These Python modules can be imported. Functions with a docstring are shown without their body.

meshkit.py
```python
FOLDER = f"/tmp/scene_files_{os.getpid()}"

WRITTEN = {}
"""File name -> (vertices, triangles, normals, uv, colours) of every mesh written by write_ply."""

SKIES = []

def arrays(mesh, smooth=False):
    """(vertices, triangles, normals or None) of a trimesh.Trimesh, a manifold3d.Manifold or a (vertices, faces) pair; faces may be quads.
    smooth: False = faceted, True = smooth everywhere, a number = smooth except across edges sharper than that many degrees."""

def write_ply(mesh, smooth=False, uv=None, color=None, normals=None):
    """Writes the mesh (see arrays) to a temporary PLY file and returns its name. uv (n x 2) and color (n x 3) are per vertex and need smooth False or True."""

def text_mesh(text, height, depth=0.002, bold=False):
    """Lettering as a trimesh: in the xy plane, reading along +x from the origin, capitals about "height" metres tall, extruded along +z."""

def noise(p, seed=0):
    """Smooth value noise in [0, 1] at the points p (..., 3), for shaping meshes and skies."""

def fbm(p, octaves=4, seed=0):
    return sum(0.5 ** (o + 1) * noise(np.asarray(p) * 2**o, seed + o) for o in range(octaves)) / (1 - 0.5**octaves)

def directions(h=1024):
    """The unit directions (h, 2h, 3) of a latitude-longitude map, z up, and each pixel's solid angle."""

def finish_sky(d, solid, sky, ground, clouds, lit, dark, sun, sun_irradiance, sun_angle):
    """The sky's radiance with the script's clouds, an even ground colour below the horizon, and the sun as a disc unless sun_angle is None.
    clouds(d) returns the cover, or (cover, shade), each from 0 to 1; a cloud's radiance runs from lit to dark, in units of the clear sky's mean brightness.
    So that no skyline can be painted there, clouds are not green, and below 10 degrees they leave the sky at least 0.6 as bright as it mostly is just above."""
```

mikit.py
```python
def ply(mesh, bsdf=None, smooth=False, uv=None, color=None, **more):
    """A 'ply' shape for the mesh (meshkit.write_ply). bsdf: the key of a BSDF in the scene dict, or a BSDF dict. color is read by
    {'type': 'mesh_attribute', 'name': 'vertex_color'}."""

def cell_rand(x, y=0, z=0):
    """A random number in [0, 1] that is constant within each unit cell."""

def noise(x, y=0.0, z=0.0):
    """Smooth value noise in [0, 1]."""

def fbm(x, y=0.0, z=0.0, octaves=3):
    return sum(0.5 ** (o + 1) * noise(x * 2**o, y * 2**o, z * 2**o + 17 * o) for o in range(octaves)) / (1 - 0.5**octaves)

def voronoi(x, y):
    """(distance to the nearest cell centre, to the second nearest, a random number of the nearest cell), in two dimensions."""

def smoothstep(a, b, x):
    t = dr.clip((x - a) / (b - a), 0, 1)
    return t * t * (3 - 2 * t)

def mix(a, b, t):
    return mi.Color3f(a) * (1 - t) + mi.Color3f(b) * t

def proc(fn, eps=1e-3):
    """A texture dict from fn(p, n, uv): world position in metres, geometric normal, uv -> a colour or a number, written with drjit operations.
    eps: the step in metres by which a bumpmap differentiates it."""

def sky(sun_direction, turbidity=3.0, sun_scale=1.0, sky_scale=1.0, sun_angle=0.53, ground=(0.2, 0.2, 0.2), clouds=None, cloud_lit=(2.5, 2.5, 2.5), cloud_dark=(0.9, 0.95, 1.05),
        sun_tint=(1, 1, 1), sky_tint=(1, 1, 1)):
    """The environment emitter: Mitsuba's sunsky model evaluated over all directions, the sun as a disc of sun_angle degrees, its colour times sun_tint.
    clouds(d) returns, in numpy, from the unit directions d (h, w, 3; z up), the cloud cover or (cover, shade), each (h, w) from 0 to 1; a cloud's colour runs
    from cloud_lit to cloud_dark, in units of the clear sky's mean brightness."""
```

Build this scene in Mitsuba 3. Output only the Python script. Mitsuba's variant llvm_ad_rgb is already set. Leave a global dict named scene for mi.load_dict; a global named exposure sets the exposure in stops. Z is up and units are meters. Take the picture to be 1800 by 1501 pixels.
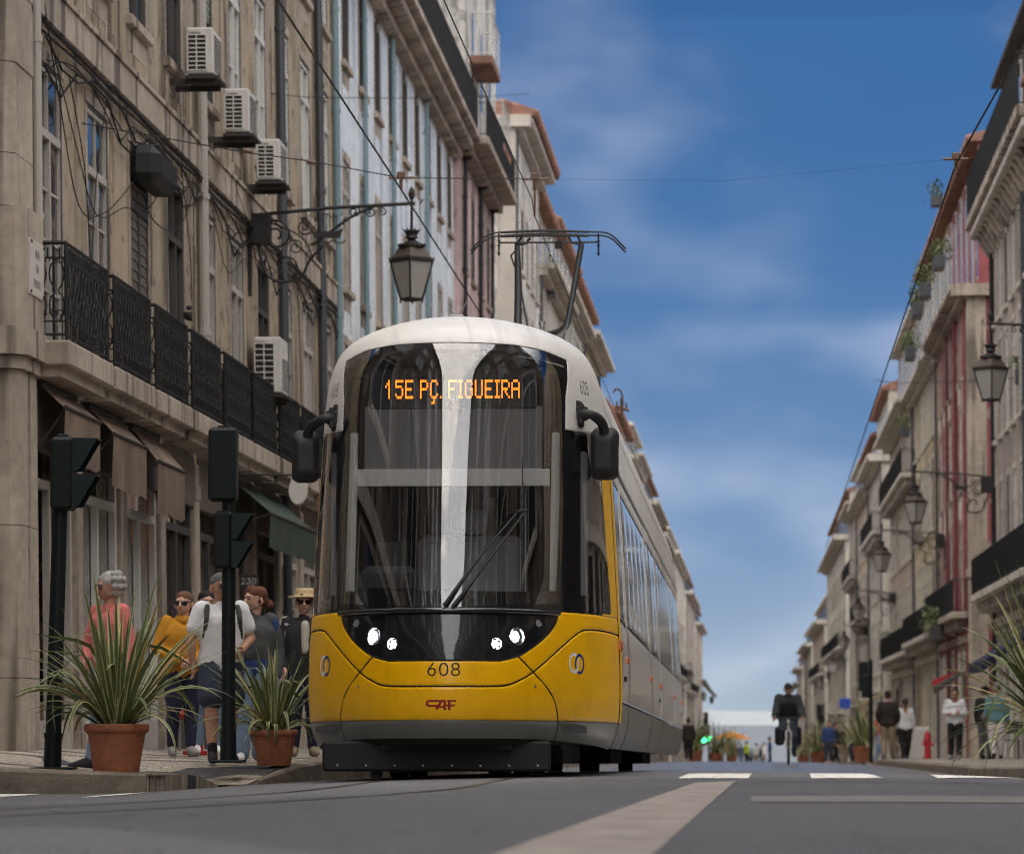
import math, random, numpy as np, trimesh, manifold3d as m3, shapely, shapely.geometry as sg, shapely.ops as so
import shapely.affinity, mapbox_earcut as earcut
from scipy.interpolate import PchipInterpolator
import mitsuba as mi, drjit as dr, mikit, meshkit
from mikit import proc, noise, fbm, voronoi, cell_rand, smoothstep, mix

# ---------------------------------------------------------------- camera, sky, exposure
T = mi.ScalarTransform4f
EYE = np.array([0.0, 0.0, 0.45]); FPX = 7000.0
FWD = np.array([(900 - 1320) / FPX, 1.0, (1262 - 750.5) / FPX]); FWD /= np.linalg.norm(FWD)
scene, labels = {'type': 'scene'}, {}
scene['camera'] = {'type': 'thinlens', 'fov': 2 * math.degrees(math.atan(900 / FPX)), 'near_clip': 0.5, 'far_clip': 20000.0,
                   'aperture_radius': 0.016, 'focus_distance': 31.5,
                   'to_world': T().look_at(origin=EYE.tolist(), target=(EYE + FWD).tolist(), up=[0, 0, 1])}
exposure = 0.95

def sky_clouds(d):
    az = np.arctan2(d[..., 0], d[..., 1]); el = np.arcsin(np.clip(d[..., 2], 0, 1))
    q = np.stack([az * 15 + el * 14, el * 34 - az * 5, az * 0 + 3.1], -1)
    w = meshkit.noise(q * 0.7, 5)
    n = sum(0.5 ** (k + 1) * meshkit.noise(q * 2.0 ** k + 2.2 * w[..., None], 11 + k) for k in range(5)) / 0.97
    thin = np.clip((n - 0.43) * 2.6, 0, 1) ** 1.5 * 0.17          # cirrus veil
    back = np.clip((-d[..., 1] + 1.6 * np.clip(d[..., 2] - 0.30, 0, 1)) / 0.40, 0, 1) ** 0.8                 # the veil thickens overhead and towards the sun
    low = np.exp(-el / 0.04)
    return np.clip(thin * (0.7 + 0.6 * low) + 0.20 * np.exp(-el / 0.045) * (0.35 + 1.3 * n) + back * (0.75 + 0.25 * n), 0, 0.97), 0.3 * n
scene['sky'] = mikit.sky([-0.10, -0.62, 1.0], turbidity=2.2, sun_scale=0.25, sun_angle=55, sky_scale=0.76,
                         clouds=sky_clouds, cloud_lit=(23.0, 22.4, 22.0), cloud_dark=(14, 14, 14.5), sky_tint=(0.32, 0.71, 1.14), ground=(0.15, 0.15, 0.15))

# ---------------------------------------------------------------- helpers
_F = FWD; _R = np.cross(_F, [0, 0, 1.0]); _R /= np.linalg.norm(_R); _U = np.cross(_R, _F)
def at(u, v, D):
    """world point D metres down the street, seen at pixel (u, v) of the 1800 px photograph"""
    d = _F + _R * (u - 900) / FPX + _U * (750.5 - v) / FPX
    return EYE + d * (D / d[1])
def xat(u, D): return float(at(u, 1262, D)[0])
def zat(v, D, u=1320): return float(at(u, v, D)[2])

_count = {}
def numbered(k):
    n = _count.get(k, 0); _count[k] = n + 1
    return k if n == 0 else f'{k}_{n:03d}'
def thing(name, label, cat, group=None, kind=None):
    key = numbered(name)
    labels[key] = {'label': label, 'category': cat}
    if group: labels[key]['group'] = group
    if kind: labels[key]['kind'] = kind
    return key
def add(name, mesh, mat, parent=None, smooth=False, label=None, cat=None, group=None, kind=None, uv=None, **more):
    key = numbered((parent + '__' if parent else '') + name)
    if isinstance(mesh, MB): mesh, uv = mesh.mesh(), (mesh.uvs() if uv is None else uv)
    scene[key] = mikit.ply(mesh, mat, smooth=smooth, uv=uv, **more)
    L = {k: v for k, v in (('label', label), ('category', cat), ('group', group), ('kind', kind)) if v}
    if L: labels[key] = L
    return key
def put(name, shape, parent, to_world):
    """one more entry that reuses a shape dict under another transform"""
    key = numbered((parent + '__' if parent else '') + name)
    scene[key] = {**shape, 'to_world': to_world}
    return key
def copy_tree(src, to_world, label, group=None, name=None):
    key = thing(name or src.rsplit('_', 1)[0] if src[-3:].isdigit() else (name or src), label, labels[src]['category'], group or labels[src].get('group'))
    for k in [k for k in scene if k.startswith(src + '__')]:
        scene[key + k[len(src):]] = {**scene[k], 'to_world': to_world}
    return key

class MB:
    """collects simple solids into one mesh"""
    def __init__(s): s.v, s.f, s.n, s.u, s.pal = [], [], 0, [], None
    def raw(s, v, f):
        v = np.asarray(v, float); f = np.asarray(f, int)
        if f.shape[1] == 4: f = np.vstack([f[:, [0, 1, 2]], f[:, [0, 2, 3]]])
        s.v.append(v); s.f.append(f + s.n); s.n += len(v)
        s.u.append(np.tile([s.pal or 0.0, 0.5], (len(v), 1)))
        return s
    def mesh(s): return (np.vstack(s.v), np.vstack(s.f))
    def uvs(s): return np.vstack(s.u) if s.pal is not None else None
    def box(s, a, b, bev=0.0, M=None):
        a, b = np.minimum(a, b).astype(float), np.maximum(a, b).astype(float)
        if bev <= 0:
            v = np.array([[x, y, z] for x in (a[0], b[0]) for y in (a[1], b[1]) for z in (a[2], b[2])])
            f = [[0, 1, 3, 2], [4, 6, 7, 5], [0, 4, 5, 1], [2, 3, 7, 6], [0, 2, 6, 4], [1, 5, 7, 3]]
            v = v if M is None else v @ M[:3, :3].T + M[:3, 3]
            return s.raw(v, f)
        bev = min(bev, *( (b - a) * 0.49 ))
        return s.man(m3.Manifold.hull_points(np.array([[(a, b)[i][0] + (dx), (a, b)[j][1] + dy, (a, b)[k][2] + dz]
            for i in (0, 1) for j in (0, 1) for k in (0, 1)
            for dx, dy, dz in [((0, bev * (1 - 2 * j), bev * (1 - 2 * k))), ((bev * (1 - 2 * i), 0, bev * (1 - 2 * k))), ((bev * (1 - 2 * i), bev * (1 - 2 * j), 0))]])), M)
    def man(s, m, M=None):
        q = m.to_mesh(); v = q.vert_properties[:, :3].astype(float)
        v = v if M is None else v @ M[:3, :3].T + M[:3, 3]
        return s.raw(v, q.tri_verts)
    def tube(s, pts, r, n=8, cap=True, closed=False):
        p = np.asarray(pts, float); k = len(p); r = np.broadcast_to(r, (k,)).astype(float)
        t = np.gradient(p, axis=0) if not closed else (np.roll(p, -1, 0) - np.roll(p, 1, 0))
        t /= np.linalg.norm(t, axis=1, keepdims=True) + 1e-12
        a = np.cross(t[0], [0, 0, 1.0] if abs(t[0][2]) < 0.9 else [1.0, 0, 0]); a /= np.linalg.norm(a)
        A = []
        for i in range(k):
            a = a - t[i] * (a @ t[i]); a /= np.linalg.norm(a) + 1e-12; A.append(a)
        A = np.array(A); B = np.cross(t, A); th = np.arange(n) * 2 * np.pi / n
        v = p[:, None] + r[:, None, None] * (np.cos(th)[None, :, None] * A[:, None] + np.sin(th)[None, :, None] * B[:, None])
        i, j = np.meshgrid(np.arange(k - (0 if closed else 1)), np.arange(n), indexing='ij'); i2 = (i + 1) % k
        f = np.stack([i * n + j, i * n + (j + 1) % n, i2 * n + (j + 1) % n, i2 * n + j], -1).reshape(-1, 4)
        f = np.vstack([f[:, [0, 1, 2]], f[:, [0, 2, 3]]]); v = v.reshape(-1, 3)
        if cap and not closed:
            m = len(v); v = np.vstack([v, p[:1], p[-1:]]); j = np.arange(n)
            f = np.vstack([f, np.stack([(j + 1) % n, j, j * 0 + m], 1), np.stack([(k - 1) * n + j, (k - 1) * n + (j + 1) % n, j * 0 + m + 1], 1)])
        return s.raw(v, f)
    def lathe(s, prof, at=(0, 0, 0), n=16, M=None):
        """profile of (radius, height) round the z axis"""
        p = np.asarray(prof, float); th = np.arange(n) * 2 * np.pi / n; k = len(p)
        v = np.stack([p[:, :1] * np.cos(th), p[:, :1] * np.sin(th), np.repeat(p[:, 1:], n, 1)], -1).reshape(-1, 3)
        i, j = np.meshgrid(np.arange(k - 1), np.arange(n), indexing='ij')
        f = np.stack([i * n + j, i * n + (j + 1) % n, (i + 1) * n + (j + 1) % n, (i + 1) * n + j], -1).reshape(-1, 4)
        f = np.vstack([f[:, [0, 1, 2]], f[:, [0, 2, 3]]])
        v = v if M is None else v @ M[:3, :3].T + M[:3, 3]
        return s.raw(v + np.asarray(at, float), f)
    def quad(s, a, b, c, d): return s.raw([a, b, c, d], [[0, 1, 2, 3]])
    def prism(s, poly, h, M):
        """shapely polygon in local xy, extruded along local z by h, moved by the 4x4 M"""
        for g in getattr(poly, 'geoms', [poly]):
            if g.is_empty or g.area < 1e-9: continue
            t = trimesh.creation.extrude_polygon(g, h, engine='earcut')
            s.raw(np.asarray(t.vertices) @ M[:3, :3].T + M[:3, 3], t.faces)
        return s
    def tri(s, mesh, M=None):
        v = np.asarray(mesh.vertices, float)
        return s.raw(v if M is None else v @ M[:3, :3].T + M[:3, 3], mesh.faces)

def frame(o, x, y, z=None):
    x, y = np.asarray(x, float), np.asarray(y, float); z = np.cross(x, y) if z is None else np.asarray(z, float)
    M = np.eye(4); M[:3, 0], M[:3, 1], M[:3, 2], M[:3, 3] = x, y, z, o
    return M
def rotz(a, o=(0, 0, 0)):
    c, s = math.cos(a), math.sin(a); M = np.eye(4); M[:2, :2] = [[c, -s], [s, c]]; M[:3, 3] = o
    return M
def spiral(c, r0, r1, a0, turns, n=26):
    t = np.linspace(0, 1, n); r = r0 + (r1 - r0) * t; a = a0 + turns * 2 * np.pi * t
    return np.stack([c[0] + r * np.cos(a), c[1] + r * np.sin(a)], 1)
def bez(p, n=16):
    p = np.asarray(p, float); t = np.linspace(0, 1, n)[:, None]
    while len(p) > 0 and p.ndim == 2 and len(p) > 1:
        if len(p) == 4: return (1-t)**3*p[0] + 3*(1-t)**2*t*p[1] + 3*(1-t)*t*t*p[2] + t**3*p[3]
        if len(p) == 3: return (1-t)**2*p[0] + 2*(1-t)*t*p[1] + t*t*p[2]
        return (1-t)*p[0] + t*p[1]
def catmull(p, n=8):
    p = np.asarray(p, float); q = np.vstack([2 * p[0] - p[1], p, 2 * p[-1] - p[-2]]); out = []
    for i in range(len(p) - 1):
        a, b, c, d = q[i:i + 4]; t = np.linspace(0, 1, n, endpoint=False)[:, None]
        out.append(0.5 * (2 * b + (c - a) * t + (2 * a - 5 * b + 4 * c - d) * t**2 + (3 * b - a - 3 * c + d) * t**3))
    return np.vstack(out + [p[-1:]])
def flat_mesh(poly, fmap, cell, bevel=0.0, sink=0.004):
    """a flat polygon cut into small cells and laid on the skin; its rim sunk by the bevel"""
    V, F, n = [], [], 0; rim = poly.boundary
    parts = [poly] if not bevel else [poly.buffer(-bevel), poly.difference(poly.buffer(-bevel))]
    for part in parts:
        if part.is_empty: continue
        x0, y0, x1, y1 = part.bounds
        xs, ys = np.arange(math.floor(x0 / cell[0]), math.ceil(x1 / cell[0])), np.arange(math.floor(y0 / cell[1]), math.ceil(y1 / cell[1]))
        gx, gy = (g.ravel() for g in np.meshgrid(xs * cell[0], ys * cell[1]))
        for g in shapely.intersection(part, shapely.box(gx, gy, gx + cell[0], gy + cell[1])):
            for h in getattr(g, 'geoms', [g]):
                if h.geom_type != 'Polygon' or h.area < 1e-8: continue
                rings = [np.asarray(h.exterior.coords)[:-1]] + [np.asarray(r.coords)[:-1] for r in h.interiors]
                v = np.vstack(rings); t = earcut.triangulate_float64(v, np.cumsum([len(r) for r in rings]).astype(np.uint32)).reshape(-1, 3)
                V.append(v); F.append(t.astype(int) + n); n += len(v)
    V, F = np.vstack(V), np.vstack(F)
    key = np.round(V / 1e-5).astype(np.int64); _, first, inv = np.unique(key, axis=0, return_index=True, return_inverse=True)
    V, F = V[first], inv.ravel()[F]; F = F[(F[:, 0] != F[:, 1]) & (F[:, 1] != F[:, 2]) & (F[:, 0] != F[:, 2])]
    a, b, c = V[F[:, 0]], V[F[:, 1]], V[F[:, 2]]; cr = (b[:, 0] - a[:, 0]) * (c[:, 1] - a[:, 1]) - (b[:, 1] - a[:, 1]) * (c[:, 0] - a[:, 0])
    F[cr < 0] = F[cr < 0][:, ::-1]
    off = np.zeros(len(V))
    if bevel: off[shapely.distance(rim, shapely.points(V)) < 1e-6] = -sink
    return fmap(V, off), F
P = sg.Polygon
def text_poly(t, h, bold=False, w=1.0):
    m = meshkit.text_mesh(t, h, .001, bold=bold); top = m.faces[(m.face_normals[:, 2] > .9)]
    g = so.unary_union([P(m.vertices[f][:, :2]) for f in top]).buffer(1e-5); x0, y0, x1, y1 = g.bounds
    return shapely.affinity.scale(shapely.affinity.translate(g, -(x0 + x1) / 2, -(y0 + y1) / 2), w, 1, origin=(0, 0))
rng = np.random.default_rng(7)

# ---------------------------------------------------------------- materials
def rgb(*c): return {'type': 'rgb', 'value': [float(x) for x in c]}
def pr(c, rough=0.6, **k):
    d = {'type': 'principled', 'base_color': c if isinstance(c, dict) else rgb(*c), 'roughness': rough if isinstance(rough, dict) else float(rough)}
    d.update({a: (b if isinstance(b, dict) else float(b)) for a, b in k.items()})
    return d
def mat(name, d, two=True): scene[name] = {'type': 'twosided', 'bsdf': d} if two else d

def f_asphalt(p, n, uv):
    a = fbm(p.x * 0.5, p.y * 0.16, 3.0); g = noise(p.x * 120, p.y * 120, 0.0); g2 = noise(p.x * 45, p.y * 45, 4.0); w = fbm(p.x * 1.7, p.y * 0.45, 9.0, 4)
    c1 = fbm(p.x * 0.9, p.y * 0.5, 41.0, 4); crack = 1 - smoothstep(0.0, 0.010, dr.abs(c1 - 0.52))
    patch = smoothstep(0.60, 0.615, noise(p.x * 0.35, p.y * 0.11, 7.0))
    stone = smoothstep(0.80, 0.92, noise(p.x * 150, p.y * 150, 2.0))
    return mi.Color3f(0.114, 0.112, 0.116) * (0.70 + 0.28 * a + 0.26 * w) * (0.62 + 0.5 * g + 0.26 * g2) * (1 - 0.45 * crack) * (1 - 0.26 * patch) + 0.09 * stone
mat('mat_asphalt', {'type': 'bumpmap', 'arbitrary': proc(lambda p, n, uv: noise(p.x * 100, p.y * 100, 0.0) + 0.6 * noise(p.x * 45, p.y * 45, 4.0), 2e-3), 'scale': 0.003, 'bsdf': pr(proc(f_asphalt), 0.62, specular=0.4)})
def f_sett(p, n, uv):
    d1, d2, r = voronoi(p.x * 8.0, p.y * 8.0)
    return mi.Color3f(0.19, 0.175, 0.16) * (0.55 + 0.7 * r) * smoothstep(0.0, 0.16, d2 - d1)
mat('mat_sett_road', pr(proc(f_sett), 0.28, specular=0.4))
def f_calcada(p, n, uv):
    # limestone setts with basalt wave bands laid into them
    wv = p.y * 0.62 + p.x * 0.45 + 0.55 * dr.sin(p.x * 1.9 + 0.6) + 0.35 * dr.sin(p.y * 1.1)
    k = wv - dr.floor(wv)
    d1, d2, r = voronoi(p.x * 13.0, p.y * 13.0)
    dark = smoothstep(0.30, 0.33, k) * (1 - smoothstep(0.58, 0.61, k))
    c = mix(mi.Color3f(0.36, 0.31, 0.25), mi.Color3f(0.055, 0.055, 0.058), dark)
    return c * (0.68 + 0.5 * r) * (0.25 + 0.75 * smoothstep(0.02, 0.16, d2 - d1)) * (0.8 + 0.4 * fbm(p.x * 0.8, p.y * 0.8, 2.0))
mat('mat_calcada', pr(proc(f_calcada), 0.55))
def f_stone(p, n, uv):
    a = fbm(p.x * 1.3 + p.y * 1.1, p.z * 0.8, 4.0); g = fbm(p.x * 9 + p.y * 9, p.z * 9, 1.0); st = fbm(p.x * 5 + p.y * 5, p.z * 0.35, 8.0)
    vein = smoothstep(0.47, 0.5, fbm(p.x * 4 + p.y * 4, p.z * 4.0, 21.0, 4)) * (1 - smoothstep(0.5, 0.53, fbm(p.x * 4 + p.y * 4, p.z * 4.0, 21.0, 4)))
    return mix(mi.Color3f(0.45, 0.38, 0.31), mi.Color3f(0.25, 0.205, 0.165), a * 1.1) * (0.8 + 0.4 * g) * (1 - 0.65 * smoothstep(0.52, 0.78, st)) * (1 - 0.12 * vein)
mat('mat_stone', pr(proc(f_stone), 0.75))
mat('mat_stone_pale', pr(proc(lambda p, n, uv: mi.Color3f(0.50, 0.455, 0.395) * (0.72 + 0.4 * fbm(p.x * 1.1 + p.y * .9, p.z * .9, 14.0)) * (1 - 0.4 * smoothstep(0.55, 0.8, fbm(p.x * 4 + p.y * 4, p.z * .3, 28.0)))), 0.75))
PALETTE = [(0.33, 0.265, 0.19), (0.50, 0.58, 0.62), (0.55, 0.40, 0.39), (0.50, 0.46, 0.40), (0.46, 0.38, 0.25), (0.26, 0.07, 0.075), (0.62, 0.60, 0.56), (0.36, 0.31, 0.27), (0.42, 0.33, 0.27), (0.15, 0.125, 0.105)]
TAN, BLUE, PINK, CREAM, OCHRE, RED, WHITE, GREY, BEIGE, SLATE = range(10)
def f_wall(p, n, uv):
    c = mi.Color3f(PALETTE[0])
    for i in range(1, len(PALETTE)):
        c = dr.select(uv.x > i - 0.5, mi.Color3f(PALETTE[i]), c)
    h = p.x + p.y
    a = fbm(h * 0.45, p.z * 0.45, 2.0); g = fbm(h * 7, p.z * 7, 5.0); st = fbm(h * 3.2, p.z * 0.22, 6.0); bl = fbm(h * 1.6, p.z * 1.1, 31.0, 4)
    c = c * (0.72 + 0.42 * a) * (0.86 + 0.28 * g) * (1 - 0.6 * smoothstep(0.5, 0.75, st)) * (1 - 0.35 * smoothstep(0.5, 0.7, fbm(h * .9, p.z * .5, 51.0)))
    ck = fbm(h * 1.1, p.z * 0.9, 61.0, 4); crack = 1 - smoothstep(0.0, 0.007, dr.abs(ck - 0.5))
    c = mix(c, mi.Color3f(0.30, 0.26, 0.21), 0.7 * smoothstep(0.62, 0.64, bl)) * (1 - 0.35 * crack * smoothstep(0.45, 0.6, a))
    return c * (1 - 0.45 * smoothstep(0.70, 0.74, fbm(h * 5, p.z * 4, 71.0)))
mat('mat_wall', pr(proc(f_wall), 0.85))
def f_azulejo(p, n, uv):
    # pale blue glazed tiles 14 cm, joints, each tile a little different, worn bare in places
    a, b = p.y / 0.14, p.z / 0.14
    ju = dr.minimum(dr.minimum(a - dr.floor(a), 1 - (a - dr.floor(a))), dr.minimum(b - dr.floor(b), 1 - (b - dr.floor(b))))
    r = cell_rand(a, b, 3.0); w = fbm(p.y * 0.5, p.z * 0.35, 12.0); st = fbm(p.y * 2.6, p.z * 0.2, 3.0)
    c = mix(mi.Color3f(0.60, 0.64, 0.655), mi.Color3f(0.76, 0.785, 0.79), r) * (0.82 + 0.4 * w)
    return c * (0.82 + 0.18 * smoothstep(0.0, 0.05, ju)) * (1 - 0.4 * smoothstep(0.55, 0.75, st))
mat('mat_azulejo', pr(proc(f_azulejo), 0.35))
def f_roof(p, n, uv):
    r = cell_rand(p.x * 4.5, p.y * 4.5, 2.0); a = fbm(p.x * 0.8, p.y * 0.8, 2.0)
    return mix(mi.Color3f(0.25, 0.115, 0.075), mi.Color3f(0.17, 0.10, 0.075), a) * (0.7 + 0.6 * r)
mat('mat_roof_tile', pr(proc(f_roof), 0.85))
mat('mat_iron', pr((0.018, 0.019, 0.02), 0.5, metallic=0.3))
mat('mat_rust_iron', pr((0.035, 0.030, 0.026), 0.7))
mat('mat_window_white', pr((0.55, 0.54, 0.50), 0.55))
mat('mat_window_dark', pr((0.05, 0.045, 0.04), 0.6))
mat('mat_window_grey', pr((0.36, 0.33, 0.29), 0.7))
mat('mat_window_green', pr((0.045, 0.06, 0.05), 0.5))
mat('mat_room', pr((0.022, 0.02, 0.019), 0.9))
mat('mat_curtain', pr((0.42, 0.40, 0.37), 0.9))
mat('mat_pane', {'type': 'dielectric'} if False else pr((0.012, 0.014, 0.016), 0.03, specular=1.0, clearcoat=1.0, clearcoat_gloss=0.99))
mat('mat_shutter', pr((0.12, 0.10, 0.08), 0.6))
mat('mat_shutter_green', pr((0.20, 0.23, 0.16), 0.6))
mat('mat_pipe_dark', pr((0.055, 0.058, 0.066), 0.45))
mat('mat_pipe_blue', pr((0.17, 0.25, 0.28), 0.5))
mat('mat_pipe_pale', pr((0.38, 0.35, 0.31), 0.6))
mat('mat_cable', pr((0.012, 0.012, 0.013), 0.6))
mat('mat_rubber', pr((0.02, 0.02, 0.021), 0.6))
mat('mat_plastic_white', pr((0.55, 0.53, 0.49), 0.5))
mat('mat_steel', pr((0.45, 0.45, 0.46), 0.35, metallic=0.9))
mat('mat_leaf_green', pr((0.06, 0.10, 0.035), 0.45))
# ================================================================ ground and street
KL, KR, WL, WR = -4.25, 3.4, 7.5, 6.9        # kerbs and walls across the street
def zr(D):
    """height of the crown of the road; it drops away beyond the crossing towards the river"""
    D = np.asarray(D, float)
    return np.interp(D, [-300, 0, 12, 22, 31, 34, 37, 40, 60, 110, 125, 1000], [.04, .04, .03, .012, -.008, -.028, -.057, -.088, -.345, -.745, -.93, -12.5])
def road_z(x, D):
    c = np.asarray(x, float) + .8
    side = np.where(c < 0, np.clip((-c - .5) / 3.2, 0, 1.2) ** 2 * .11, np.clip((c - .5) / 3.2, 0, 1.2) ** 2 * .07)
    return zr(D) - side * np.clip((np.asarray(D) - 14) / 14, 0, 1)
def left_pave_z(x, D):
    x, D = np.asarray(x, float), np.asarray(D, float)
    base = np.interp(D, [30, 33, 38, 42, 60, 113], [-.035, -.03, .0, .03, -.12, -.56]) + .035 * np.clip(-4.9 - x, 0, 3.5)
    dip = np.exp(-((x + 4.55) ** 2 + (D - 35.6) ** 2 * .8) / .75)
    return base + (road_z(x, D) + .012 - base) * np.clip(dip * 1.6, 0, 1)
def grid(xs, ds, zf):
    X, Y = np.meshgrid(xs, ds, indexing='ij'); Z = zf(X, Y); n, m = X.shape
    i, j = np.meshgrid(np.arange(n - 1), np.arange(m - 1), indexing='ij'); a = i * m + j
    return np.stack([X, Y, Z], -1).reshape(-1, 3), np.stack([a, a + m, a + m + 1, a + 1], -1).reshape(-1, 4)

def ground_z(s, D): return float(zr(D)) + (.12 if s < 0 else .05)
ds = np.concatenate([np.linspace(-130, 8, 9), np.arange(10, 62, 1.0), np.arange(64, 200, 4), np.arange(210, 700, 25)])
wide = np.concatenate([[-90, -60, -40, -25, -15], np.arange(-9, 7.6, .5), [9, 12, 25, 40, 60, 90]])
add('road', grid(wide, ds[ds <= 42], road_z), 'mat_asphalt', smooth=True, kind='structure')
add('street', grid(wide, ds[ds >= 42], road_z), 'mat_sett_road', smooth=True, kind='structure')
def pavement(poly, zf, key, mat_='mat_calcada', h=0.5, cell=(.5, 1.0)):
    v, f = flat_mesh(poly, lambda V, off: np.stack([V[:, 0], V[:, 1], zf(V[:, 0], V[:, 1])], -1), cell)
    ls = poly.exterior; n = int(ls.length / .35) if ls.length < 400 else int(ls.length / 2.5); c = np.array([ls.interpolate(t * ls.length / n).coords[0] for t in range(n)]); zt = zf(c[:, 0], c[:, 1]); i = np.arange(n); j = (i + 1) % n; b0 = len(v)
    v = np.vstack([v, np.column_stack([c, zt]), np.column_stack([c, zt - .6])]); f = np.vstack([f, b0 + np.stack([i, j, j + n], -1), b0 + np.stack([i, j + n, i + n], -1)])
    return add(key, (v, f), mat_, smooth=30, kind='structure')
BLOCKS = [(41.4, 115), (126, 198), (209, 281), (292, 364), (375, 447), (458, 530), (541, 613)]
lk_ = P([(-60, 33.0), (-5.0, 33.0), (-4.9, 33.2), (-4.42, 37.2), (KL - .02, 37.6), (KL - .02, 112.6), (-4.6, 113), (-60, 113)])
pavement(lk_, left_pave_z, 'pavement')
rk_ = P([(KR, 38.5), (KR + .25, 37.9), (4.2, 37.6), (60, 37.6), (60, 113), (4.0, 113), (KR, 112.2)])
rz = lambda x, y: zr(y) + .045 + .022 * np.clip(x - KR, 0, 4)
pavement(rk_, rz, 'pavement')
for s_ in (-1, 1): pavement(sg.box(*sorted((s_ * 6.2, s_ * 7.6))[:1], -80, sorted((s_ * 6.2, s_ * 7.6))[1], 31.5), lambda x, y: zr(y) + .02, 'pavement', cell=(.8, 8))
for a, b in BLOCKS[1:]:
    pavement(sg.box(-60, a - 1.2, KL, b + 1.2), lambda x, y: zr(y) + .055 + .02 * np.clip(KL - x, 0, 3.5), 'pavement', cell=(1, 6))
    pavement(P([(KR + .5, a - 1.6), (60, a - 1.6), (60, b + 1.2), (KR, b + 1.2), (KR, a - .8)]), rz, 'pavement', cell=(1, 6))
# kerb stones, each its own piece
def kerb(path, zt, zb, name, seg=1.1, w=.28):
    ls = sg.LineString(path); n = max(1, round(ls.length / seg)); kk = thing('kerb', name, 'kerb')
    for i in range(n):
        a, b = ls.interpolate(i * ls.length / n + .006), ls.interpolate((i + 1) * ls.length / n - .006)
        a, b = np.array(a.coords[0]), np.array(b.coords[0]); t = (b - a) / np.linalg.norm(b - a); nn = np.array([t[1], -t[0]]); j = rng.uniform(-.006, .006)
        c = np.array([a + nn * (.012 + j), b + nn * (.012 - j), b - nn * w, a - nn * w]); q = []
        for k, pnt in enumerate(c):
            ztop = float(zt(*pnt)) + .012 + rng.uniform(-.006, .006)
            q += [[*pnt, zb(*pnt) - .25], [*pnt, ztop - .022], [*(pnt + (-nn if k < 2 else nn) * .02), ztop]]
        add('stone', MB().man(m3.Manifold.hull_points(np.array(q))), 'mat_kerb', kk)
    return kk
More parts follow.
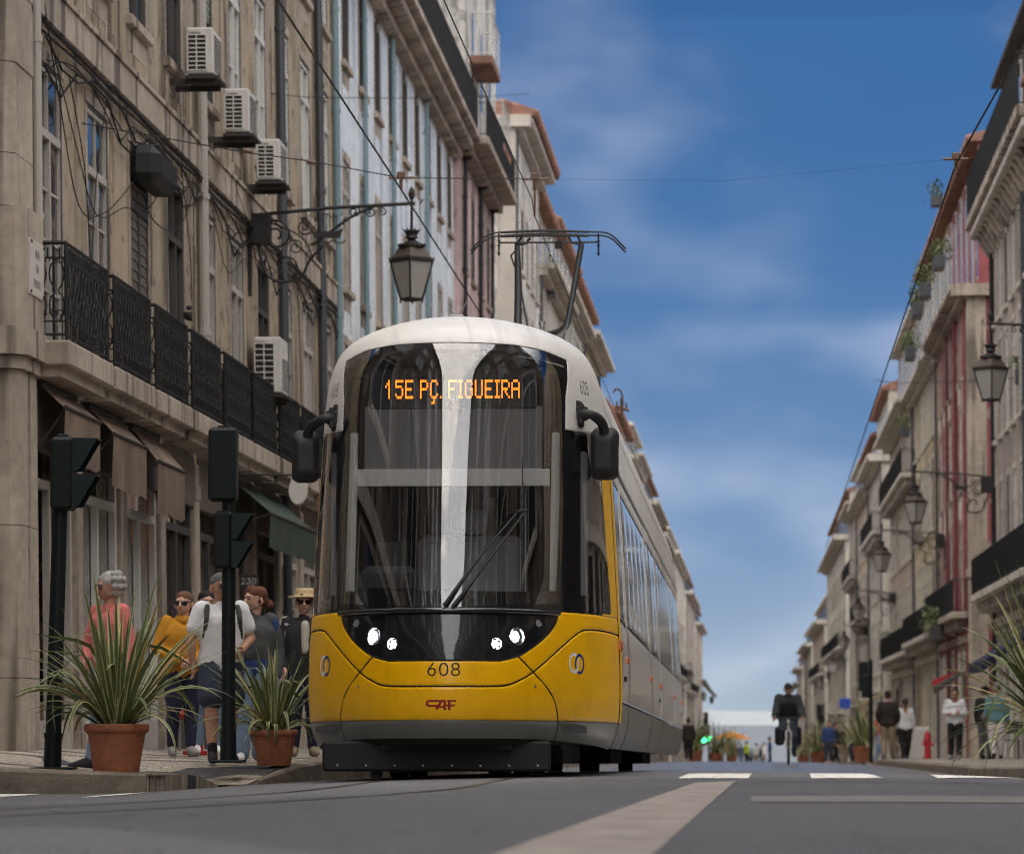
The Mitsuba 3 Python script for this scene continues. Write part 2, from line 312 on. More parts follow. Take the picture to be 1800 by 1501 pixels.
mat('mat_kerb', pr(proc(lambda p, n, uv: mi.Color3f(0.20, 0.165, 0.13) * (0.45 + 0.8 * fbm(p.x * 5 + p.y * 3, p.z * 9 + p.y * 2, 1.0)) * (0.7 + 0.5 * noise(p.x * 60, p.y * 60, p.z * 60))), 0.7))
kerb([(-18, 33.0), (-5.02, 33.0)], left_pave_z, road_z, 'worn stone kerb along the cross street in front of the left traffic light', 1.3)
kerb([(-4.98, 33.08), (-4.72, 34.9)], left_pave_z, road_z, 'short dropped stone kerb beside the nearer terracotta pot', .9)
kerb([(-4.52, 36.4), (KL, 37.6), (KL, 80)], left_pave_z, road_z, 'stone kerb running under the flank of the tram', 1.2)
kerb([(KR, 110), (KR, 38.5), (KR + .25, 37.9), (4.2, 37.6), (16, 37.6)], rz, road_z, 'long stone kerb of the right pavement', 1.3)
kerb([(KR + .02, 136), (KR, 125.2), (KR + .5, 124.4), (16, 124.4)], rz, road_z, 'far stone kerb beyond the second cross street', 1.5)
# painted markings and rails
mat('mat_mark_white', pr(proc(lambda p, n, uv: mi.Color3f(0.62, 0.61, 0.57) * (0.55 + 0.45 * smoothstep(0.25, 0.5, fbm(p.x * 14, p.y * 3, 2.0)))), 0.7))
mat('mat_mark_tan', pr(proc(lambda p, n, uv: mi.Color3f(0.25, 0.218, 0.194) * (0.75 + 0.4 * fbm(p.x * 6, p.y * 2, 2.0))), 0.7))
mat('mat_mark_faint', pr(proc(lambda p, n, uv: mi.Color3f(0.15, 0.143, 0.136) * (0.7 + 0.5 * fbm(p.x * 3, p.y * 6, 5.0))), 0.7))
mat('mat_rail', pr((0.10, 0.085, 0.075), 0.4, metallic=0.6))
def marking(poly, m, key, lift=.004, **k):
    v, f = flat_mesh(poly, lambda V, off: np.stack([V[:, 0], V[:, 1], road_z(V[:, 0], V[:, 1]) + lift], -1), (.25, .5)); return add(key, (v, f), m, **k)
def ground_hit(u, v, lo=6, hi=41):
    D = np.linspace(lo, hi, 6000); p = np.array([at(u, v, 1.0) - EYE]) * D[:, None] + EYE
    return p[np.argmin(np.abs(p[:, 2] - road_z(p[:, 0], D)))][:2]
cw = thing('crossing', 'worn white zebra crossing bars on the grey asphalt to the right of the tram', 'crossing')
for i, (u0, u1, w0, w1) in enumerate(((1213, 1322, 1192, 1316), (1423, 1522, 1426, 1552), (1633, 1727, 1648, 1800), (1845, 1935, 1885, 2040))):
    c = [ground_hit(u0, 1359.6), ground_hit(u1, 1359.6), ground_hit(w1, 1368), ground_hit(w0, 1368)]
    marking(P(c), 'mat_mark_white', cw + '__bar')
for x in (-6.3, -5.2): marking(sg.box(x, 30.2, x + .5, 32.4), 'mat_mark_white', cw + '__bar')
tl = [ground_hit(1222, 1376, 8), ground_hit(1293, 1373, 8), ground_hit(1150, 1501, 8), ground_hit(870, 1501, 8)]
d_ = tl[2] - tl[1]; e_ = tl[3] - tl[0]; tl[2] = tl[1] + d_ * 1.6; tl[3] = tl[0] + e_ * 1.6
marking(P(tl), 'mat_mark_tan', 'painted_line', label='wide faded tan line painted on the asphalt in the foreground', cat='road marking')
sl = [ground_hit(1320, 1400), ground_hit(1800, 1399), ground_hit(1800, 1411), ground_hit(1320, 1410)]
marking(P([sl[0], sl[1] + [.5, 0], sl[2] + [.5, 0], sl[3]]), 'mat_mark_faint', 'stop_line', label='faint pale line crossing the asphalt below the zebra bars', cat='road marking')
jl = [ground_hit(1290, 1374.2, 20), ground_hit(1800, 1376.5, 20)]
marking(sg.LineString([jl[0], jl[1] + [1, 0]]).buffer(.06), 'mat_rail', 'asphalt_joint', label='thin dark joint across the asphalt just before the zebra crossing', cat='joint')
for k, (x0, lab) in enumerate(((-2.85, 'left rail of the tram track in the asphalt'), (-1.85, 'right rail of the tram track in the asphalt'))):
    pts = np.array([(x0 - .9 * max(0, (26 - y) / 6) ** 1.7, y) for y in np.arange(12, 60, 1.0)])
    marking(sg.LineString(pts).buffer(.032), 'mat_rail', 'track_rail', label=lab, cat='rail')
# river and far shore at the end of the street
add('river', grid(np.linspace(-2500, 2500, 6), np.linspace(690, 5200, 6), lambda x, y: x * 0 - 9.2), 'mat_river', kind='structure')
mat('mat_river', pr((0.17, 0.178, 0.18), 0.4, specular=0.4))
mat('mat_far_shore', pr((0.21, 0.225, 0.235), 1.0))
hx = np.linspace(-2400, 2400, 90); hz = 6 + 22 * meshkit.noise(np.stack([hx / 260, hx * 0, hx * 0], -1), 3)
add('far_shore', (np.vstack([np.stack([hx, hx * 0 + 5100, hx * 0 - 12], -1), np.stack([hx, hx * 0 + 5350, hz], -1), np.stack([hx, hx * 0 + 5900, hx * 0 - 12], -1)]),
    np.vstack([np.stack([np.arange(89) + k * 90, np.arange(89) + k * 90 + 1, np.arange(89) + (k + 1) * 90 + 1, np.arange(89) + (k + 1) * 90], -1) for k in (0, 1)])), 'mat_far_shore', kind='structure')
# ================================================================ houses
W_ = {-1: WL, 1: WR}
class Fr:
    """facade frame: a along the street, z up, o outward from the wall"""
    def __init__(s, side, wall=None, lean=0.0): s.s, s.w, s.lean = side, W_[side] if wall is None else wall, lean
    def p(s, a, z, o=0.0):
        return np.array([s.s * (s.w - o) + s.s * s.lean * z, a, z])
    def box(s, mb, a0, a1, z0, z1, o0, o1, bev=0.0):
        k = MB().box((min(o0, o1), a0, z0), (max(o0, o1), a1, z1), bev); v, f = k.mesh()
        w = np.stack([s.s * (s.w - v[:, 0]) + s.s * s.lean * v[:, 2], v[:, 1], v[:, 2]], -1)
        return mb.raw(w, f if s.s < 0 else f[:, ::-1])
    def tube(s, mb, pts, r, n=6, **k): return mb.tube(np.array([s.p(*q) for q in pts]), r, n, **k)
    def wall(s, poly, o0, o1):
        """polygon in (a, z) with holes, from depth o0 to o1"""
        mb = MB()
        for g in getattr(poly, 'geoms', [poly]):
            t = trimesh.creation.extrude_polygon(g, o1 - o0, engine='earcut'); v = np.asarray(t.vertices)
            w = np.stack([s.s * (s.w - v[:, 2] - o0) + s.s * s.lean * v[:, 1], v[:, 0], v[:, 1]], -1)
            mb.raw(w, t.faces if s.s > 0 else t.faces[:, ::-1])
        return mb
def arch(a0, a1, z0, z1, rise=0.0):
    if rise <= 0: return sg.box(a0, z0, a1, z1)
    t = np.linspace(0, np.pi, 9); return P([(a0, z0), (a1, z0)] + [((a0 + a1) / 2 + (a1 - a0) / 2 * math.cos(x), z1 - rise + rise * math.sin(x)) for x in t])
WIN_MATS = ['mat_window_white', 'mat_window_grey', 'mat_window_white', 'mat_window_dark', 'mat_window_white']
def window(F, par, a, w, z0, z1, m, rec=.032, rise=0.0, cols=2, rows=3, transom=.24, detail=True, curtain=None, tilt=0.0):
    """a window in its opening: frame with mullions (a part), its glass and a curtain (sub-parts)"""
    a0, a1 = a - w / 2, a + w / 2; b = MB(); h = z1 - z0; t = .065
    for x0, x1, y0, y1 in ((a0, a0 + t, z0, z1), (a1 - t, a1, z0, z1), (a0 + t, a1 - t, z1 - t, z1), (a0 + t, a1 - t, z0, z0 + t * 1.4)): F.box(b, x0, x1, y0, y1, -rec - .05, -rec + .03)
    zt = z1 - h * transom
    if transom: F.box(b, a0 + t, a1 - t, zt - .05, zt + .04, -rec - .05, -rec + .045)
    if cols > 1: F.box(b, a - .045, a + .045, z0 + t, (zt if transom else z1) - .05, -rec - .05, -rec + .04); F.box(b, a - .02, a + .02, zt + .04, z1 - t, -rec - .04, -rec + .02)
    if detail:
        zz = np.linspace(z0 + t, zt - .05, rows + 1)[1:-1]
        for z in zz: F.box(b, a0 + t, a - .045, z - .015, z + .015, -rec - .04, -rec + .015); F.box(b, a + .045, a1 - t, z - .015, z + .015, -rec - .04, -rec + .015)
    k = add('window', b, m, par)
    jb = MB(); F.box(jb, a1 - .03, a1 + .045, z0, z1, -rec - .04, .004); F.box(jb, a0 + t, a1 - .03, z1 - .02, z1 + .03, -rec - .04, .004); add('shaded_jamb', jb, 'mat_window_dark', k)  # far side and head: dark frame colour also holds the deep reveal shade
    mb = MB(); j = rng.normal(0, .012, 4) if detail else np.zeros(4)
    for x0, x1, q in ((a0 + t, a, 0), (a, a1 - t, 1)):
        e = rng.normal(0, .004); ti = tilt * (z1 - z0) + rng.normal(0, .006); c = [F.p(x0, z0 + t, -rec - .01 + e), F.p(x1, z0 + t, -rec - .01 - e), F.p(x1, z1 - t, -rec - .01 - e - ti), F.p(x0, z1 - t, -rec - .01 + e - ti)]
        mb.quad(*(c if F.s < 0 else c[::-1]))
    add('pane', mb, 'mat_pane', k)
    if curtain and rng.random() < curtain:
        cb = MB(); n = 9; xs = np.linspace(a0 + t, a0 + t + (a1 - a0) * rng.uniform(.3, .9), n); zb = z0 + rng.uniform(0, .5) * h
        for i in range(n - 1):
            o0, o1 = -rec - .012 + .004 * (i % 2), -rec - .012 + .004 * ((i + 1) % 2)
            c = [F.p(xs[i], zb, o0), F.p(xs[i + 1], zb, o1), F.p(xs[i + 1], z1 - t, o1), F.p(xs[i], z1 - t, o0)]; cb.quad(*(c if F.s < 0 else c[::-1]))
        add('curtain', cb, 'mat_curtain', k)
    return k
def surround(F, par, a, w, z0, z1, m='mat_stone', t=.17, proud=.012, apron=False, rise=0.0, key='window_surround'):
    a0, a1 = a - w / 2, a + w / 2; b = MB()
    F.box(b, a0 - t, a0, z0, z1, -.02, proud); F.box(b, a1 + .05, a1 + t, z0, z1, -.02, proud); F.box(b, a0 - t, a1 + t, z1 + .035, z1 + t * 1.15, -.02, proud + .008)
    F.box(b, a0 - t - .04, a1 + t + .04, z0 - .13, z0, -.02, proud + .08, .012)
    if apron:
        F.box(b, a0 - t, a1 + t, z0 - .42, z0 - .13, -.02, proud - .004); [F.box(b, x, x + .13, z0 - .78, z0 - .42, -.02, proud - .006) for x in (a0 - t, a1 + t - .13)]
    return add(key, b, m, par)
def railing(F, par, a0, a1, z0, h, o, scroll=False, sides=True, m='mat_iron', pitch=.125, closed=False):
    """an iron balcony front at outward distance o, with returns to the wall"""
    b = MB(); r = .014
    def run(q0, q1):
        L = math.hypot(q1[0] - q0[0], q1[1] - q0[1]); q = lambda t: (q0[0] + (q1[0] - q0[0]) * t, q0[1] + (q1[1] - q0[1]) * t)
        for zz, rr in ((z0 + .06, .014), (z0 + h, .022), (z0 + h - .16, .011)) + (((z0 + .2, .010),) if scroll else ()):
            b.tube([F.p(q(0)[0], zz, q(0)[1]), F.p(q(1)[0], zz, q(1)[1])], rr, 4)
        n = max(2, round(L / pitch))
        for i in range(n + 1):
            A = q(i / n); big = i in (0, n)
            b.tube([F.p(A[0], z0, A[1]), F.p(A[0], z0 + h, A[1])], .017 if big else .0085, 4)
        if scroll:
            m_ = max(2, round(L / .21)); w = L / m_
            for i in range(m_):
                for sg_, top in ((1, 0), (-1, 0), (1, 1), (-1, 1)):
                    t = np.linspace(0, 1, 15); cx = (i + .5) * w + sg_ * (.02 + .30 * w * np.sin(np.pi * t) ** .8 * (1 - .55 * (t > .85)))
                    zz = z0 + .2 + (h - .36) * (.5 * top + .5 * t)
                    b.tube([F.p(q(c / L)[0], z_, q(c / L)[1]) for c, z_ in zip(cx, zz)], .009, 4, cap=False)
                    cc = (i + .5) * w + sg_ * .18 * w
                    th = np.linspace(0, 1.6 * np.pi, 9)
                    b.tube([F.p(q((cc + .045 * math.cos(x) * (1 - x / 8)) / L)[0], z0 + .2 + (h - .36) * (.12 + .5 * top + .33 * (top == 1)) + .045 * math.sin(x) * (1 - x / 8), q((cc + .045 * math.cos(x)) / L)[1]) for x in th], .008, 4, cap=False)
            for i in range(max(1, round(L / .11))):
                x = (i + .5) / max(1, round(L / .11)); b.tube([F.p(q(x)[0], z0 + h - .15, q(x)[1]), F.p(q(x)[0], z0 + h - .05, q(x)[1])], .012, 4)
    run((a0, o), (a1, o))
    if sides: run((a0, o), (a0, .02)); run((a1, o), (a1, .02))
    return add('railing', b, m, par)
def pipe(F, par, a, z0, z1, r=.055, m='mat_pipe_dark', o=.09, hopper=False, key='drainpipe'):
    b = MB(); F.tube(b, [(a, z0, o), (a, z1, o)], r, 10)
    for z in np.arange(z0 + 1.1, z1, 1.9): F.tube(b, [(a, z, o), (a, z + .07, o)], r * 1.28, 10); F.box(b, a - .02, a + .02, z, z + .06, 0, o)
    if hopper: F.box(b, a - .16, a + .16, z1 - .05, z1 + .28, .0, .26, .03)
    return add(key, b, m, par, smooth=35)
def aircon(F, par_label, a, z, o, w=.36, face_cam=True, name='air_conditioner', L=.80, H=.62):
    k = thing(name, par_label, 'air conditioner', 'air conditioners on the tan facade')
    b = MB(); F.box(b, a - L / 2, a + L / 2, z, z + H, o, o + w, .02); add('case', b, 'mat_plastic_white', k, smooth=30)
    # slatted end facing up the street, with its grid, and the fan grille on the front
    g = MB(); F.box(g, a - L / 2 - .006, a - L / 2 + .002, z + .05, z + H - .1, o + .02, o + w * .74, 0); add('end_recess', g, 'mat_room', k)
    for i in range(9):
        s_ = MB(); zz = z + .05 + i * (H - .15) / 8; F.box(s_, a - L / 2 - .02, a - L / 2 - .004, zz - .008, zz + .008, o + .01, o + w * .76); add('slat', s_, 'mat_plastic_white', k)
    s_ = MB(); [F.box(s_, a - L / 2 - .021, a - L / 2 - .005, z + .04, z + H - .09, x - .008, x + .008) for x in (o + .02, o + w * .38, o + w * .74)]; F.box(s_, a - L / 2 - .03, a - L / 2, z + H - .07, z + H - .03, o + .06, o + .2); add('end_grid', s_, 'mat_plastic_white', k)
    s_ = MB(); [F.box(s_, a - L * .42, a + L * .42, z + .06 + i * .045, z + .075 + i * .045, o + w, o + w + .01) for i in range(11)]; add('front_grille', s_, 'mat_window_dark', k)
    s_ = MB(); F.box(s_, a - L / 2 - .03, a + L / 2 + .03, z - .06, z - .02, o - .02, o + w + .06); F.box(s_, a - .3, a - .26, z - .13, z - .05, 0, o + w); F.box(s_, a + .26, a + .3, z - .13, z - .05, 0, o + w); add('bracket', s_, 'mat_rust_iron', k)
    return k
def tiled_roof(F, par, a0, a1, z, o_eave=.45, depth=6.0, rise=2.6, key='roof', m='mat_roof_tile'):
    b = MB(); pr_ = [(o_eave, z - .02), (o_eave, z + .12), (-depth, z + .12 + rise), (-depth, z - .02)]
    v = np.array([F.p(a, q[1], q[0]) for a in (a0 - .1, a1 + .1) for q in pr_])
    f = [[0, 1, 5, 4], [1, 2, 6, 5], [0, 4, 7, 3], [0, 3, 2, 1], [4, 5, 6, 7], [3, 7, 6, 2]]; b.raw(v, f if F.s > 0 else [q[::-1] for q in f])
    k = add(key, b, m, par)
    if m != 'mat_roof_tile': return k
    n = int((a1 - a0) / .42)                       # half-round cover tiles showing as a scalloped eave
    if n and n < 60:
        for i in range(n):
            a = a0 + (i + .5) * (a1 - a0) / n; e = MB(); e.tube([F.p(a, z + .11, o_eave + .05), F.p(a, z + .11 + 1.2 * rise / depth, o_eave - 1.2)], .10, 7); add('eave_tile', e, 'mat_roof_tile', k)
    return k
def house(label, side, a0, a1, pal, zc, floors, nb, cat='house', wall=None, lean=0.0, wmat='mat_wall', trim='mat_stone_pale', ground='shop', attic=0.0, roofrise=2.4, detail=True, end_wall=False, corn=.5,
          balc=(), wfrac=.44, balc_o=.55, name='house', wins=None, apron=False, curtain=.25, pipes=None, back_roof=True, surr=True, mats=None, far=False, group=None, gz=None, roofm='mat_roof_tile', apal=None):
    """floors: list of (sill, head, rise); zc: cornice height; nb: bays; balc: floors with iron balconies"""
    F = Fr(side, wall, lean); k = thing(name, label, cat, group); g = ground_z(side, a1) - .6 if gz is None else gz; L = a1 - a0; bw = L / nb; cs = a0 + bw * (np.arange(nb) + .5)
    holes, jobs = [], []; ww = bw * wfrac
    mm = mats or WIN_MATS
    for fi, (z0, z1, rise) in enumerate(floors):
        for c in cs: holes.append(arch(c - ww / 2, c + ww / 2, z0, z1, rise)); jobs.append((fi, c, ww, z0, z1, rise))
    zg = ground_z(side, (a0 + a1) / 2); zs = min(f[0] for f in floors) - .75
    if ground == 'shop':
        for c in cs: holes.append(sg.box(c - bw * .36, zg - .1, c + bw * .36, zs - .35))
    wp = sg.box(a0, g, a1, zc).difference(so.unary_union(holes)); mb = F.wall(wp, -.34, 0); mb.pal = float(pal)
    mb.u = [np.tile([float(pal), .5], (len(v), 1)) for v in mb.v]
    add('wall', mb, wmat, k)
    b = MB(); F.box(b, a0 + .01, a1 - .01, g, zc + attic, -9, -.55); add('dark_core', b, 'mat_room', k)  # solid near-black core, unseen, added to block light behind the facade
    if end_wall:
        for aa, dd in ((a0, 1),) if end_wall == 1 else ((a1, -1),):
            mb = MB(); F.box(mb, aa, aa + dd * .3, g, zc + attic, -9, -.341 if dd > 0 else -.341); mb.pal = float(pal); mb.u = [np.tile([float(pal), .5], (len(v), 1)) for v in mb.v]; add('end_wall', mb, wmat, k)
            cp = MB(); F.box(cp, aa - dd * .03, aa + dd * .55, g, zc, -.55, .06, .02); add('corner_pilaster', cp, trim, k)
            cp = MB(); F.box(cp, aa - dd * .25, aa + dd * .4, zc - .35, zc + .03, -9, corn * .9); add('end_cornice', cp, trim, k); cp = MB(); F.box(cp, aa - dd * .12, aa + dd * .4, zc * .33 + .2, zc * .33 + .45, -9, .12); add('end_string_course', cp, trim, k)
    cr = MB(); F.box(cr, a0, a1, zc - .42, zc - .2, -.1, corn * .45); F.box(cr, a0, a1, zc - .2, zc + .02, -.1, corn, .03); add('cornice', cr, trim, k); cr = MB(); F.box(cr, a0, a1, zs - .28, zs - .04, -.05, .09); add('string_course', cr, trim, k)
    for fi, c, w, z0, z1, rise in jobs:
        if far:
            continue
        m = mm[int(rng.integers(len(mm)))] if mats is None else mm[fi % len(mm)]
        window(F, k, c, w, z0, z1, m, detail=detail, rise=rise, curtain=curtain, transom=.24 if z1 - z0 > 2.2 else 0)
        if surr: surround(F, k, c, w, z0, z1, trim, apron=apron and fi > 0, rise=rise)
    if far:
        b = MB(); [F.box(b, c - w / 2 + .02, c + w / 2 - .02, z0, z1, -.12, -.07) for _, c, w, z0, z1, _ in jobs]; add('window_row', b, 'mat_pane', k, kind='stuff')
        b = MB(); [F.box(b, c - w / 2 - .13, c - w / 2, z0, z1 + .15, -.02, .035) and F.box(b, c + w / 2, c + w / 2 + .13, z0, z1 + .15, -.02, .035) for _, c, w, z0, z1, _ in jobs]; add('surround_row', b, trim, k, kind='stuff')
    for fi in [q for q in balc if q < len(floors)]:
        z0 = floors[fi][0]
        s_ = MB(); F.box(s_, a0 + .15, a1 - .15, z0 - .3, z0 - .1, -.05, balc_o + .06, .02); bk = add('balcony', s_, trim, k)
        railing(F, bk, a0 + .2, a1 - .2, z0 - .1, 1.02, balc_o, pitch=.15 if not far else .3)
        cb = MB(); [F.box(cb, c + d_ - .09, c + d_ + .09, z0 - .62, z0 - .3, -.02, balc_o * .8, .03) for c in cs for d_ in (-ww * .6, ww * .6)]; add('corbel', cb, trim, bk, kind='stuff' if a0 > 95 else None)
    if ground == 'shop':
        for i, c in enumerate(cs):
            b = MB(); x0, x1, z1 = c - bw * .36, c + bw * .36, zs - .35
            for q in ((x0, x0 + .09, zg - .1, z1), (x1 - .09, x1, zg - .1, z1), (x0 + .09, x1 - .09, z1 - .1, z1), (x0 + .09, x1 - .09, z1 - .85, z1 - .77), (c - .04, c + .04, zg - .1, z1 - .85)): F.box(b, *q, -.16, -.04)
            F.box(b, x0 + .09, x1 - .09, zg - .1, zg + .35, -.16, -.05)
            kk = add('shop_front', b, mm[int(rng.integers(len(mm)))] if not far else 'mat_window_dark', k); b = MB(); F.box(b, x0 + .05, x1 - .05, zg - .1, z1 - .02, -.14, -.12); add('pane', b, 'mat_pane', kk)
    if attic:
        aF = Fr(side, (WL if side < 0 else WR) + .45 if wall is None else wall + .45); ap = float(pal if apal is None else apal); mb = MB(); aF.box(mb, a0 + .02, a1 - .02, zc - .1, zc + attic, -6, 0); mb.pal = ap or 1e-6; mb.u = [np.tile([ap, .5], (len(v), 1)) for v in mb.v]; ak = add('attic', mb, wmat, k)
        for c in cs[:: (1 if bw > 2.6 else 2)]:
            b = MB(); aF.box(b, c - .42, c + .42, zc + .35, zc + attic - .35, -.02, .05); add('dormer_window', b, 'mat_window_white' if not far else 'mat_pane', ak); b = MB(); aF.box(b, c - .34, c + .34, zc + .43, zc + attic - .43, .0, .058); add('dormer_pane', b, 'mat_pane', ak)
        tiled_roof(aF, k, a0, a1, zc + attic, .4, 5.5, roofrise, m=roofm)
    elif back_roof: tiled_roof(F, k, a0, a1, zc + .02, corn + .12, 7.0, roofrise)
    ck = MB(); cc = rng.uniform(a0 + 1, a1 - 1); F.box(ck, cc - .4, cc + .4, zc, zc + attic + roofrise + rng.uniform(.6, 1.4), -4.2, -3.4, .02); F.box(ck, cc - .48, cc + .48, zc + attic + roofrise + .3, zc + attic + roofrise + .42, -4.28, -3.32); add('chimney', ck, trim, k)
    for pa in (pipes if pipes is not None else [(a0 + .12, 'mat_pipe_dark')]): pipe(F, k, pa[0], zg + .2, zc - .45, .055, pa[1], hopper=len(pa) > 2)
    return k
# ---------------------------------------------------------------- left row, first block: the tan house
LEAN = 0.018
FA = Fr(-1, None, LEAN)
A0, A1 = 40.75, 72.9; BAY = [42.72 + 3.18 * k for k in range(10)]
tan = thing('tan_house', 'weathered tan plaster house at the left edge with black iron balconies above awnings', 'house')
holes, w1, w2 = [], 1.42, 1.36
for c in BAY: holes += [sg.box(c - w1 / 2, 4.45, c + w1 / 2, 7.5), sg.box(c - w2 / 2, 9.1, c + w2 / 2, 11.75), sg.box(c - w2 / 2, 12.95, c + w2 / 2, 15.3), sg.box(c - 1.37, -1.2, c + 1.37, 3.75)]
mb = FA.wall(sg.box(A0, -1.5, A1, 16.6).difference(so.unary_union(holes)), -.36, 0); mb.u = [np.tile([float(TAN), .5], (len(v), 1)) for v in mb.v]; mb.pal = float(TAN)
mb.pal = float(TAN) or 1e-6; add('wall', mb, 'mat_wall', tan)
b = MB(); FA.box(b, A0 + .3, A1, 4.0, 17.5, -9, -.9); add('dark_core', b, 'mat_room', tan)  # unseen near-black core added to stop light passing behind the windows
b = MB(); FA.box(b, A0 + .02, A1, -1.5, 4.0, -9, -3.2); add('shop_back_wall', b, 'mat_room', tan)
b = MB(); FA.box(b, A0, A1, 7.98, 8.36, -.05, .07, .01); FA.box(b, A0, A1, 8.36, 8.42, -.05, .10); add('string_course', b, 'mat_stone', tan)
b = MB(); FA.box(b, A0, A1, 16.25, 16.6, -.1, .3); FA.box(b, A0, A1, 16.6, 16.85, -.1, .6, .03); add('cornice', b, 'mat_stone', tan)
tiled_roof(FA, tan, A0, A1, 16.86, .7, 7, 2.6)
shut = {2: 'mat_shutter'}; shut2 = {4: 'mat_shutter_green', 3: 'mat_shutter_green'}
for i, c in enumerate(BAY):
    FC = FA
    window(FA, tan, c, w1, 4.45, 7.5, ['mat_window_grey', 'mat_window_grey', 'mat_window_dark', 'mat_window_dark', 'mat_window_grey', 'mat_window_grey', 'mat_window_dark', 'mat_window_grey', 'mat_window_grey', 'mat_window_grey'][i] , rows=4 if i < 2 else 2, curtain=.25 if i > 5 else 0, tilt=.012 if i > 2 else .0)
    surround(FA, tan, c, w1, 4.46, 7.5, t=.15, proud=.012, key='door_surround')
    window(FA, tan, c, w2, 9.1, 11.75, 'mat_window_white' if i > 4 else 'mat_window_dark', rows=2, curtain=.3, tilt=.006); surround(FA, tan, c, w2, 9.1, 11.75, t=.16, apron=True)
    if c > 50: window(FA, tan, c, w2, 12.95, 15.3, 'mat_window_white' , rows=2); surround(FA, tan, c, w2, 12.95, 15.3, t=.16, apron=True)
    if i in shut:
        for q in range(30):
            b = MB(); FA.box(b, c - w1 / 2 + .01, c + w1 / 2 - .01, 5.15 + q * .064, 5.205 + q * .064, -.06, -.018 + .012 * (q % 2)); add('shutter_slat', b, shut[i], tan)
        b = MB(); FA.box(b, c - w1 / 2 - .1, c + w1 / 2 + .1, 7.02, 7.50, -.02, .40, .12); add('shutter_box', b, 'mat_cable', tan, smooth=30, label='black roller shutter box over the third first floor window')
    if i in shut2:
        for q in range(26):
            b = MB(); FA.box(b, c - w2 / 2 + .01, c + w2 / 2 - .01, 10.35 + q * .054, 10.397 + q * .054, -.06, -.022 + .01 * (q % 2)); add('shutter_slat', b, shut2[i], tan)
# balconies
for i, c in enumerate(BAY[:9]):
    a0, a1 = c - 1.36, c + 1.32; b = MB(); FA.box(b, a0 - .12, a1 + .12, 4.13, 4.40, -.05, .46, .02); FA.box(b, a0 - .05, a1 + .05, 4.02, 4.13, -.05, .36); bk = add('balcony', b, 'mat_stone', tan)
    railing(FA, bk, a0, a1, 4.41, 1.03, .40, scroll=True, m='mat_iron')
# corner pilaster of stone courses
def course(z0, z1, a0, a1, o0, o1, ch=.12, key='stone_block'):
    b = MB(); g = P([(o0, a0), (o1 - ch, a0), (o1, a0 + ch), (o1, a1), (o0, a1)]); t = trimesh.creation.extrude_polygon(g, z1 - z0 - .008, engine='earcut'); v = np.asarray(t.vertices)
    b.raw(np.stack([-(WL - v[:, 0]) - LEAN * (v[:, 2] + z0), v[:, 1] - .72, v[:, 2] + z0], -1), t.faces[:, ::-1] if False else t.faces); return add(key, b, 'mat_stone', tan)
zc_ = [-.6, .86, 2.42, 4.02]
for x0, x1 in ((-2.6, -1.3), (-1.29, -.62), (-.615, -.22), (-.215, .09)):
    for a, b_ in zip(zc_[:-1], zc_[1:]): course(a, b_, 41.0 + (.10 if x1 < 0 else 0) + (.05 if x0 < -.65 else 0), 42.05, x0, x1, .05 if x1 < 0 else .10)
course(4.02, 4.16, 40.92, 42.12, -2.6, .14, .14); course(4.16, 4.46, 40.86, 42.16, -2.6, .20, .16)
z = 4.46
for h in (1.25, .55, .95, .7, 1.2, .8, .9, 1.0, .75, 1.1, .9, 1.0, 1.2):
    if z > 16: break
    course(z, z + h, 41.02, 42.12, -.30, (.16 if z + h < 5.8 else .06) + rng.uniform(-.010, .010), .10); course(z, z + h, 41.06, 42.0, -1.4, -.31, .02); z += h
b = MB(); FA.box(b, 40.5, 40.9, -1, 17, -9, -1.4); add('end_wall', b, 'mat_stone', tan)
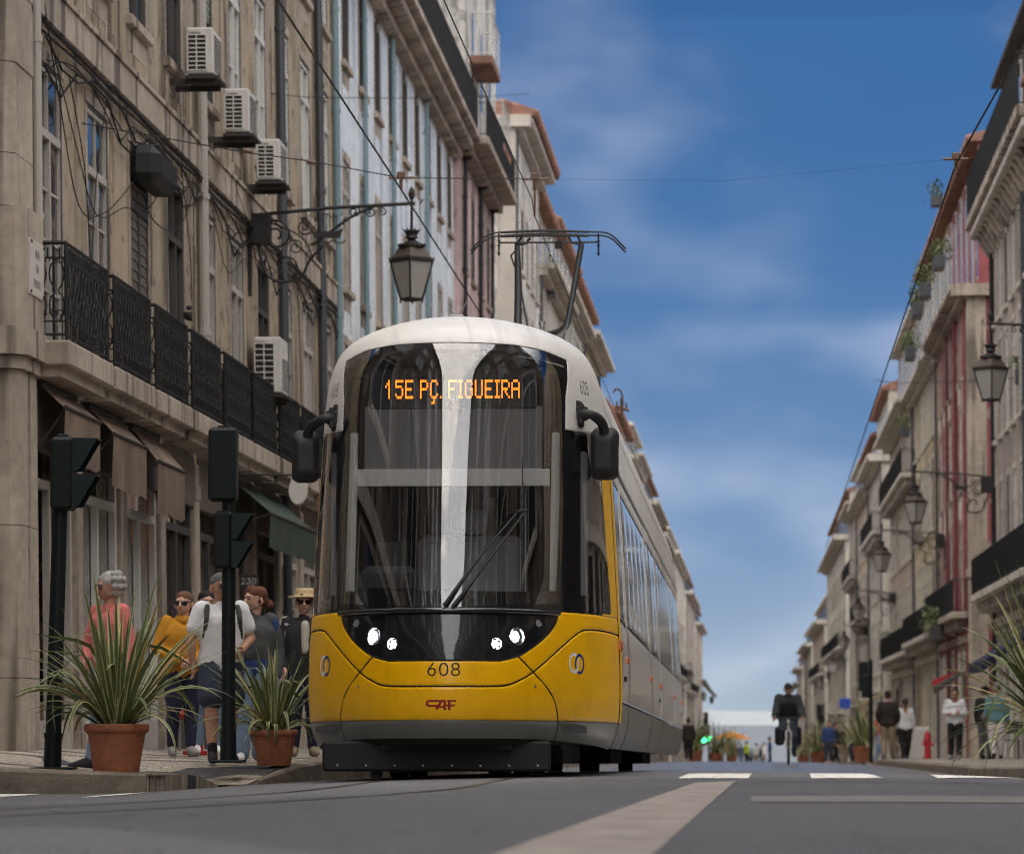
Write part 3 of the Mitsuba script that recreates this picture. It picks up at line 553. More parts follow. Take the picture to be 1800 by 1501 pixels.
# ground floor piers, shop fronts and awnings
for i, c in enumerate(BAY):
    x0, x1 = c - 1.37, c + 1.37
    b = MB(); FA.box(b, x0, x1, 3.30, 3.98, -.1, .03); add('fascia', b, 'mat_shutter', tan)
    b = MB(); FA.box(b, x1 + .0, x1 + .44, -1.2, 3.9, -.3, .035, .02); FA.box(b, x1 - .02, x1 + .46, 3.4, 3.6, -.2, .05); FA.box(b, x1 - .02, x1 + .46, -1.2, .3, -.2, .05, .01); add('stone_pier', b, 'mat_stone', tan)
    b = MB(); m = 'mat_window_dark' if i in (3, 4, 6) else 'mat_plastic_white' if i in (1, 2) else 'mat_window_grey'
    for q in ((x0, x0 + .12, -1, 3.74), (x1 - .12, x1, -1, 3.74), (x0 + .12, x1 - .12, 3.62, 3.74), (x0 + .12, x1 - .12, 2.9, 3.0), (c - .05, c + .05, -1, 2.9)): FA.box(b, *q, -.11, -.03)
    FA.box(b, x0 + .12, x1 - .12, -1, .42, -.17, -.04); kk = add('shop_front', b, m, tan)
    if i not in (0, 4, 5, 6):
        b = MB(); q = [FA.p(x0 + .1, .4, -.12), FA.p(x1 - .1, .4, -.12), FA.p(x1 - .1, 3.7, -.12), FA.p(x0 + .1, 3.7, -.12)]; b.quad(*q); add('pane', b, 'mat_shop_glass', kk)
        b = MB(); FA.box(b, x0 + .2, x1 - .2, .3, .62, -1.6, -.55, .02); [FA.box(b, x0 + .25, x1 - .25, z_, z_ + .04, -1.9, -1.6) for z_ in (1.2, 1.8, 2.4)]; add('display_shelf', b, 'mat_shelf', kk)
        for _ in range(7):
            b = MB(); a_ = rng.uniform(x0 + .3, x1 - .3); z_ = [.62, 1.24, 1.84, 2.44][int(rng.integers(4))]; o_ = -1.75 if z_ > .7 else -1.0; h_ = rng.uniform(.15, .45); FA.box(b, a_ - .12, a_ + .12, z_, z_ + h_, o_ - .1, o_ + .1, .03); add('displayed_goods', b, ['mat_shelf', 'mat_plastic_white', 'mat_shutter', 'mat_brick_red'][int(rng.integers(4))], kk)
mat('mat_shop_glass', {'type': 'thindielectric', 'int_ior': 1.6, 'specular_transmittance': rgb(.8, .8, .8)}, two=False)
mat('mat_shelf', pr((0.30, 0.22, 0.15), 0.6)); mat('mat_brick_red', pr((0.28, 0.07, 0.05), 0.7)); mat('mat_awning', pr(proc(lambda p, n, uv: mi.Color3f(0.16, 0.115, 0.085) * (0.6 + 0.8 * fbm(p.y * 2.2, p.z * 2.2, 4.0))), 0.9)); mat('mat_awning_green', pr((0.035, 0.048, 0.038), 0.9))
mat('mat_lamp_warm', pr((.8, .5, .2), .5))
b = MB(); b.lathe([(.001, -.09), (.05, -.09), (.085, 0), (.06, .13), (.001, .15)], FA.p(49.6, 2.74, -.45), 12); wl = thing('wall_lamp', 'small warm glowing lamp behind the shop window of the tan house', 'lamp'); add('bulb', b, 'mat_lamp_warm', wl, emitter={'type': 'area', 'radiance': rgb(2.6, 1.0, .28)})
b = MB(); b.tube([FA.p(49.6, 2.88, -.45), FA.p(49.6, 3.62, -.45)], .012, 6); add('rod', b, 'mat_iron', wl)
def awning(label, a0, a1, z0, z1, o0, o1, drop, m, group=None):
    k = thing('awning', label, 'awning', group); n = 14; aa = np.linspace(a0, a1, n); sag = lambda t: .03 * math.sin(t * 9 + a0)
    top = [FA.p(a, z0, o0) for a in aa]; ed = [FA.p(a, z1 + sag(i) * .6, o1) for i, a in enumerate(aa)]; dr_ = [FA.p(a, z1 - drop + sag(i * 1.7) * .8, o1 - .03 + .03 * math.sin(i * 2.1)) for i, a in enumerate(aa)]
    v = np.array(top + ed); i = np.arange(n - 1); add('canopy', (v, np.stack([i, i + 1, i + 1 + n, i + n], -1)), m, k, smooth=True)
    v = np.array(ed + dr_); add('valance', (v, np.stack([i, i + 1, i + 1 + n, i + n], -1)), m, k, smooth=True)
    b = MB(); b.tube([FA.p(a0 - .02, z1, o1), FA.p(a1 + .02, z1, o1)], .025, 6); b.tube([FA.p(a0 + .05, z0 - .7, .02), FA.p(a0 + .05, z1, o1)], .014, 5); b.tube([FA.p(a1 - .05, z0 - .7, .02), FA.p(a1 - .05, z1, o1)], .014, 5); b.tube([FA.p(a0, z0, o0), FA.p(a1, z0, o0)], .05, 8); add('frame', b, 'mat_rust_iron', k)
    return k
awning('drooping brown canvas awning nearest the left stone corner', BAY[0] - 1.1, BAY[0] + 1.15, 3.98, 3.72, .05, .34, .55, 'mat_awning', 'brown awnings under the balconies')
awning('drooping brown canvas awning in the middle of the brown three', BAY[1] - 1.2, BAY[1] + 1.25, 3.98, 3.66, .05, .36, .60, 'mat_awning', 'brown awnings under the balconies')
awning('drooping brown canvas awning with the longest hanging valance', BAY[2] - 1.2, BAY[2] + 1.0, 3.98, 3.55, .05, .40, .62, 'mat_awning', 'brown awnings under the balconies')
awning('dark green canvas awning behind the second traffic light', BAY[5] - 1.3, BAY[6] + 1.5, 3.9, 3.4, .05, .62, .5, 'mat_awning_green')
# pipes, cables, air conditioners, lamp details on the tan house
for a, z0, z1, r, m in ((41.5, 4.6, 16, .05, 'mat_pipe_pale'), (54.4, 4.6, 16, .075, 'mat_pipe_pale'), (63.9, 1, 16, .075, 'mat_pipe_dark'), (69.8, 1, 16, .075, 'mat_pipe_dark'), (72.7, 1, 16, .07, 'mat_pipe_blue')): pipe(FA, tan, a, z0, z1, r, m)
cab = thing('cable_bundle', 'tangle of black cables strung along the band of the tan facade', 'cable')
for j in range(9):
    aa = np.arange(42.0, 73.0, 1.05); ph = rng.uniform(0, 6, 3)
    z = 7.93 - .03 * j + .02 * np.sin(aa * 1.3 + ph[0]) - (.22 + .10 * (j % 4)) * (np.abs(np.sin(aa * .62 + ph[1])) ** 6) * (j > 4)
    mbq = MB(); mbq.tube([FA.p(a, zz, .06 + .02 * (j % 3)) for a, zz in zip(aa, z)], .009 + .004 * (j % 2), 5); add('cable', mbq, 'mat_cable', cab, smooth=True)
for pts in ([(42.1, 8.1), (43.0, 7.2), (44.2, 6.2), (46.0, 6.35), (48.2, 7.0), (50.3, 7.75)], [(42.1, 8.0), (44.0, 6.9), (45.4, 6.25), (47.5, 6.6), (49.5, 6.85), (51.6, 7.7)], [(43.6, 7.6), (44.6, 6.7), (45.0, 5.7), (45.4, 6.6), (46.2, 7.7)],
            [(47.6, 7.85), (49.5, 6.8), (52, 6.9), (53.6, 7.6)], [(52.4, 7.8), (53.2, 6.6), (53.3, 5.0)], [(53.6, 7.8), (53.5, 6.0), (53.6, 4.6)], [(55.5, 7.6), (57, 6.9), (59, 7.3), (60.5, 7.5)], [(58, 8.3), (59.5, 7.9), (60.5, 7.4), (60.9, 7.1)], [(66, 7.9), (66.4, 6.4), (66.4, 5.0)]):
    mbq = MB(); mbq.tube(catmull([FA.p(a, z, .07) for a, z in pts], 6), .0075, 5); add('cable', mbq, 'mat_cable', cab, smooth=True)
aircon(FA, 'pale air conditioner fixed highest and nearest on the tan facade', 52.15, 8.92, .25)
aircon(FA, 'pale air conditioner fixed in the middle of the stepped three', 55.9, 8.70, .25)
aircon(FA, 'pale air conditioner fixed lowest of the stepped three', 59.6, 8.52, .25)
aircon(FA, 'white air conditioner standing on the balcony under the lantern', 60.2, 5.35, .10, w=.42, L=.9, H=.85)
# street name plate on the corner pilaster
sp = thing('street_sign', 'pale stone street name plate RUA DA PRATA on the corner pilaster', 'sign')
o = FA.p(40.88, 5.1, .178)
mat('mat_plate', pr((0.50, 0.46, 0.41), 0.6))
add('plate', MB().box(o + [-.03, -.40, -.29], o + [.008, .40, .29], .006), 'mat_plate', sp)
for t_, dz in (('RUA', .15), ('DA', .0), ('PRATA', -.16)):
    v = MB().prism(text_poly(t_, .085), .003, frame(o + [.007, 0, dz], [0, 1, 0], [0, 0, 1])); add('lettering', v, 'mat_print_black', sp)
for dx in (-.36, .36):
    for dz in (-.26, .26): add('bolt', MB().box(o + [.006, dx - .02, dz - .015], o + [.02, dx + .02, dz + .015]), 'mat_iron', sp)
# ---------------------------------------------------------------- blue tiled house and pink house
blue = house('pale blue tiled house with rust stained downpipes beyond the tan house', -1, 72.95, 102.4, BLUE, 15.35, [(4.45, 7.4, 0), (8.5, 10.9, .22), (12.8, 14.8, .3)], 9, lean=.012, wmat='mat_azulejo', apron=True, corn=.55, name='blue_tiled_house',
             pipes=[(77.6, 'mat_pipe_blue'), (83.9, 'mat_pipe_blue'), (92.8, 'mat_pipe_blue')], balc=(0,), mats=['mat_window_dark', 'mat_window_grey', 'mat_window_dark'], wfrac=.34, trim='mat_stone', back_roof=False)
F2 = Fr(-1, None, .012); b = MB(); F2.box(b, 72.95, 102.4, 15.37, 15.55, -.2, .72, .02); tb = add('roof_balcony', b, 'mat_stone', blue); railing(F2, tb, 73.2, 102.2, 15.56, 1.05, .66, pitch=.16)
mb = MB(); Fr(-1, WL + 1.2).box(mb, 73, 102, 15.4, 18.8, -5, 0); mb.pal = float(PINK); mb.u = [np.tile([float(WHITE), .5], (len(v), 1)) for v in mb.v]; ak = add('attic', mb, 'mat_wall', blue); tiled_roof(Fr(-1, WL + 1.2), blue, 73, 102, 18.8, .35, 4.5, 1.6)
for c in np.arange(75, 101, 3.2): b = MB(); Fr(-1, WL + 1.2).box(b, c - .5, c + .5, 15.7, 18.1, -.02, .04); add('attic_door', b, 'mat_window_dark', ak)
pink = house('pink plaster house with three black downpipes and hoppers', -1, 102.45, 115.0, PINK, 15.5, [(4.0, 6.9, 0), (8.3, 10.9, 0), (12.2, 14.4, .25)], 4, wmat='mat_wall', corn=.75, name='pink_house', pipes=[(103.2, 'mat_cable', 1), (109.2, 'mat_cable', 1), (114.2, 'mat_cable', 1)], balc=(0,), mats=['mat_window_dark', 'mat_window_grey'], wfrac=.34, trim='mat_stone', back_roof=False)
F3 = Fr(-1); b = MB(); railing(F3, pink, 102.6, 114.9, 15.53, 1.05, .68, pitch=.16)
FT = Fr(-1, 7.42); mb = MB(); FT.box(mb, 103.5, 115.6, 15.4, 21.6, -6, 0); mb.pal = float(WHITE); mb.u = [np.tile([mb.pal, .5], (len(v), 1)) for v in mb.v]; ak = add('attic', mb, 'mat_wall', pink); tiled_roof(FT, pink, 103.5, 115.6, 21.6, .4, 5, 1.6)
for c in (105.5, 109, 112.5):
    b = MB(); FT.box(b, c - .5, c + .5, 17.0, 19.4, -.02, .03); wk = add('attic_window', b, 'mat_window_white', ak); b = MB(); FT.box(b, c - .4, c + .4, 17.1, 19.3, .0, .035); add('pane', b, 'mat_pane', wk)
for a_, z_ in ((104.6, 18.0), (109.5, 16.4)):
    b = MB(); FT.box(b, a_, a_ + 3.4, z_ - .22, z_, -.1, .62, .02); bk_ = add('terrace_balcony', b, 'mat_roof_tile', pink); railing(FT, bk_, a_ + .05, a_ + 3.35, z_, 1.15, .58, pitch=.5, m='mat_window_white')
# ---------------------------------------------------------------- the rest of both rows
def drop(fl, a): d = .0126 * (a - 100); return [(z0 - d, z1 - d, r) for z0, z1, r in fl]
FL = [(4.2, 7.0, 0), (8.2, 10.8, 0), (11.7, 13.8, .22)]; FL4 = [(4.2, 7.0, 0), (8.2, 10.8, 0), (11.9, 14.2, 0), (15.4, 17.4, 0)]
def row(side, specs):
    for a0, a1, pal, zc, attic, nb, lab, kw in specs:
        far = a0 > 235; fl = FL4 if zc > 17 else FL; d = .0126 * (a0 - 100); fl = [f for f in drop(fl, a0) if f[1] < zc - .4]
        kw.setdefault('roofm', 'mat_roof_tile' if int(a0) % 3 or a0 < 150 else 'mat_stone_pale')
        house(lab, side, a0, a1, pal, zc, fl, nb, attic=attic, detail=a0 < 150, far=far, curtain=.3 if a0 < 180 else 0, **kw)
row(-1, [
 (126, 141, WHITE, 19.6, 0, 5, 'tall white house with red tiled eave behind the pink house', dict(end_wall=1, balc=(0, 2), corn=.6, name='white_house')),
 (141, 158, CREAM, 16.6, 3.0, 5, 'cream house with attic and iron balcony beyond the tall white house', dict(balc=(0, 3) if False else (0, 2), corn=.7, name='cream_house')),
 (158, 178, WHITE, 17.6, 2.6, 6, 'pale house with red attic roof behind the pantograph', dict(balc=(0,), corn=.6, name='pale_house')),
 (178, 198, OCHRE, 17.8, 2.2, 6, 'ochre house with fenced roof terrace beside the tram roof', dict(balc=(0, 2), corn=.8, name='ochre_house')),
 (209, 233, BEIGE, 15.0, 2.0, 7, 'beige house beyond the third cross street on the left', dict(end_wall=1, balc=(0, 2), corn=.7)),
 (233, 258, CREAM, 15.8, 2.5, 7, 'cream house far down the left row', dict(balc=(0,), corn=.7)),
 (258, 281, WHITE, 17.6, 1.8, 6, 'white house with a red pyramid roof far down the left row', dict(corn=.6, balc=(2,))),
 (292, 328, GREY, 16.4, 2.2, 10, 'grey house above the rear end of the tram', dict(end_wall=1, corn=.8, balc=(1,))),
 (328, 364, BEIGE, 15.4, 2.0, 10, 'beige house in the far left row with dark balcony', dict(corn=.7, balc=(2,))),
 (375, 447, CREAM, 16.2, 2.0, 20, 'long cream house in the far left row', dict(end_wall=1, corn=.8, balc=(1,))),
 (458, 530, GREY, 15.0, 2.6, 20, 'long grey house near the river end of the left row', dict(end_wall=1, corn=.9, balc=(1,))),
 (541, 613, BEIGE, 13.4, 2.6, 20, 'last beige house of the left row before the river', dict(end_wall=1, corn=.9))])
row(1, [
 (126, 146.5, RED, 14.1, 4.6, 6, 'deep red house with white window blocks and plant filled roof terrace', dict(end_wall=1, corn=.6, name='red_house', pipes=[(126.6, 'mat_pipe_red'), (133.2, 'mat_pipe_red'), (138.8, 'mat_pipe_red')], mats=['mat_window_grey', 'mat_window_white', 'mat_window_grey'], wfrac=.33, trim='mat_stone', balc=(0,), roofrise=1.6)),
 (146.5, 168, OCHRE, 13.9, 4.8, 7, 'ochre house next to the deep red house', dict(corn=.55, balc=(0,), name='ochre_house')),
 (168, 198, BEIGE, 13.9, 4.3, 10, 'beige house with dark corner balcony beyond the ochre one', dict(corn=.8, balc=(0, 2), name='beige_house')),
 (209, 232, CREAM, 14.2, 3.4, 7, 'cream house beyond the third cross street on the right', dict(end_wall=1, corn=.8, balc=(2,))),
 (232, 258, BEIGE, 13.8, 3.0, 8, 'beige house behind the small right lanterns', dict(corn=.7, balc=(1,))),
 (258, 281, GREY, 14.4, 2.6, 7, 'grey house far down the right row', dict(corn=.8, balc=(2,))),
 (292, 364, CREAM, 13.8, 3.2, 20, 'long cream house far down the right row', dict(end_wall=1, corn=.9, balc=(1,))),
 (375, 447, BEIGE, 9.6, 2.2, 20, 'long beige house near the end of the right row', dict(end_wall=1, corn=.9, balc=(1,))),
 (458, 530, GREY, 9.0, 2.2, 20, 'grey house behind the cyclist near the river', dict(end_wall=1, corn=1.0)),
 (541, 613, CREAM, 7.4, 1.6, 20, 'last pale house of the right row before the river', dict(end_wall=1, corn=1.0))])
mat('mat_pipe_red', pr((0.17, 0.045, 0.05), 0.5))
# white blocks over and under the red house windows
FR = Fr(1); red = [k for k in labels if k.startswith('red_house')][0]
for c in 126 + (20.5 / 6) * (np.arange(6) + .5):
    for z0, z1, r in drop(FL, 126):
        for zz in ((z1 + .2, z1 + .62), (z0 - .62, z0 - .13)):
            b = MB(); FR.box(b, c - .62, c + .62, zz[0], zz[1], -.02, .05, .01); add('window_block', b, 'mat_stone_pale', red)
for c in 126 + (20.5 / 6) * (np.arange(7)):
    b = MB(); FR.box(b, max(126.02, c - .55), min(146.4, c + .55), -2.6, 2.6, -.3, .05, .02); add('stone_pier', b, 'mat_stone_pale', red)
# right row, first block: only its far end is in view
r1 = house('grey rose house at the right edge with heavy corbelled roof balcony', 1, 92, 114.2, GREY, 14.3, [(4.0, 6.9, 0), (8.2, 10.8, 0), (11.5, 13.4, 0)], 8, corn=.6, name='grey_rose_house', balc=(0,), balc_o=.62, apron=False, pipes=[(99.6, 'mat_pipe_dark'), (112.6, 'mat_cable')], wfrac=.36, attic=4.2, roofrise=.5, roofm='mat_window_dark', apal=SLATE)
F4 = Fr(1); b = MB(); F4.box(b, 92, 114.2, 14.35, 14.62, -.1, .72, .02); kb = add('roof_balcony', b, 'mat_stone', r1); railing(F4, kb, 92.2, 114.1, 14.62, 1.25, .66, pitch=.13); b = MB()
for c in np.arange(93, 114.2, 1.2):
    b = MB(); b.man(m3.Manifold.hull_points(np.array([F4.p(c + d, z, o) for d in (-.16, .16) for z, o in ((13.5, 0), (13.5, .12), (14.0, .42), (14.34, .6), (14.34, 0))]))); add('corbel', b, 'mat_stone', kb)
# rows behind the camera, seen only as reflections; painted dark to dim those
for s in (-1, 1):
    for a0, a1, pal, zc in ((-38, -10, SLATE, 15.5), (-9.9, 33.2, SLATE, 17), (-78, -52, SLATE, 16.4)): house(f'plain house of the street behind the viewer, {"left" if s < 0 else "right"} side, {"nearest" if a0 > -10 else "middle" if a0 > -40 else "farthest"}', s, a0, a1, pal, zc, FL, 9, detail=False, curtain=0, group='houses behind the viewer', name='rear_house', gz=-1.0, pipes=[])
b = Fr(1); house('plain house facing the tram from the near right block', 1, 41.4, 91.9, GREY, 15.0, FL, 16, detail=False, curtain=0, name='near_right_house', pipes=[])
# the blocks go back from the street along both cross streets
for s in (-1, 1):
    for i, (a0, a1, hgt) in enumerate(((-78, 33.2, 15.5), (41.6, 114.5, 16.0), (126.2, 197.8, 15.0))):
        for j in range(3):
            f = Fr(s, W_[s] + 9.2 + 17 * j); mb = MB(); f.box(mb, a0, a1, -6, hgt + (.9, -.6, .4)[(i + j) % 3], -16.8, 0); mb.pal = float((CREAM, OCHRE, GREY)[(i + j) % 3]); mb.u = [np.tile([mb.pal, .5], (len(v), 1)) for v in mb.v]
            add('wall', mb, 'mat_wall', thing('side_street_house', f'plain house {("directly", "two deep", "three deep")[j]} behind the {("rear", "first", "second")[i]} block of the {"left" if s < 0 else "right"} row', 'house', 'houses along the cross streets'))

for s in (-1, 1):  # added, unseen: these close off the sky mirrored in the windscreen
    for a0, a1 in ((-8, 60), (104, 140)):
        f = Fr(s, 66); mb = MB(); f.box(mb, a0, a1, -6, 15, -12, 0); mb.pal = float(CREAM); mb.u = [np.tile([mb.pal, .5], (len(v), 1)) for v in mb.v]; add('wall', mb, 'mat_wall', thing('side_street_house', f'added unseen house closing the {"first" if a0 < 0 else "second"} cross street on the {"left" if s < 0 else "right"}', 'house', 'added houses closing the cross streets'))
# ================================================================ the tram
TRAM_YAW, TRAM_SLOPE = 20 / 7000, 0.0118
TRAM_O = np.array([-2.345, 30.3, -0.008])
def tramw(v):
    """tram local (x right, y to the rear, z up from the rail) -> world"""
    v = np.asarray(v, float); x, y, z = v[..., 0], v[..., 1], v[..., 2]
    return np.stack([TRAM_O[0] + x + TRAM_YAW * y, TRAM_O[1] + y - TRAM_YAW * x, TRAM_O[2] + z - TRAM_SLOPE * y], -1)
_prof = np.array([  # p, z, nose y, half width, nose depth
    (0.20, .20, .20, 1.15, 2.15), (0.34, .34, .075, 1.225, 2.26), (0.45, .45, .03, 1.25, 2.3), (0.70, .70, 0, 1.262, 2.33), (1.0, 1.0, .015, 1.258, 2.33),
    (1.3, 1.3, .07, 1.242, 2.32), (1.9, 1.9, .215, 1.212, 2.18), (2.5, 2.5, .362, 1.176, 2.02), (2.76, 2.76, .426, 1.158, 1.92), (3.06, 3.07, .505, 1.128, 1.78),
    (3.26, 3.28, .562, 1.082, 1.66), (3.40, 3.415, .65, 1.01, 1.52), (3.6, 3.53, .80, .86, 1.33), (3.8, 3.615, 1.02, .65, 1.1), (4.05, 3.68, 1.42, .35, .68), (4.4, 3.705, 2.1, .004, .02)])
from scipy.ndimage import gaussian_filter1d
_pd = np.linspace(.2, 4.4, 421); _pf = []
for _k in range(1, 5):
    _y = PchipInterpolator(_prof[:, 0], _prof[:, _k])(_pd); _s = gaussian_filter1d(_y, 9 if _k > 1 else 4, mode='nearest'); _b = np.clip((_pd - .9) / .3, 0, 1) * np.clip((3.5 - _pd) / .15, 0, 1); _pf.append(PchipInterpolator(_pd, _y * (1 - _b) + _s * _b))
_ph = np.linspace(0, np.pi / 2, 6000); _NE = 2.08
_cx, _cy = np.sin(_ph) ** (2 / _NE), 1 - np.cos(_ph) ** (2 / _NE)
_cl = np.concatenate([[0], np.cumsum(np.hypot(np.diff(_cx), np.diff(_cy) * 1.84))]); _cl /= _cl[-1]
QM, YJ = 2.75, 2.6                      # metres of skin per quarter; where the straight side begins
def skin(S, p, off=0.0):
    """S metres round the nose from its middle, p up the profile -> local point, pushed out by off"""
    S, p = np.broadcast_arrays(np.asarray(S, float), np.asarray(p, float))
    def pos(S, p):
        q = S / QM; aq = np.minimum(np.abs(q), 1); z, y0, w, d = (f(np.clip(p, .2, 4.4)) for f in _pf)
        y = y0 + d * np.interp(aq, _cl, _cy); x = np.sign(q) * w * np.interp(aq, _cl, _cx)
        e = np.maximum(np.abs(q) - 1, 0); y = y + e / 0.35 * (YJ - (y0 + d))
        return np.stack([x, y, z], -1)
    P = pos(S, p)
    if np.any(off):
        a = pos(S + 1e-3, p) - pos(S - 1e-3, p); b = pos(S, p + 1e-3) - pos(S, p - 1e-3)
        n = np.cross(a, b); n /= np.linalg.norm(n, axis=-1, keepdims=True) + 1e-12
        P = P + n * np.asarray(off)[..., None] if np.ndim(off) else P + n * off
    return P
def project(w):
    d = np.asarray(w) - EYE; f = d @ _F
    return np.stack([900 + FPX * (d @ _R) / f, 750.5 - FPX * (d @ _U) / f], -1)
_gS, _gp = np.meshgrid(np.linspace(-2.7, 2.7, 320), np.linspace(.22, 3.9, 220), indexing='ij')
_gpx = project(tramw(skin(_gS, _gp)))
def trace(pts):
    """photograph pixels -> (S, p) on the nose"""
    out = []
    for u, v in pts:
        i = np.unravel_index(np.argmin((_gpx[..., 0] - u) ** 2 + (_gpx[..., 1] - v) ** 2), _gS.shape); sp = np.array([_gS[i], _gp[i]])
        for _ in range(6):
            f0 = project(tramw(skin(*sp))); J = np.stack([(project(tramw(skin(sp[0] + 1e-3, sp[1]))) - f0) / 1e-3, (project(tramw(skin(sp[0], sp[1] + 1e-3))) - f0) / 1e-3], 1)
            st = np.clip(np.linalg.lstsq(J, np.array([u, v]) - f0, rcond=None)[0], -.05, .05); sp = sp + st
        out.append(sp)
    return np.array(out)
def on_skin(off0=0.0):
    return lambda V, off: tramw(skin(V[:, 0], V[:, 1], off + off0 + 1e-9))

mat('mat_tram_yellow', pr(proc(lambda p, n, uv: mi.Color3f(0.95, 0.50, 0.0) * (0.95 + 0.10 * fbm(p.x * 2.5, p.z * 2.5, p.y * 2)) * (1 - 0.22 * smoothstep(0.62, 0.40, p.z) * fbm(p.x * 9, p.z * 14, 3.0)) * (1 - 0.05 * smoothstep(0.6, 0.75, fbm(p.x * 14, p.z * 3.0, 8.0)))), 0.30, specular=0.3, clearcoat=0.6, clearcoat_gloss=0.97))
mat('mat_tram_white', pr(proc(lambda p, n, uv: mi.Color3f(0.80, 0.78, 0.735) * (0.94 + 0.08 * fbm(p.x * 3, p.z * 3, p.y)) * (1 - 0.12 * smoothstep(0.58, 0.8, fbm(p.x * 16 + p.y * 3, p.z * 1.5, 5.0)))), 0.28, specular=0.5, clearcoat=0.8, clearcoat_gloss=0.95))
mat('mat_tram_grey', pr((0.135, 0.14, 0.125), 0.30, clearcoat=0.7, clearcoat_gloss=0.95))
mat('mat_tram_black', pr((0.008, 0.009, 0.012), 0.06, specular=0.8, clearcoat=1.0, clearcoat_gloss=0.98))
mat('mat_tram_silver_reflect', pr((0.66, 0.60, 0.52), 0.08, metallic=0.55, clearcoat=1.0, clearcoat_gloss=0.98))  # pale silver paint, warmed by a painted tan reflection of the facades
mat('mat_seam', pr((0.012, 0.010, 0.008), 0.8))
mat('mat_glass', {'type': 'thindielectric', 'int_ior': 1.95, 'specular_transmittance': rgb(0.80, 0.81, 0.82)}, two=False)
mat('mat_tram_side_glass', pr((0.035, 0.037, 0.04), 0.03, specular=1.0, clearcoat=1.0, clearcoat_gloss=0.99))
mat('mat_under', pr((0.012, 0.012, 0.013), 0.75))
mat('mat_print_black', pr((0.012, 0.012, 0.014), 0.5))
mat('mat_print_red', pr((0.33, 0.012, 0.02), 0.4))
mat('mat_print_blue', pr((0.03, 0.05, 0.19), 0.4))
mat('mat_print_white', pr((0.78, 0.78, 0.76), 0.4))
mat('mat_amber', pr((0.50, 0.10, 0.01), 0.15, clearcoat=1.0))
mat('mat_lamp_shell', pr((0.5, 0.5, 0.52), 0.12, metallic=1.0))
mat('mat_blind', pr((0.22, 0.22, 0.23), 0.8))
mat('mat_cab_dark', pr((0.045, 0.045, 0.05), 0.7))
mat('mat_cab_grey', pr((0.42, 0.43, 0.45), 0.6))
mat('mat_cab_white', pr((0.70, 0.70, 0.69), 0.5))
tram = thing('tram', 'long yellow and white low floor tram with lit headlights coming down the street', 'tram')
def mirror(a): a = np.asarray(a, float); return a * [-1, 1]
def sym(a):
    """closed outline from its right half, top middle round to bottom middle"""
    a = np.asarray(a); return P(np.vstack([a, mirror(a)[::-1]])).buffer(0)
# outlines read off the photograph, laid on the skin
ws = trace([(905, 607), (955, 617), (996, 634), (994, 700), (991, 850), (987, 1000), (984, 1062)])
ws = np.vstack([[0, trace([(803, 602)])[0, 1]], ws, [0, trace([(790, 1068)])[0, 1]]]); windscreen = sym(ws)
qw = trace([(1004, 757), (1040, 759), (1057, 763), (1058, 850), (1065, 950), (1075, 1080), (1050, 1076), (992, 1070), (998, 900)]); quarter = P(qw).buffer(-.02).buffer(.02)
mk = trace([(984, 1074), (976, 1099), (955, 1124), (922, 1148), (905, 1155), (880, 1161)]); mk = catmull(mk, 5)
mask = sym(np.vstack([[0, mk[0, 1] - .015], mk, [0, mk[-1, 1]]]))
pg = 0.44; qedge = 1.02 * QM; sill = 1.285
grey_low = catmull([(0, .30), (.7, .295), (1.5, .265), (qedge * .9, .225), (qedge, .232)], 6)
s1 = catmull(trace([(800, 1206), (860, 1206), (892, 1204), (915, 1195), (938, 1181), (985, 1140), (1018, 1112), (1036, 1107), (1060, 1109), (1080, 1114)]), 5); s1 = np.vstack([[0, s1[0, 1]], s1[s1[:, 0] > .05], [qedge + .2, s1[-1, 1] + .0]])
s2 = np.vstack([catmull(trace([(906, 1148), (938, 1181), (962, 1208), (975, 1230), (981, 1255)]), 5), trace([(982, 1270)]), [[trace([(976, 1290)])[0, 0], .2]]])
groove = so.unary_union([sg.LineString(x).buffer(.0065) for a in (s1, s2) for x in (a, mirror(a))])
box_low = sg.box(-qedge, pg, qedge, sill)
rimgap = lambda g: g.buffer(.006)
yellow_low = box_low.difference(rimgap(mask)).difference(groove)
# the yellow reaches a little higher beside the mask
for i, g in enumerate(sorted(yellow_low.geoms, key=lambda g: (round(g.centroid.y, 2), g.centroid.x))):
    if g.area > .002: add('front_panel', flat_mesh(g, on_skin(), (.06, .06), .009, .006), 'mat_tram_yellow', tram, smooth=True)
for s in (1, -1):
    q0 = np.asarray(quarter.exterior.coords) * [s, 1]
    strip = sg.box(min(s * 1.6, s * qedge), sill + .004, max(s * 1.6, s * qedge), 2.735).difference(rimgap(P(q0))).difference(sg.box(-1.9, 0, 1.9, 4))
    for g in getattr(strip, 'geoms', [strip]):
        if g.area > .01: add('pillar_trim', flat_mesh(g, on_skin(), (.06, .08), .006, .004), 'mat_tram_yellow', tram, smooth=True)
grey = P(np.vstack([[(0, pg - .003)], [(qedge, pg - .003)], grey_low[::-1], mirror(grey_low)[1:], [(-qedge, pg - .003)]])).buffer(0).difference(groove)
for g in sorted(grey.geoms, key=lambda g: g.centroid.x): add('bumper_panel', flat_mesh(g, on_skin(), (.06, .05), .006, .004), 'mat_tram_grey', tram, smooth=True)
wtop = sg.box(-1.345 * QM, 2.74, 1.345 * QM, 4.39).difference(rimgap(windscreen))
add('roof_hood', flat_mesh(wtop, on_skin(), (.06, .06), .006, .004), 'mat_tram_white', tram, smooth=True)
surround = sg.box(-qedge, sill - .02, qedge, 2.75).difference(windscreen.buffer(-.03)).difference(so.unary_union([quarter, P(np.asarray(quarter.exterior.coords) * [-1, 1])]).buffer(-.025))
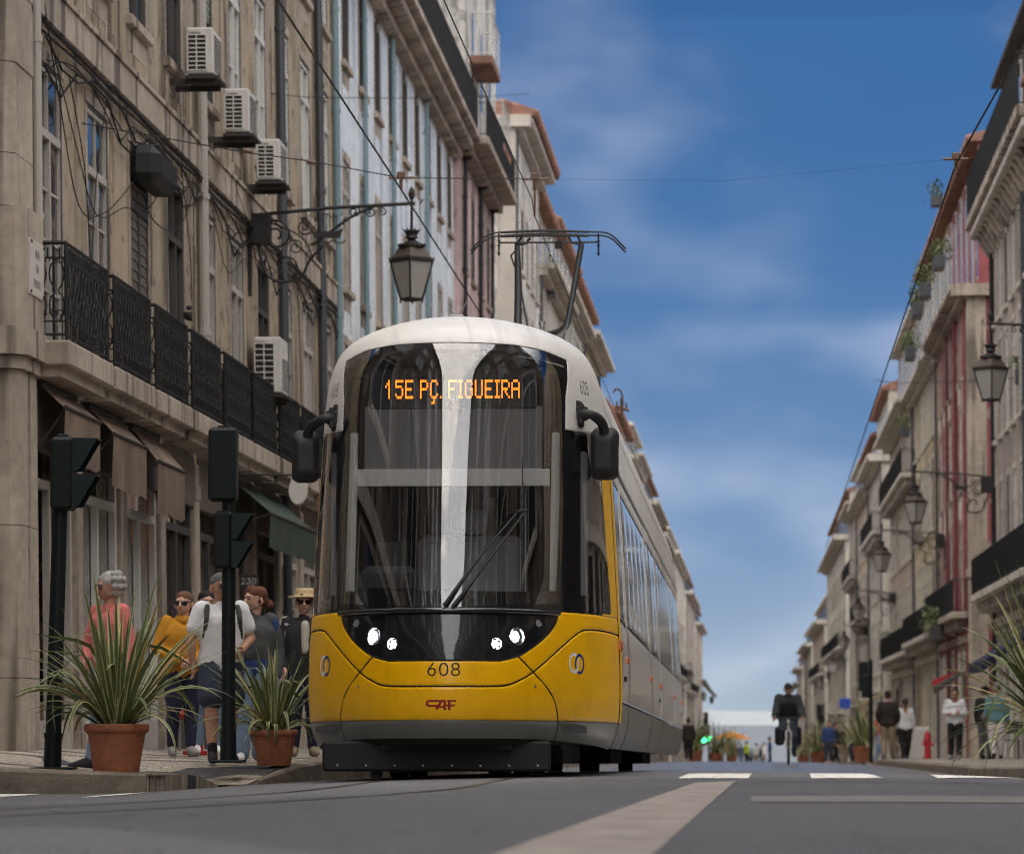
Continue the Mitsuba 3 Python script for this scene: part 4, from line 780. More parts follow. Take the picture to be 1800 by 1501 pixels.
add('window_surround', flat_mesh(surround, on_skin(-.006), (.07, .07)), 'mat_tram_black', tram, smooth=True)
back = sg.box(-qedge, .25, qedge, 4.3).difference(windscreen.buffer(-.02)).difference(so.unary_union([quarter, P(np.asarray(quarter.exterior.coords) * [-1, 1])]).buffer(-.02))
add('shell_backing', flat_mesh(back, on_skin(-.014), (.1, .1)), 'mat_seam', tram, smooth=True)
add('windscreen', flat_mesh(windscreen.buffer(-.004), on_skin(.0), (.035, .035)), 'mat_glass', tram, smooth=True)
for s in (1, -1): add('quarter_window', flat_mesh(P(np.asarray(quarter.exterior.coords) * [s, 1]).buffer(-.002), on_skin(.0), (.06, .06)), 'mat_glass', tram, smooth=True)
# black frit borders behind the glass
frit = windscreen.difference(windscreen.buffer(-.05)).union(windscreen.intersection(sg.box(-2, 0, 2, 1.43)))
add('windscreen_border', flat_mesh(frit, on_skin(-.010), (.06, .06)), 'mat_tram_black', tram, smooth=True)
for s in (1, -1):
    g = P(np.asarray(quarter.exterior.coords) * [s, 1]); g = g.difference(g.buffer(-.03)).union(g.intersection(sg.box(-2, 0, 2, 1.40)))
    add('quarter_window_border', flat_mesh(g, on_skin(-.010), (.06, .06)), 'mat_tram_black', tram, smooth=True)
lamps = [(trace([(946, 1095)])[0], .032, 'position_light'), (trace([(909, 1118)])[0], .068, 'headlight'), (trace([(872, 1131)])[0], .046, 'fog_light')]
holes = so.unary_union([sg.Point(*(c * [s, 1])).buffer(r, 20) for c, r, _ in lamps for s in (1, -1)])
mask_key = add('lamp_mask', flat_mesh(mask.difference(holes), on_skin(.002), (.06, .05), .008, .006), 'mat_tram_black', tram, smooth=True)
mat('mat_headlamp', pr((0.9, 0.9, 0.9), 0.2)); mat('mat_lens', pr((0.62, 0.62, 0.64), 0.08, metallic=0.7, clearcoat=1.0))
for c, r, nm in lamps:
    for s in (1, -1):
        cc = c * [s, 1]; o = skin(cc[0], cc[1]); nrm = skin(cc[0], cc[1], .1) - o; nrm /= np.linalg.norm(nrm)
        xx = np.cross([0, 0, 1.0], nrm); xx /= np.linalg.norm(xx); M = frame(tramw(o), xx, np.cross(nrm, xx), nrm)
        lk = add(nm, MB().lathe([(r * 1.02, .004), (r * .97, .007), (r * .92, .002), (r * .80, -.03), (r * .45, -.05), (0.0005, -.055)], n=28, M=M), 'mat_lamp_shell', tram, smooth=40)
        if nm == 'position_light':
            add('lens', MB().lathe([(r * .8, .001), (r * .5, .006), (0.0004, .008)], n=24, M=M), 'mat_lens', lk, smooth=True)
        else:
            E = (46, 52, 64) if (nm == 'headlight' and s < 0) else (44, 56, 58) if nm == 'headlight' else (14, 14, 14)
            rr = r * (.66 if nm == 'headlight' else .28); o2 = M.copy()
            if nm == 'headlight': o2[:3, 3] += -xx * (.016 * 1.0) + M[:3, 1] * 0
            bb = MB().lathe([(rr, -.012), (rr * .8, -.004), (0.0004, -.002)], n=24, M=o2)
            if nm != 'headlight':
                for a_ in np.arange(6) * math.pi / 3: o3 = M.copy(); o3[:3, 3] += r * .55 * (M[:3, 0] * math.cos(a_) + M[:3, 1] * math.sin(a_)); bb.lathe([(r * .22, -.012), (0.0004, -.004)], n=10, M=o3)
            add('bulb', bb, 'mat_headlamp', lk, smooth=True, emitter={'type': 'area', 'radiance': rgb(*E)})
# screws
sm = MB()
for u, v in ((974, 1080), (940, 1206)):
    c = trace([(u, v)])[0]
    for s in (1, -1):
        o = skin(s * c[0], c[1], .004); n2 = skin(s * c[0], c[1], .1) - o; n2 /= np.linalg.norm(n2); xx = np.cross([0, 0, 1.0], n2); xx /= np.linalg.norm(xx)
        add('screw', MB().lathe([(.012, -.004), (.011, .002), (.005, .002), (.004, -.001), (.0003, -.001)], n=10, M=frame(tramw(o), xx, np.cross(n2, xx), n2)), 'mat_steel', tram, smooth=30)
# lettering and emblems, laid on the paint
def decal(name, poly, c, m, off=.0016, parent=tram, label=None, sx=1.0):
    c = np.asarray(c); g = shapely.affinity.translate(shapely.affinity.scale(poly, sx, 1, origin=(0, 0)), c[0], c[1])
    add(name, flat_mesh(g, on_skin(off), (.04, .04)), m, parent, smooth=True, label=label)
decal('fleet_number', text_poly('608', .098), trace([(780, 1176)])[0], 'mat_print_black', label='dark fleet number 608 below the headlight mask')
n6 = text_poly('608', .105)
decal('fleet_number', n6, trace([(1027, 682)])[0], 'mat_print_black'); decal('fleet_number', n6, trace([(589, 687)])[0], 'mat_print_black', sx=1.0)
L = lambda pts, r, **k: sg.LineString(pts).buffer(r, cap_style='flat', join_style='mitre', **k)
c_ = L([(.075, .024), (.018, .024)], .0068).union(sg.Point(.018, .008).buffer(.0228).difference(sg.Point(.018, .008).buffer(.0092)).intersection(sg.box(-.1, -.1, .018, .1))).union(L([(.018, -.008), (.062, -.008)], .0068))
a_ = L([(.052, -.03), (.086, .03)], .0075).union(L([(.098, -.034), (.098, .030)], .0072)).union(L([(.066, -.014), (.1, -.014)], .006)).union(L([(.08, .0245), (.104, .0245)], .006))
f_ = L([(.122, -.034), (.122, .030)], .0072).union(L([(.112, .0245), (.160, .0245)], .0062)).union(L([(.104, -.004), (.152, -.004)], .0058))
caf = shapely.affinity.translate(so.unary_union([c_, a_, f_]), -.078, 0); caf = shapely.affinity.scale(caf, 1.36, 1.18, origin=(0, 0))
decal('maker_lettering', caf, trace([(775, 1238)])[0], 'mat_print_red', label='dark red letters CAF on the yellow front')
def ring(cx): return sg.Point(0, 0).buffer(.082, 24).difference(sg.Point(0, 0).buffer(.057, 24))
r1, r2 = shapely.affinity.translate(ring(0), -.045, .003), shapely.affinity.translate(ring(0), .045, -.003)
for c in (trace([(1014, 1166)])[0], trace([(571, 1170)])[0]):
    top = sg.box(-1, -.0, 1, 1); bot = sg.box(-1, -1, 1, -.0)
    decal('emblem', r1.difference(r2.intersection(top).buffer(.004)), c, 'mat_print_white', label='white and dark blue emblem of two linked rings')
    decal('emblem_ring', r2.difference(r1.intersection(bot).buffer(.004)), c, 'mat_print_blue')
# amber side markers
for s in (1, -1):
    o = skin(s * 1.0 * QM, 1.07, .012); add('side_marker', MB().box(tramw(o) - [.02, .032, .045], tramw(o) + [.02, .032, .045], .012), 'mat_amber', tram, smooth=40)
# wiper tray ledge under the windscreen
tray = [skin(s, 1.27, .03) for s in np.linspace(-1.0, 1.0, 25)]
add('wiper_tray', MB().tube(tramw(np.array(tray)) - [0, 0, .0], .022, 8), 'mat_tram_black', tram, smooth=True)
# wiper: two parallel arms and an upright blade
def sk(u, v, off): c = trace([(u, v)])[0]; return tramw(skin(c[0], c[1], off))
wp = add('wiper', MB().tube([sk(781, 1068, .05), sk(800, 1040, .06), sk(850, 968, .065), sk(903, 903, .06)], [.016, .014, .009, .008], 8)
    .tube([sk(795, 1070, .06), sk(818, 1040, .07), sk(868, 968, .075), sk(914, 903, .07)], [.016, .014, .009, .008], 8)
    .tube([sk(900, 903, .065), sk(917, 900, .065)], .012, 8), 'mat_rubber', tram, smooth=40)
add('blade', MB().tube([sk(915, 805, .02), sk(915, 850, .026), sk(914, 905, .03), sk(914, 960, .022), sk(914, 1030, .02)], [.005, .007, .009, .006, .004], 6), 'mat_rubber', wp, smooth=True)
# mirrors
def mirror_arm(s):
    cpl = skin(s * trace([(1019, 728)])[0, 0], 2.88, .012); a = skin(s * (trace([(1019, 728)])[0, 0]), 2.88)
    n2 = skin(s * 1.22, 2.88, .1) - skin(s * 1.22, 2.88); n2 /= np.linalg.norm(n2)
    if s > 0: px = [(1019, 728), (1046, 736), (1062, 768)]; hd = (1062, 797); 
    else: px = [(582, 735), (560, 745), (540, 770)]; hd = (537, 802)
    D = TRAM_O[1] + float(a[1]) + .05
    q = trace([(1019, 728)])[0] if s > 0 else trace([(589, 735)])[0]
    pl = sg.box(-.066, -.105, .066, .105).buffer(-.02).buffer(.02)
    mk_ = add('mirror_mount', flat_mesh(shapely.affinity.translate(pl, *q), on_skin(.014), (.04, .04), .012, .012), 'mat_rubber', tram, smooth=True)
    p0 = tramw(skin(q[0], q[1], .02)); p1 = at(px[1][0], px[1][1], D - .12); p2 = at(px[2][0], px[2][1], D + .02); h = at(hd[0], hd[1], D + .02)
    add('bracket', MB().box(p0 - [.05, .06, .055], p0 + [.05, .0, .055], .012).box(p0 + [-.02, -.10, -.085], p0 + [.02, -.02, .075], .008), 'mat_rubber', mk_, smooth=40)
    add('arm', MB().tube(catmull([p0 + [0, -.07, 0], .5 * (p0 + p1) + [0, -.09, .01], p1 + [0, -.03, .015], .5 * (p1 + p2) + [s * .025, 0, .02], p2 + [s * .012, 0, -.06]], 7), [.036] * 14 + [.040] * 14 + [.036] * 1, 12), 'mat_rubber', mk_, smooth=40)
    w, hh, dd = .108, .21, .085
    hull = m3.Manifold.hull_points(np.array([[x * w * k, y * dd, z * hh] for x in (-1, -.6, .6, 1) for k in (1,) for (y, z) in ([(-.3, .75), (.9, .82), (.9, -.85), (-.3, -.8)] if abs(x) == 1 else [(-1, .55), (-.2, .98), (1, 1.0), (1, -1), (-.2, -.98), (-1, -.65)])]))
    hm = hull.refine_to_length(.03); tm = trimesh.Trimesh(hm.to_mesh().vert_properties[:, :3], hm.to_mesh().tri_verts); trimesh.smoothing.filter_taubin(tm, iterations=8)
    hd_k = add('mirror_head', MB().tri(tm, rotz(s * -.12, h)), 'mat_rubber', mk_, smooth=True)
    add('mirror_glass', MB().box([-.08, .076, -.17], [.08, .08, .17], .0, rotz(s * -.12, h)), 'mat_steel', hd_k)
mirror_arm(1); mirror_arm(-1)
# antenna on the hood, second small one further back
an0 = tramw(skin(0.0, 4.0))
add('antenna', MB().box(an0 - [.055, .05, .02], an0 + [.055, .05, .012], .004).tube([an0 + [-.012, 0, 0], an0 + [-.075, 0, .115]], [.008, .005], 6).tube([an0 + [.012, 0, 0], an0 + [.08, 0, .12]], [.008, .005], 6), 'mat_steel', tram, smooth=40)
# ---------------------------------------------------------------- cab behind the glass
cab = lambda a, b, bev=0.0: MB().tri(trimesh.Trimesh(*MB().box(a, b, bev).mesh(), process=False))
def cabbox(name, a, b, m, bev=.01, parent=tram, label=None):
    k = MB().box(a, b, bev); v, f = k.mesh(); return add(name, (tramw(v), f), m, parent, smooth=30, label=label)
cabin = cabbox('cab_back_wall', (-1.1, 2.55, .4), (1.1, 2.6, 3.3), 'mat_cab_dark', 0)
cabbox('cab_floor', (-1.05, .7, .35), (1.05, 2.54, .40), 'mat_cab_dark', 0)
cabbox('cab_ceiling', (-.5, 1.1, 3.30), (.5, 2.54, 3.34), 'mat_cab_dark', 0)
cabbox('dashboard', (-.80, .68, 1.0), (.80, 1.2, 1.42), 'mat_cab_dark', .05)
con = cabbox('control_console', (-.72, .85, 1.42), (-.28, 1.15, 1.66), 'mat_cab_dark', .06)
st = cabbox('driver_seat', (-.34, 1.5, .75), (.42, 1.85, 1.25), 'mat_cab_grey', .06)
cabbox('seat_back', (-.36, 1.9, 1.25), (.5, 2.02, 1.95), 'mat_cab_grey', .05)
cabbox('sun_blind', (-.70, 1.0, 2.42), (.70, 1.012, 2.92), 'mat_blind', 0, label='pale grey roller blind half drawn behind the windscreen')
cabbox('blind_bar', (-.76, .985, 2.29), (.76, 1.02, 2.425), 'mat_cab_white', .004)
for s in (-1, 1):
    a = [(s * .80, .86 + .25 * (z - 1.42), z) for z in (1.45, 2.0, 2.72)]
    v, f = MB().tube(a, [.04, .04, .035], 6).mesh(); add('edge_reflection', (tramw(v), f), 'mat_cab_white', tram, smooth=40)  # white strips stand for the sky mirrored at the windscreen edges
    cabbox('cab_side_panel', (s * .98, 1.5, 1.45), (s * 1.02, 2.2, 2.6), 'mat_cab_grey', 0)
# destination display
dsp = cabbox('destination_display', (-.66, .99, 2.90), (.66, 1.05, 3.22), 'mat_cab_dark', .01, label='dark destination display with amber dot lettering 15E PÇ. FIGUEIRA')
FONT = {'1': '00100 01100 10100 00100 00100 00100 00100', '5': '11111 10000 11110 00001 00001 10001 01110', 'E': '11111 10000 10000 11110 10000 10000 11111', 'P': '11110 10001 10001 11110 10000 10000 10000',
        'Ç': '01110 10001 10000 10000 10000 10001 01110 00100 01100', '.': '0 0 0 0 0 0 1', 'F': '11111 10000 10000 11110 10000 10000 10000', 'I': '111 010 010 010 010 010 111', 'G': '01110 10001 10000 10011 10001 10001 01110',
        'U': '10001 10001 10001 10001 10001 10001 01110', 'R': '11110 10001 10001 11110 10100 10010 10001', 'A': '01110 10001 10001 11111 10001 10001 10001', ' ': '00 00 00 00 00 00 00'}
cells, cx = [], 0
for ch in '15E PÇ. FIGUEIRA':
    rows = FONT[ch].split()
    for j, r in enumerate(rows):
        for i, c in enumerate(r):
            if c == '1': cells.append((cx + i, j))
    cx += len(rows[0]) + 1
led0, ledy = trace([(677, 668)])[0], 0
pL, pR = at(677, 668, TRAM_O[1] + .96), at(913, 700, TRAM_O[1] + .96)
dx = (pR[0] - pL[0]) / (cx - 1); dz = (pL[2] - pR[2]) / 7; lm = MB()
for i, j in cells:
    for a in (0, .5):
        for b in (0, .5):
            x, z = pL[0] + (i + a + .06) * dx, pL[2] - (j + b + .06) * dz; y = pL[1] + .012
            lm.quad([x, y, z], [x, y, z - dz * .40], [x + dx * .40, y, z - dz * .40], [x + dx * .40, y, z])
mat('mat_led', pr((0.4, 0.2, 0.05), 0.6))
add('dot_lettering', lm, 'mat_led', dsp, emitter={'type': 'area', 'radiance': rgb(2.0, 0.46, 0.02)})
# ---------------------------------------------------------------- body sides, modules, underframe, wheels
def side_map(s, off0=0.0):
    def f(V, off):
        z, y0, w, d = (g(np.clip(V[:, 1], .2, 4.4)) for g in _pf)
        return tramw(np.stack([s * (w + off + off0), V[:, 0] if True else 0, z], -1))
    return f
ends = [(2.62, 4.62), (4.78, 11.92), (12.08, 16.02), (16.18, 23.22), (23.38, 28.2)]
add('body_core', (lambda m: (tramw(m[0]), m[1]))(MB().box((-1.0, 2.5, .42), (1.0, 28.1, 2.9), 0).mesh()), 'mat_under', tram)
for s in (1, -1):
    for k, (a, b) in enumerate(ends):
        susp = k in (1, 3); 
        body = sg.box(a, 2.50, b, 2.62).union(sg.box(a, 1.30, a + (.10 if k else .45), 2.62)).union(sg.box(b - .10, 1.30, b, 2.62))
        win = sg.box(a + (.10 if k else .45), 1.30, b - .10, 2.50)
        mod = add('side_module', flat_mesh(body.difference(win.buffer(.0)), side_map(s), (.9, .08), .012, .008), 'mat_tram_white', tram, smooth=True)
        add('side_panel', flat_mesh(sg.box(a + (.3 if k == 0 else 0), .625, b, 1.29), side_map(s), (.9, .08), .012, .008), 'mat_tram_silver_reflect', mod, smooth=True)
        if k == 0: add('yellow_edge', flat_mesh(sg.box(a - .05, .44, a + .29, 2.62), side_map(s, .003), (.2, .08), .006, .004), 'mat_tram_yellow', mod, smooth=True)
        add('skirt', flat_mesh(sg.box(a, .235, b, .612), side_map(s), (.9, .06), .01, .008), 'mat_tram_grey', mod, smooth=True)
        add('cant_rail', flat_mesh(sg.box(a, 2.65, b, 3.02), side_map(s), (.9, .06), .01, .008), 'mat_tram_white', mod, smooth=True)
        add('roof_fairing', flat_mesh(sg.box(a, 3.03, b, 4.38), side_map(s), (.9, .08), .01, .008), 'mat_tram_white', mod, smooth=True)
        add('rail_trim', flat_mesh(sg.box(a, 2.615, b, 2.66), side_map(s, .012), (.9, .02), .006, .006), 'mat_steel', mod, smooth=True)
        n = max(1, round((win.bounds[2] - win.bounds[0]) / 1.3)); xs = np.linspace(win.bounds[0], win.bounds[2], n + 1)
        for i in range(n):
            add('window_pane', flat_mesh(sg.box(xs[i] + .02, 1.33, xs[i + 1] - .02, 2.48), side_map(s, -.006), (.7, .1), .006, .004), 'mat_tram_side_glass', mod, smooth=True)
        add('window_band', flat_mesh(win, side_map(s, -.02), (.9, .1)), 'mat_tram_black', mod, smooth=True)
        w = float(_pf[2](1.0)); o = tramw([s * w, b - .35, 1.0])
        add('marker_light', MB().box(o - [.02, .04, .03], o + [.02, .04, .03], .01), 'mat_amber', mod)
        if not susp:
            o = tramw([s * float(_pf[2](.8)), b - .9, .83]); add('vent_slot', MB().box(o - [.004, .35, .022], o + [.004, .35, .022]), 'mat_seam', mod)
    for k in range(4):
        a, b = ends[k][1], ends[k + 1][0]
        add('bellows', flat_mesh(sg.box(a - .02, .3, b + .02, 4.2), side_map(s, -.05), (.05, .1)), 'mat_rubber', tram, smooth=True)
ty = lambda m: (tramw(m[0]), m[1])
up = add('underrun_plate', ty(MB().box((-.97, .42, .05), (.80, .47, .285), .02).mesh()), 'mat_under', tram, smooth=30)
bt = MB()
for x in np.linspace(-.85, .7, 8): add('bolt', ty(MB().box((x - .008, .412, .088), (x + .008, .42, .104), .003).mesh()), 'mat_steel', up)
add('underframe', ty(MB().box((-.5, .35, .22), (.5, 1.2, .44)).box((-.85, 1.0, .22), (.85, 2.2, .44)).box((-.98, 2.0, .26), (.98, 28.0, .44)).box((-.85, 1.3, .12), (.85, 4.2, .27)).box((-.8, 12.4, .12), (.8, 15.8, .27)).box((-.8, 23.6, .12), (.8, 27.6, .27)).mesh()), 'mat_under', tram)
add('track_brake', ty(MB().box((-.60, .5, .0), (-.52, .62, .06), .01).mesh()), 'mat_under', tram)
for y in (1.75, 3.55, 13.2, 14.9, 24.8, 26.5):
    for x in (-.5, .5):
        M = np.eye(4); M[:3, :3] = [[0, 0, 1], [0, 1, 0], [-1, 0, 0]]
        wh = MB().lathe([(.0003, -.06), (.28, -.06), (.295, -.055), (.295, .05), (.31, .055), (.31, .075), (.0003, .075)], n=28, M=M); v, f = wh.mesh()
        add('wheel', (tramw(v * [-np.sign(x) if False else 1, 1, 1] + [x, y, .295]), f), 'mat_under', tram, smooth=30)
# ---------------------------------------------------------------- pantograph over the middle module
Dp = 44.2
mat('mat_panto', pr((0.13, 0.14, 0.155), 0.35, metallic=0.6))
def pt(u, v, dy=0.0): return at(u, v, Dp + dy)
pan = add('pantograph', MB().tube(catmull([pt(967, 588, .9), pt(985, 582, .7), pt(996, 570, .55), pt(1003, 540, .4), pt(1022, 430, 0)], 8), [.040] * 20 + [.034] * 13, 10)
    .tube([pt(910, 590, .8), pt(911, 500, .4), pt(909, 430, 0)], [.046, .042, .030], 10).tube([pt(915, 505, .5), pt(928, 580, .9)], .012, 6).tube([pt(909, 438), pt(898, 450, .1), pt(905, 470, .15)], .012, 6), 'mat_panto', tram, smooth=True)
hb = MB()
for dy, dv in ((-.18, 0), (.18, 6)):
    hb.tube(catmull([pt(828, 441 + dv, dy), pt(843, 424 + dv, dy), pt(866, 411 + dv, dy), pt(905, 407 + dv, dy), pt(965, 405 + dv, dy), pt(1040, 408 + dv, dy), pt(1062, 409 + dv, dy), pt(1078, 416 + dv, dy), pt(1100, 438 + dv, dy)], 5), .010, 8)
hb.box(pt(868, 416, -.17) + [0, 0, -.015], pt(1048, 410, .17) + [0, 0, .012], .0) if False else None
add('head_bar', hb, 'mat_iron', pan, smooth=True)
add('carbon_strip', MB().tube([pt(880, 409, -.18), pt(965, 406, -.18), pt(1035, 408, -.18)], .015, 6).tube([pt(880, 416, .18), pt(965, 414, .18), pt(1035, 415, .18)], .015, 6), 'mat_rubber', pan, smooth=True)
add('head_frame', MB().tube([pt(878, 427), pt(1050, 426)], .012, 6).tube([pt(909, 432), pt(925, 428, .1), pt(932, 418, .1)], .014, 6).tube([pt(909, 432), pt(917, 414)], .014, 6).tube([pt(1020, 430), pt(1005, 427), pt(1000, 416)], .014, 6).tube([pt(1022, 430), pt(1015, 414)], .014, 6)
    .box(pt(979, 433) - [.02, .02, .03], pt(985, 424) + [.02, .02, 0]), 'mat_iron', pan, smooth=40)
ins = MB()
for u in (877, 1052): ins.tube([pt(u, 411), pt(u, 450)], .011, 6); [ins.lathe([(.005, -.012), (.026, 0), (.005, .012)], pt(u, v), 10) for v in (424, 432, 446)]
add('insulator', ins, 'mat_iron', pan, smooth=30)
q = at(953, 575, 46.5); add('roof_antenna', MB().lathe([(.03, -.2), (.03, .02), (.045, .03), (.045, .06), (.02, .07)], q, 10).tube([q + [-.03, 0, .07], q + [-.05, 0, .16]], .007, 5).tube([q + [.03, 0, .07], q + [.055, 0, .16]], .007, 5), 'mat_steel', tram, smooth=30)
# controls, handrails and a card in the cab
ck_ = cabbox('control_screen', (-.62, 1.02, 1.66), (-.36, 1.05, 1.86), 'mat_tram_black', .008)
v, f = MB().tube([(.55, 1.3, .45), (.55, 1.3, 3.2)], .018, 8).mesh(); add('handrail', (tramw(v), f), 'mat_steel', tram, smooth=True)
v, f = MB().tube([(-.55, 2.4, .45), (-.55, 2.4, 3.2)], .018, 8).mesh(); add('handrail', (tramw(v), f), 'mat_steel', tram, smooth=True)
cabbox('notice_card', (.16, 2.50, 1.95), (.42, 2.51, 2.30), 'mat_cab_white', .0)
cabbox('headrest', (-.06, 1.92, 1.97), (.2, 1.99, 2.16), 'mat_cab_grey', .03)
# ================================================================ street furniture, plants
mat('mat_lantern', pr((0.016, 0.014, 0.013), 0.55)); mat('mat_lantern_roof', pr((0.09, 0.07, 0.055), 0.6))
mat('mat_lantern_glass', pr((0.36, 0.34, 0.32), 0.35))
def lantern(side, D, x, za, xw, label, detail=True, ship=True):
    """wall bracket with scrolls, a small ship and a square lantern; x: the lantern, xw: the wall"""
    k = thing('wall_lantern', label, 'street lamp', 'bracket lanterns along the street'); d = 1 if xw > x else -1; L = abs(xw - x)
    q = lambda t, z, y=0.0: np.array([x + d * t, D + y, za + z])
    b = MB(); b.tube([q(-.05, .0), q(L * .5, -.06), q(L - .1, -.16)], .028, 8); b.tube([q(-.12, -.02), q(-.17, .05), q(-.12, .07)], .014, 6)
    b.tube(catmull([q(.55, -.03), q(.95, -.22), q(1.45, -.58), q(1.55, -.62)], 6), .022, 6)
    add('arm', b, 'mat_lantern', k, smooth=40)
    b = MB(); sp = lambda c, r0, r1, a0, tn, r=.014: b.tube([q(*c_) for c_ in spiral(c, r0, r1, a0, tn, 26 if detail else 14)], r, 5 if detail else 4)
    sp((L - .42, -.48), .24, .05, 1.2, 1.5, .018); sp((L - .55, -.95), .32, .08, .5, -1.1, .018); sp((L - .85, -.35), .13, .02, 3.4, 1.4); sp((.88, -.12), .09, .015, 2.0, 1.5); sp((.62, -.13), .08, .015, .5, -1.4); sp((1.78, -.66), .13, .02, 0, 1.6, .012); sp((.45, -.13), .07, .01, 1.0, 1.3, .012)
    b.tube(catmull([q(L - .1, -.45), q(L - .3, -1.1), q(L - .75, -1.15), q(1.55, -.85), q(1.35, -.64)], 7), .022, 6); b.tube(catmull([q(L - .15, -.2), q(L - .8, -.5), q(L - 1.0, -.9)], 6), .016, 6)
    add('scrollwork', b, 'mat_lantern', k, smooth=40)
    if ship:
        b = MB(); hull = P([(1.05, -.38), (1.10, -.52), (1.48, -.52), (1.56, -.34), (1.50, -.42), (1.14, -.42)]); b.prism(hull, .06, frame(q(0, 0, -.03), [d, 0, 0], [0, 0, 1], [0, 1, 0]))
        for t in (1.2, 1.3, 1.42): b.tube([q(t, -.45), q(t, -.14)], .010, 5)
        for t, z in ((1.2, -.2), (1.31, -.16), (1.42, -.22)): b.tube([q(t - .07, z), q(t + .07, z)], .010, 5); b.tube([q(t - .06, z), q(t - .05, z - .14)], .006, 4); b.tube([q(t + .06, z), q(t + .05, z - .14)], .006, 4)
        b.tube([q(1.0, -.2), q(1.06, -.28), q(1.02, -.34)], .014, 5); b.tube([q(1.62, -.2), q(1.57, -.28), q(1.64, -.34)], .014, 5)
        b.tube(catmull([q(1.0, -.56), q(1.1, -.6), q(1.2, -.56), q(1.3, -.6), q(1.4, -.56), q(1.52, -.6)], 4), .010, 5)
        add('ship_ornament', b, 'mat_lantern', k)
    c = q(L - .14, 0); b = MB().box(c + [-.2, -.12, -.62], c + [.2, .12, -.14], .02); add('mount_box', b, 'mat_lantern', k, smooth=30)
    b = MB().box(q(L - .02, -1.4) - [.03, .05, 0], q(L - .02, -.05) + [.03, .05, 0], .01); add('wall_plate', b, 'mat_lantern', k)
    o = q(0, 0); n = 4
    b = MB().lathe([(.001, .27), (.04, .20), (.052, .13), (.03, .06), (.02, .05), (.028, .02), (.028, -.02), (.019, -.05), (.024, -.38), (.03, -.42)], o, 10); add('stem', b, 'mat_lantern', k, smooth=50)
    b = MB().lathe([(.03, -.57), (.10, -.53), (.085, -.49), (.12, -.42), (.11, -.415), (.075, -.48), (.03, -.47)], o, 12)
    for i in range(6): a = i * math.pi / 3; b.tube([o + [.10 * math.cos(a), .10 * math.sin(a), -.43], o + [.135 * math.cos(a), .135 * math.sin(a), -.385]], [.018, .006], 5)
    add('crown', b, 'mat_lantern', k, smooth=40)
    b = MB().lathe([(.06, -.56), (.15, -.62), (.205, -.64), (.21, -.665), (.19, -.67)], o, 8); [b.tube([o + [.2 * math.cos(a), .2 * math.sin(a), -.66], o + [.2 * math.cos(a), .2 * math.sin(a), -.625]], .014, 4) for a in np.arange(0, 6.28, .35)] if detail else None; add('cap', b, 'mat_lantern', k)
    b = MB().lathe([(.19, -.665), (.245, -.74), (.32, -.86)], o, n); add('roof', b, 'mat_lantern_roof', k)
    b = MB().lathe([(.30, -.85), (.345, -.86), (.345, -.90), (.30, -.905)], o, n)
    R = lambda a, r, z: o + [r * math.cos(a), r * math.sin(a), z]
    for i in range(4):
        a = i * math.pi / 2; b.tube([R(a, .322, -.9), R(a, .168, -1.46), R(a, .165, -1.52)], .016, 5)
        e = i * math.pi / 2; [b.tube([R(e, .34, -.86) * (1 - t) + R(e + math.pi / 2, .34, -.86) * t, R(e, .34, -.83) * (1 - t) + R(e + math.pi / 2, .34, -.83) * t], .014, 4) for t in np.linspace(0, 1, 9)] if detail else None
    b.lathe([(.16, -1.44), (.175, -1.45), (.175, -1.475), (.10, -1.50), (.001, -1.50)], o, n); add('frame', b, 'mat_lantern', k)
    for i in range(4):
        a, e = i * math.pi / 2, (i + 1) * math.pi / 2; v = [R(a, .312, -.9), R(e, .312, -.9), R(e, .160, -1.45), R(a, .160, -1.45)]; add('glass_pane', MB().quad(*v), 'mat_lantern_glass', k)
    return k
lz = lambda D: 8.25 - .0128 * (D - 60) if D < 150 else 8.25 - .0128 * 90 - .0126 * (D - 150)
lantern(-1, 60.0, xat(722, 60), 8.25, -7.62, 'large wrought iron lantern on the tan facade above the tram')
for D, u, lab in ((76, 1747, 'nearest lantern of the right row, at the right edge of the picture'), (114, 1612, 'second lantern of the right row, in front of the deep red house'), (142, 1552, 'third lantern of the right row, in front of the ochre house'), (190, 1510, 'fourth lantern of the right row'), (236, 1485, 'fifth lantern of the right row'), (292, 1464, 'sixth lantern of the right row'), (350, 1443, 'seventh and smallest lantern of the right row')):
    lantern(1, D, xat(u, D), lz(D) - .1, WR, lab, detail=D < 120, ship=D < 200)
for D, lab in ((262, 'first small lantern past the rear of the tram on the left'), (330, 'second small lantern past the rear of the tram on the left'), (420, 'farthest lantern of the left row')): lantern(-1, D, -5.0, lz(D), -WL, lab, detail=False, ship=False)
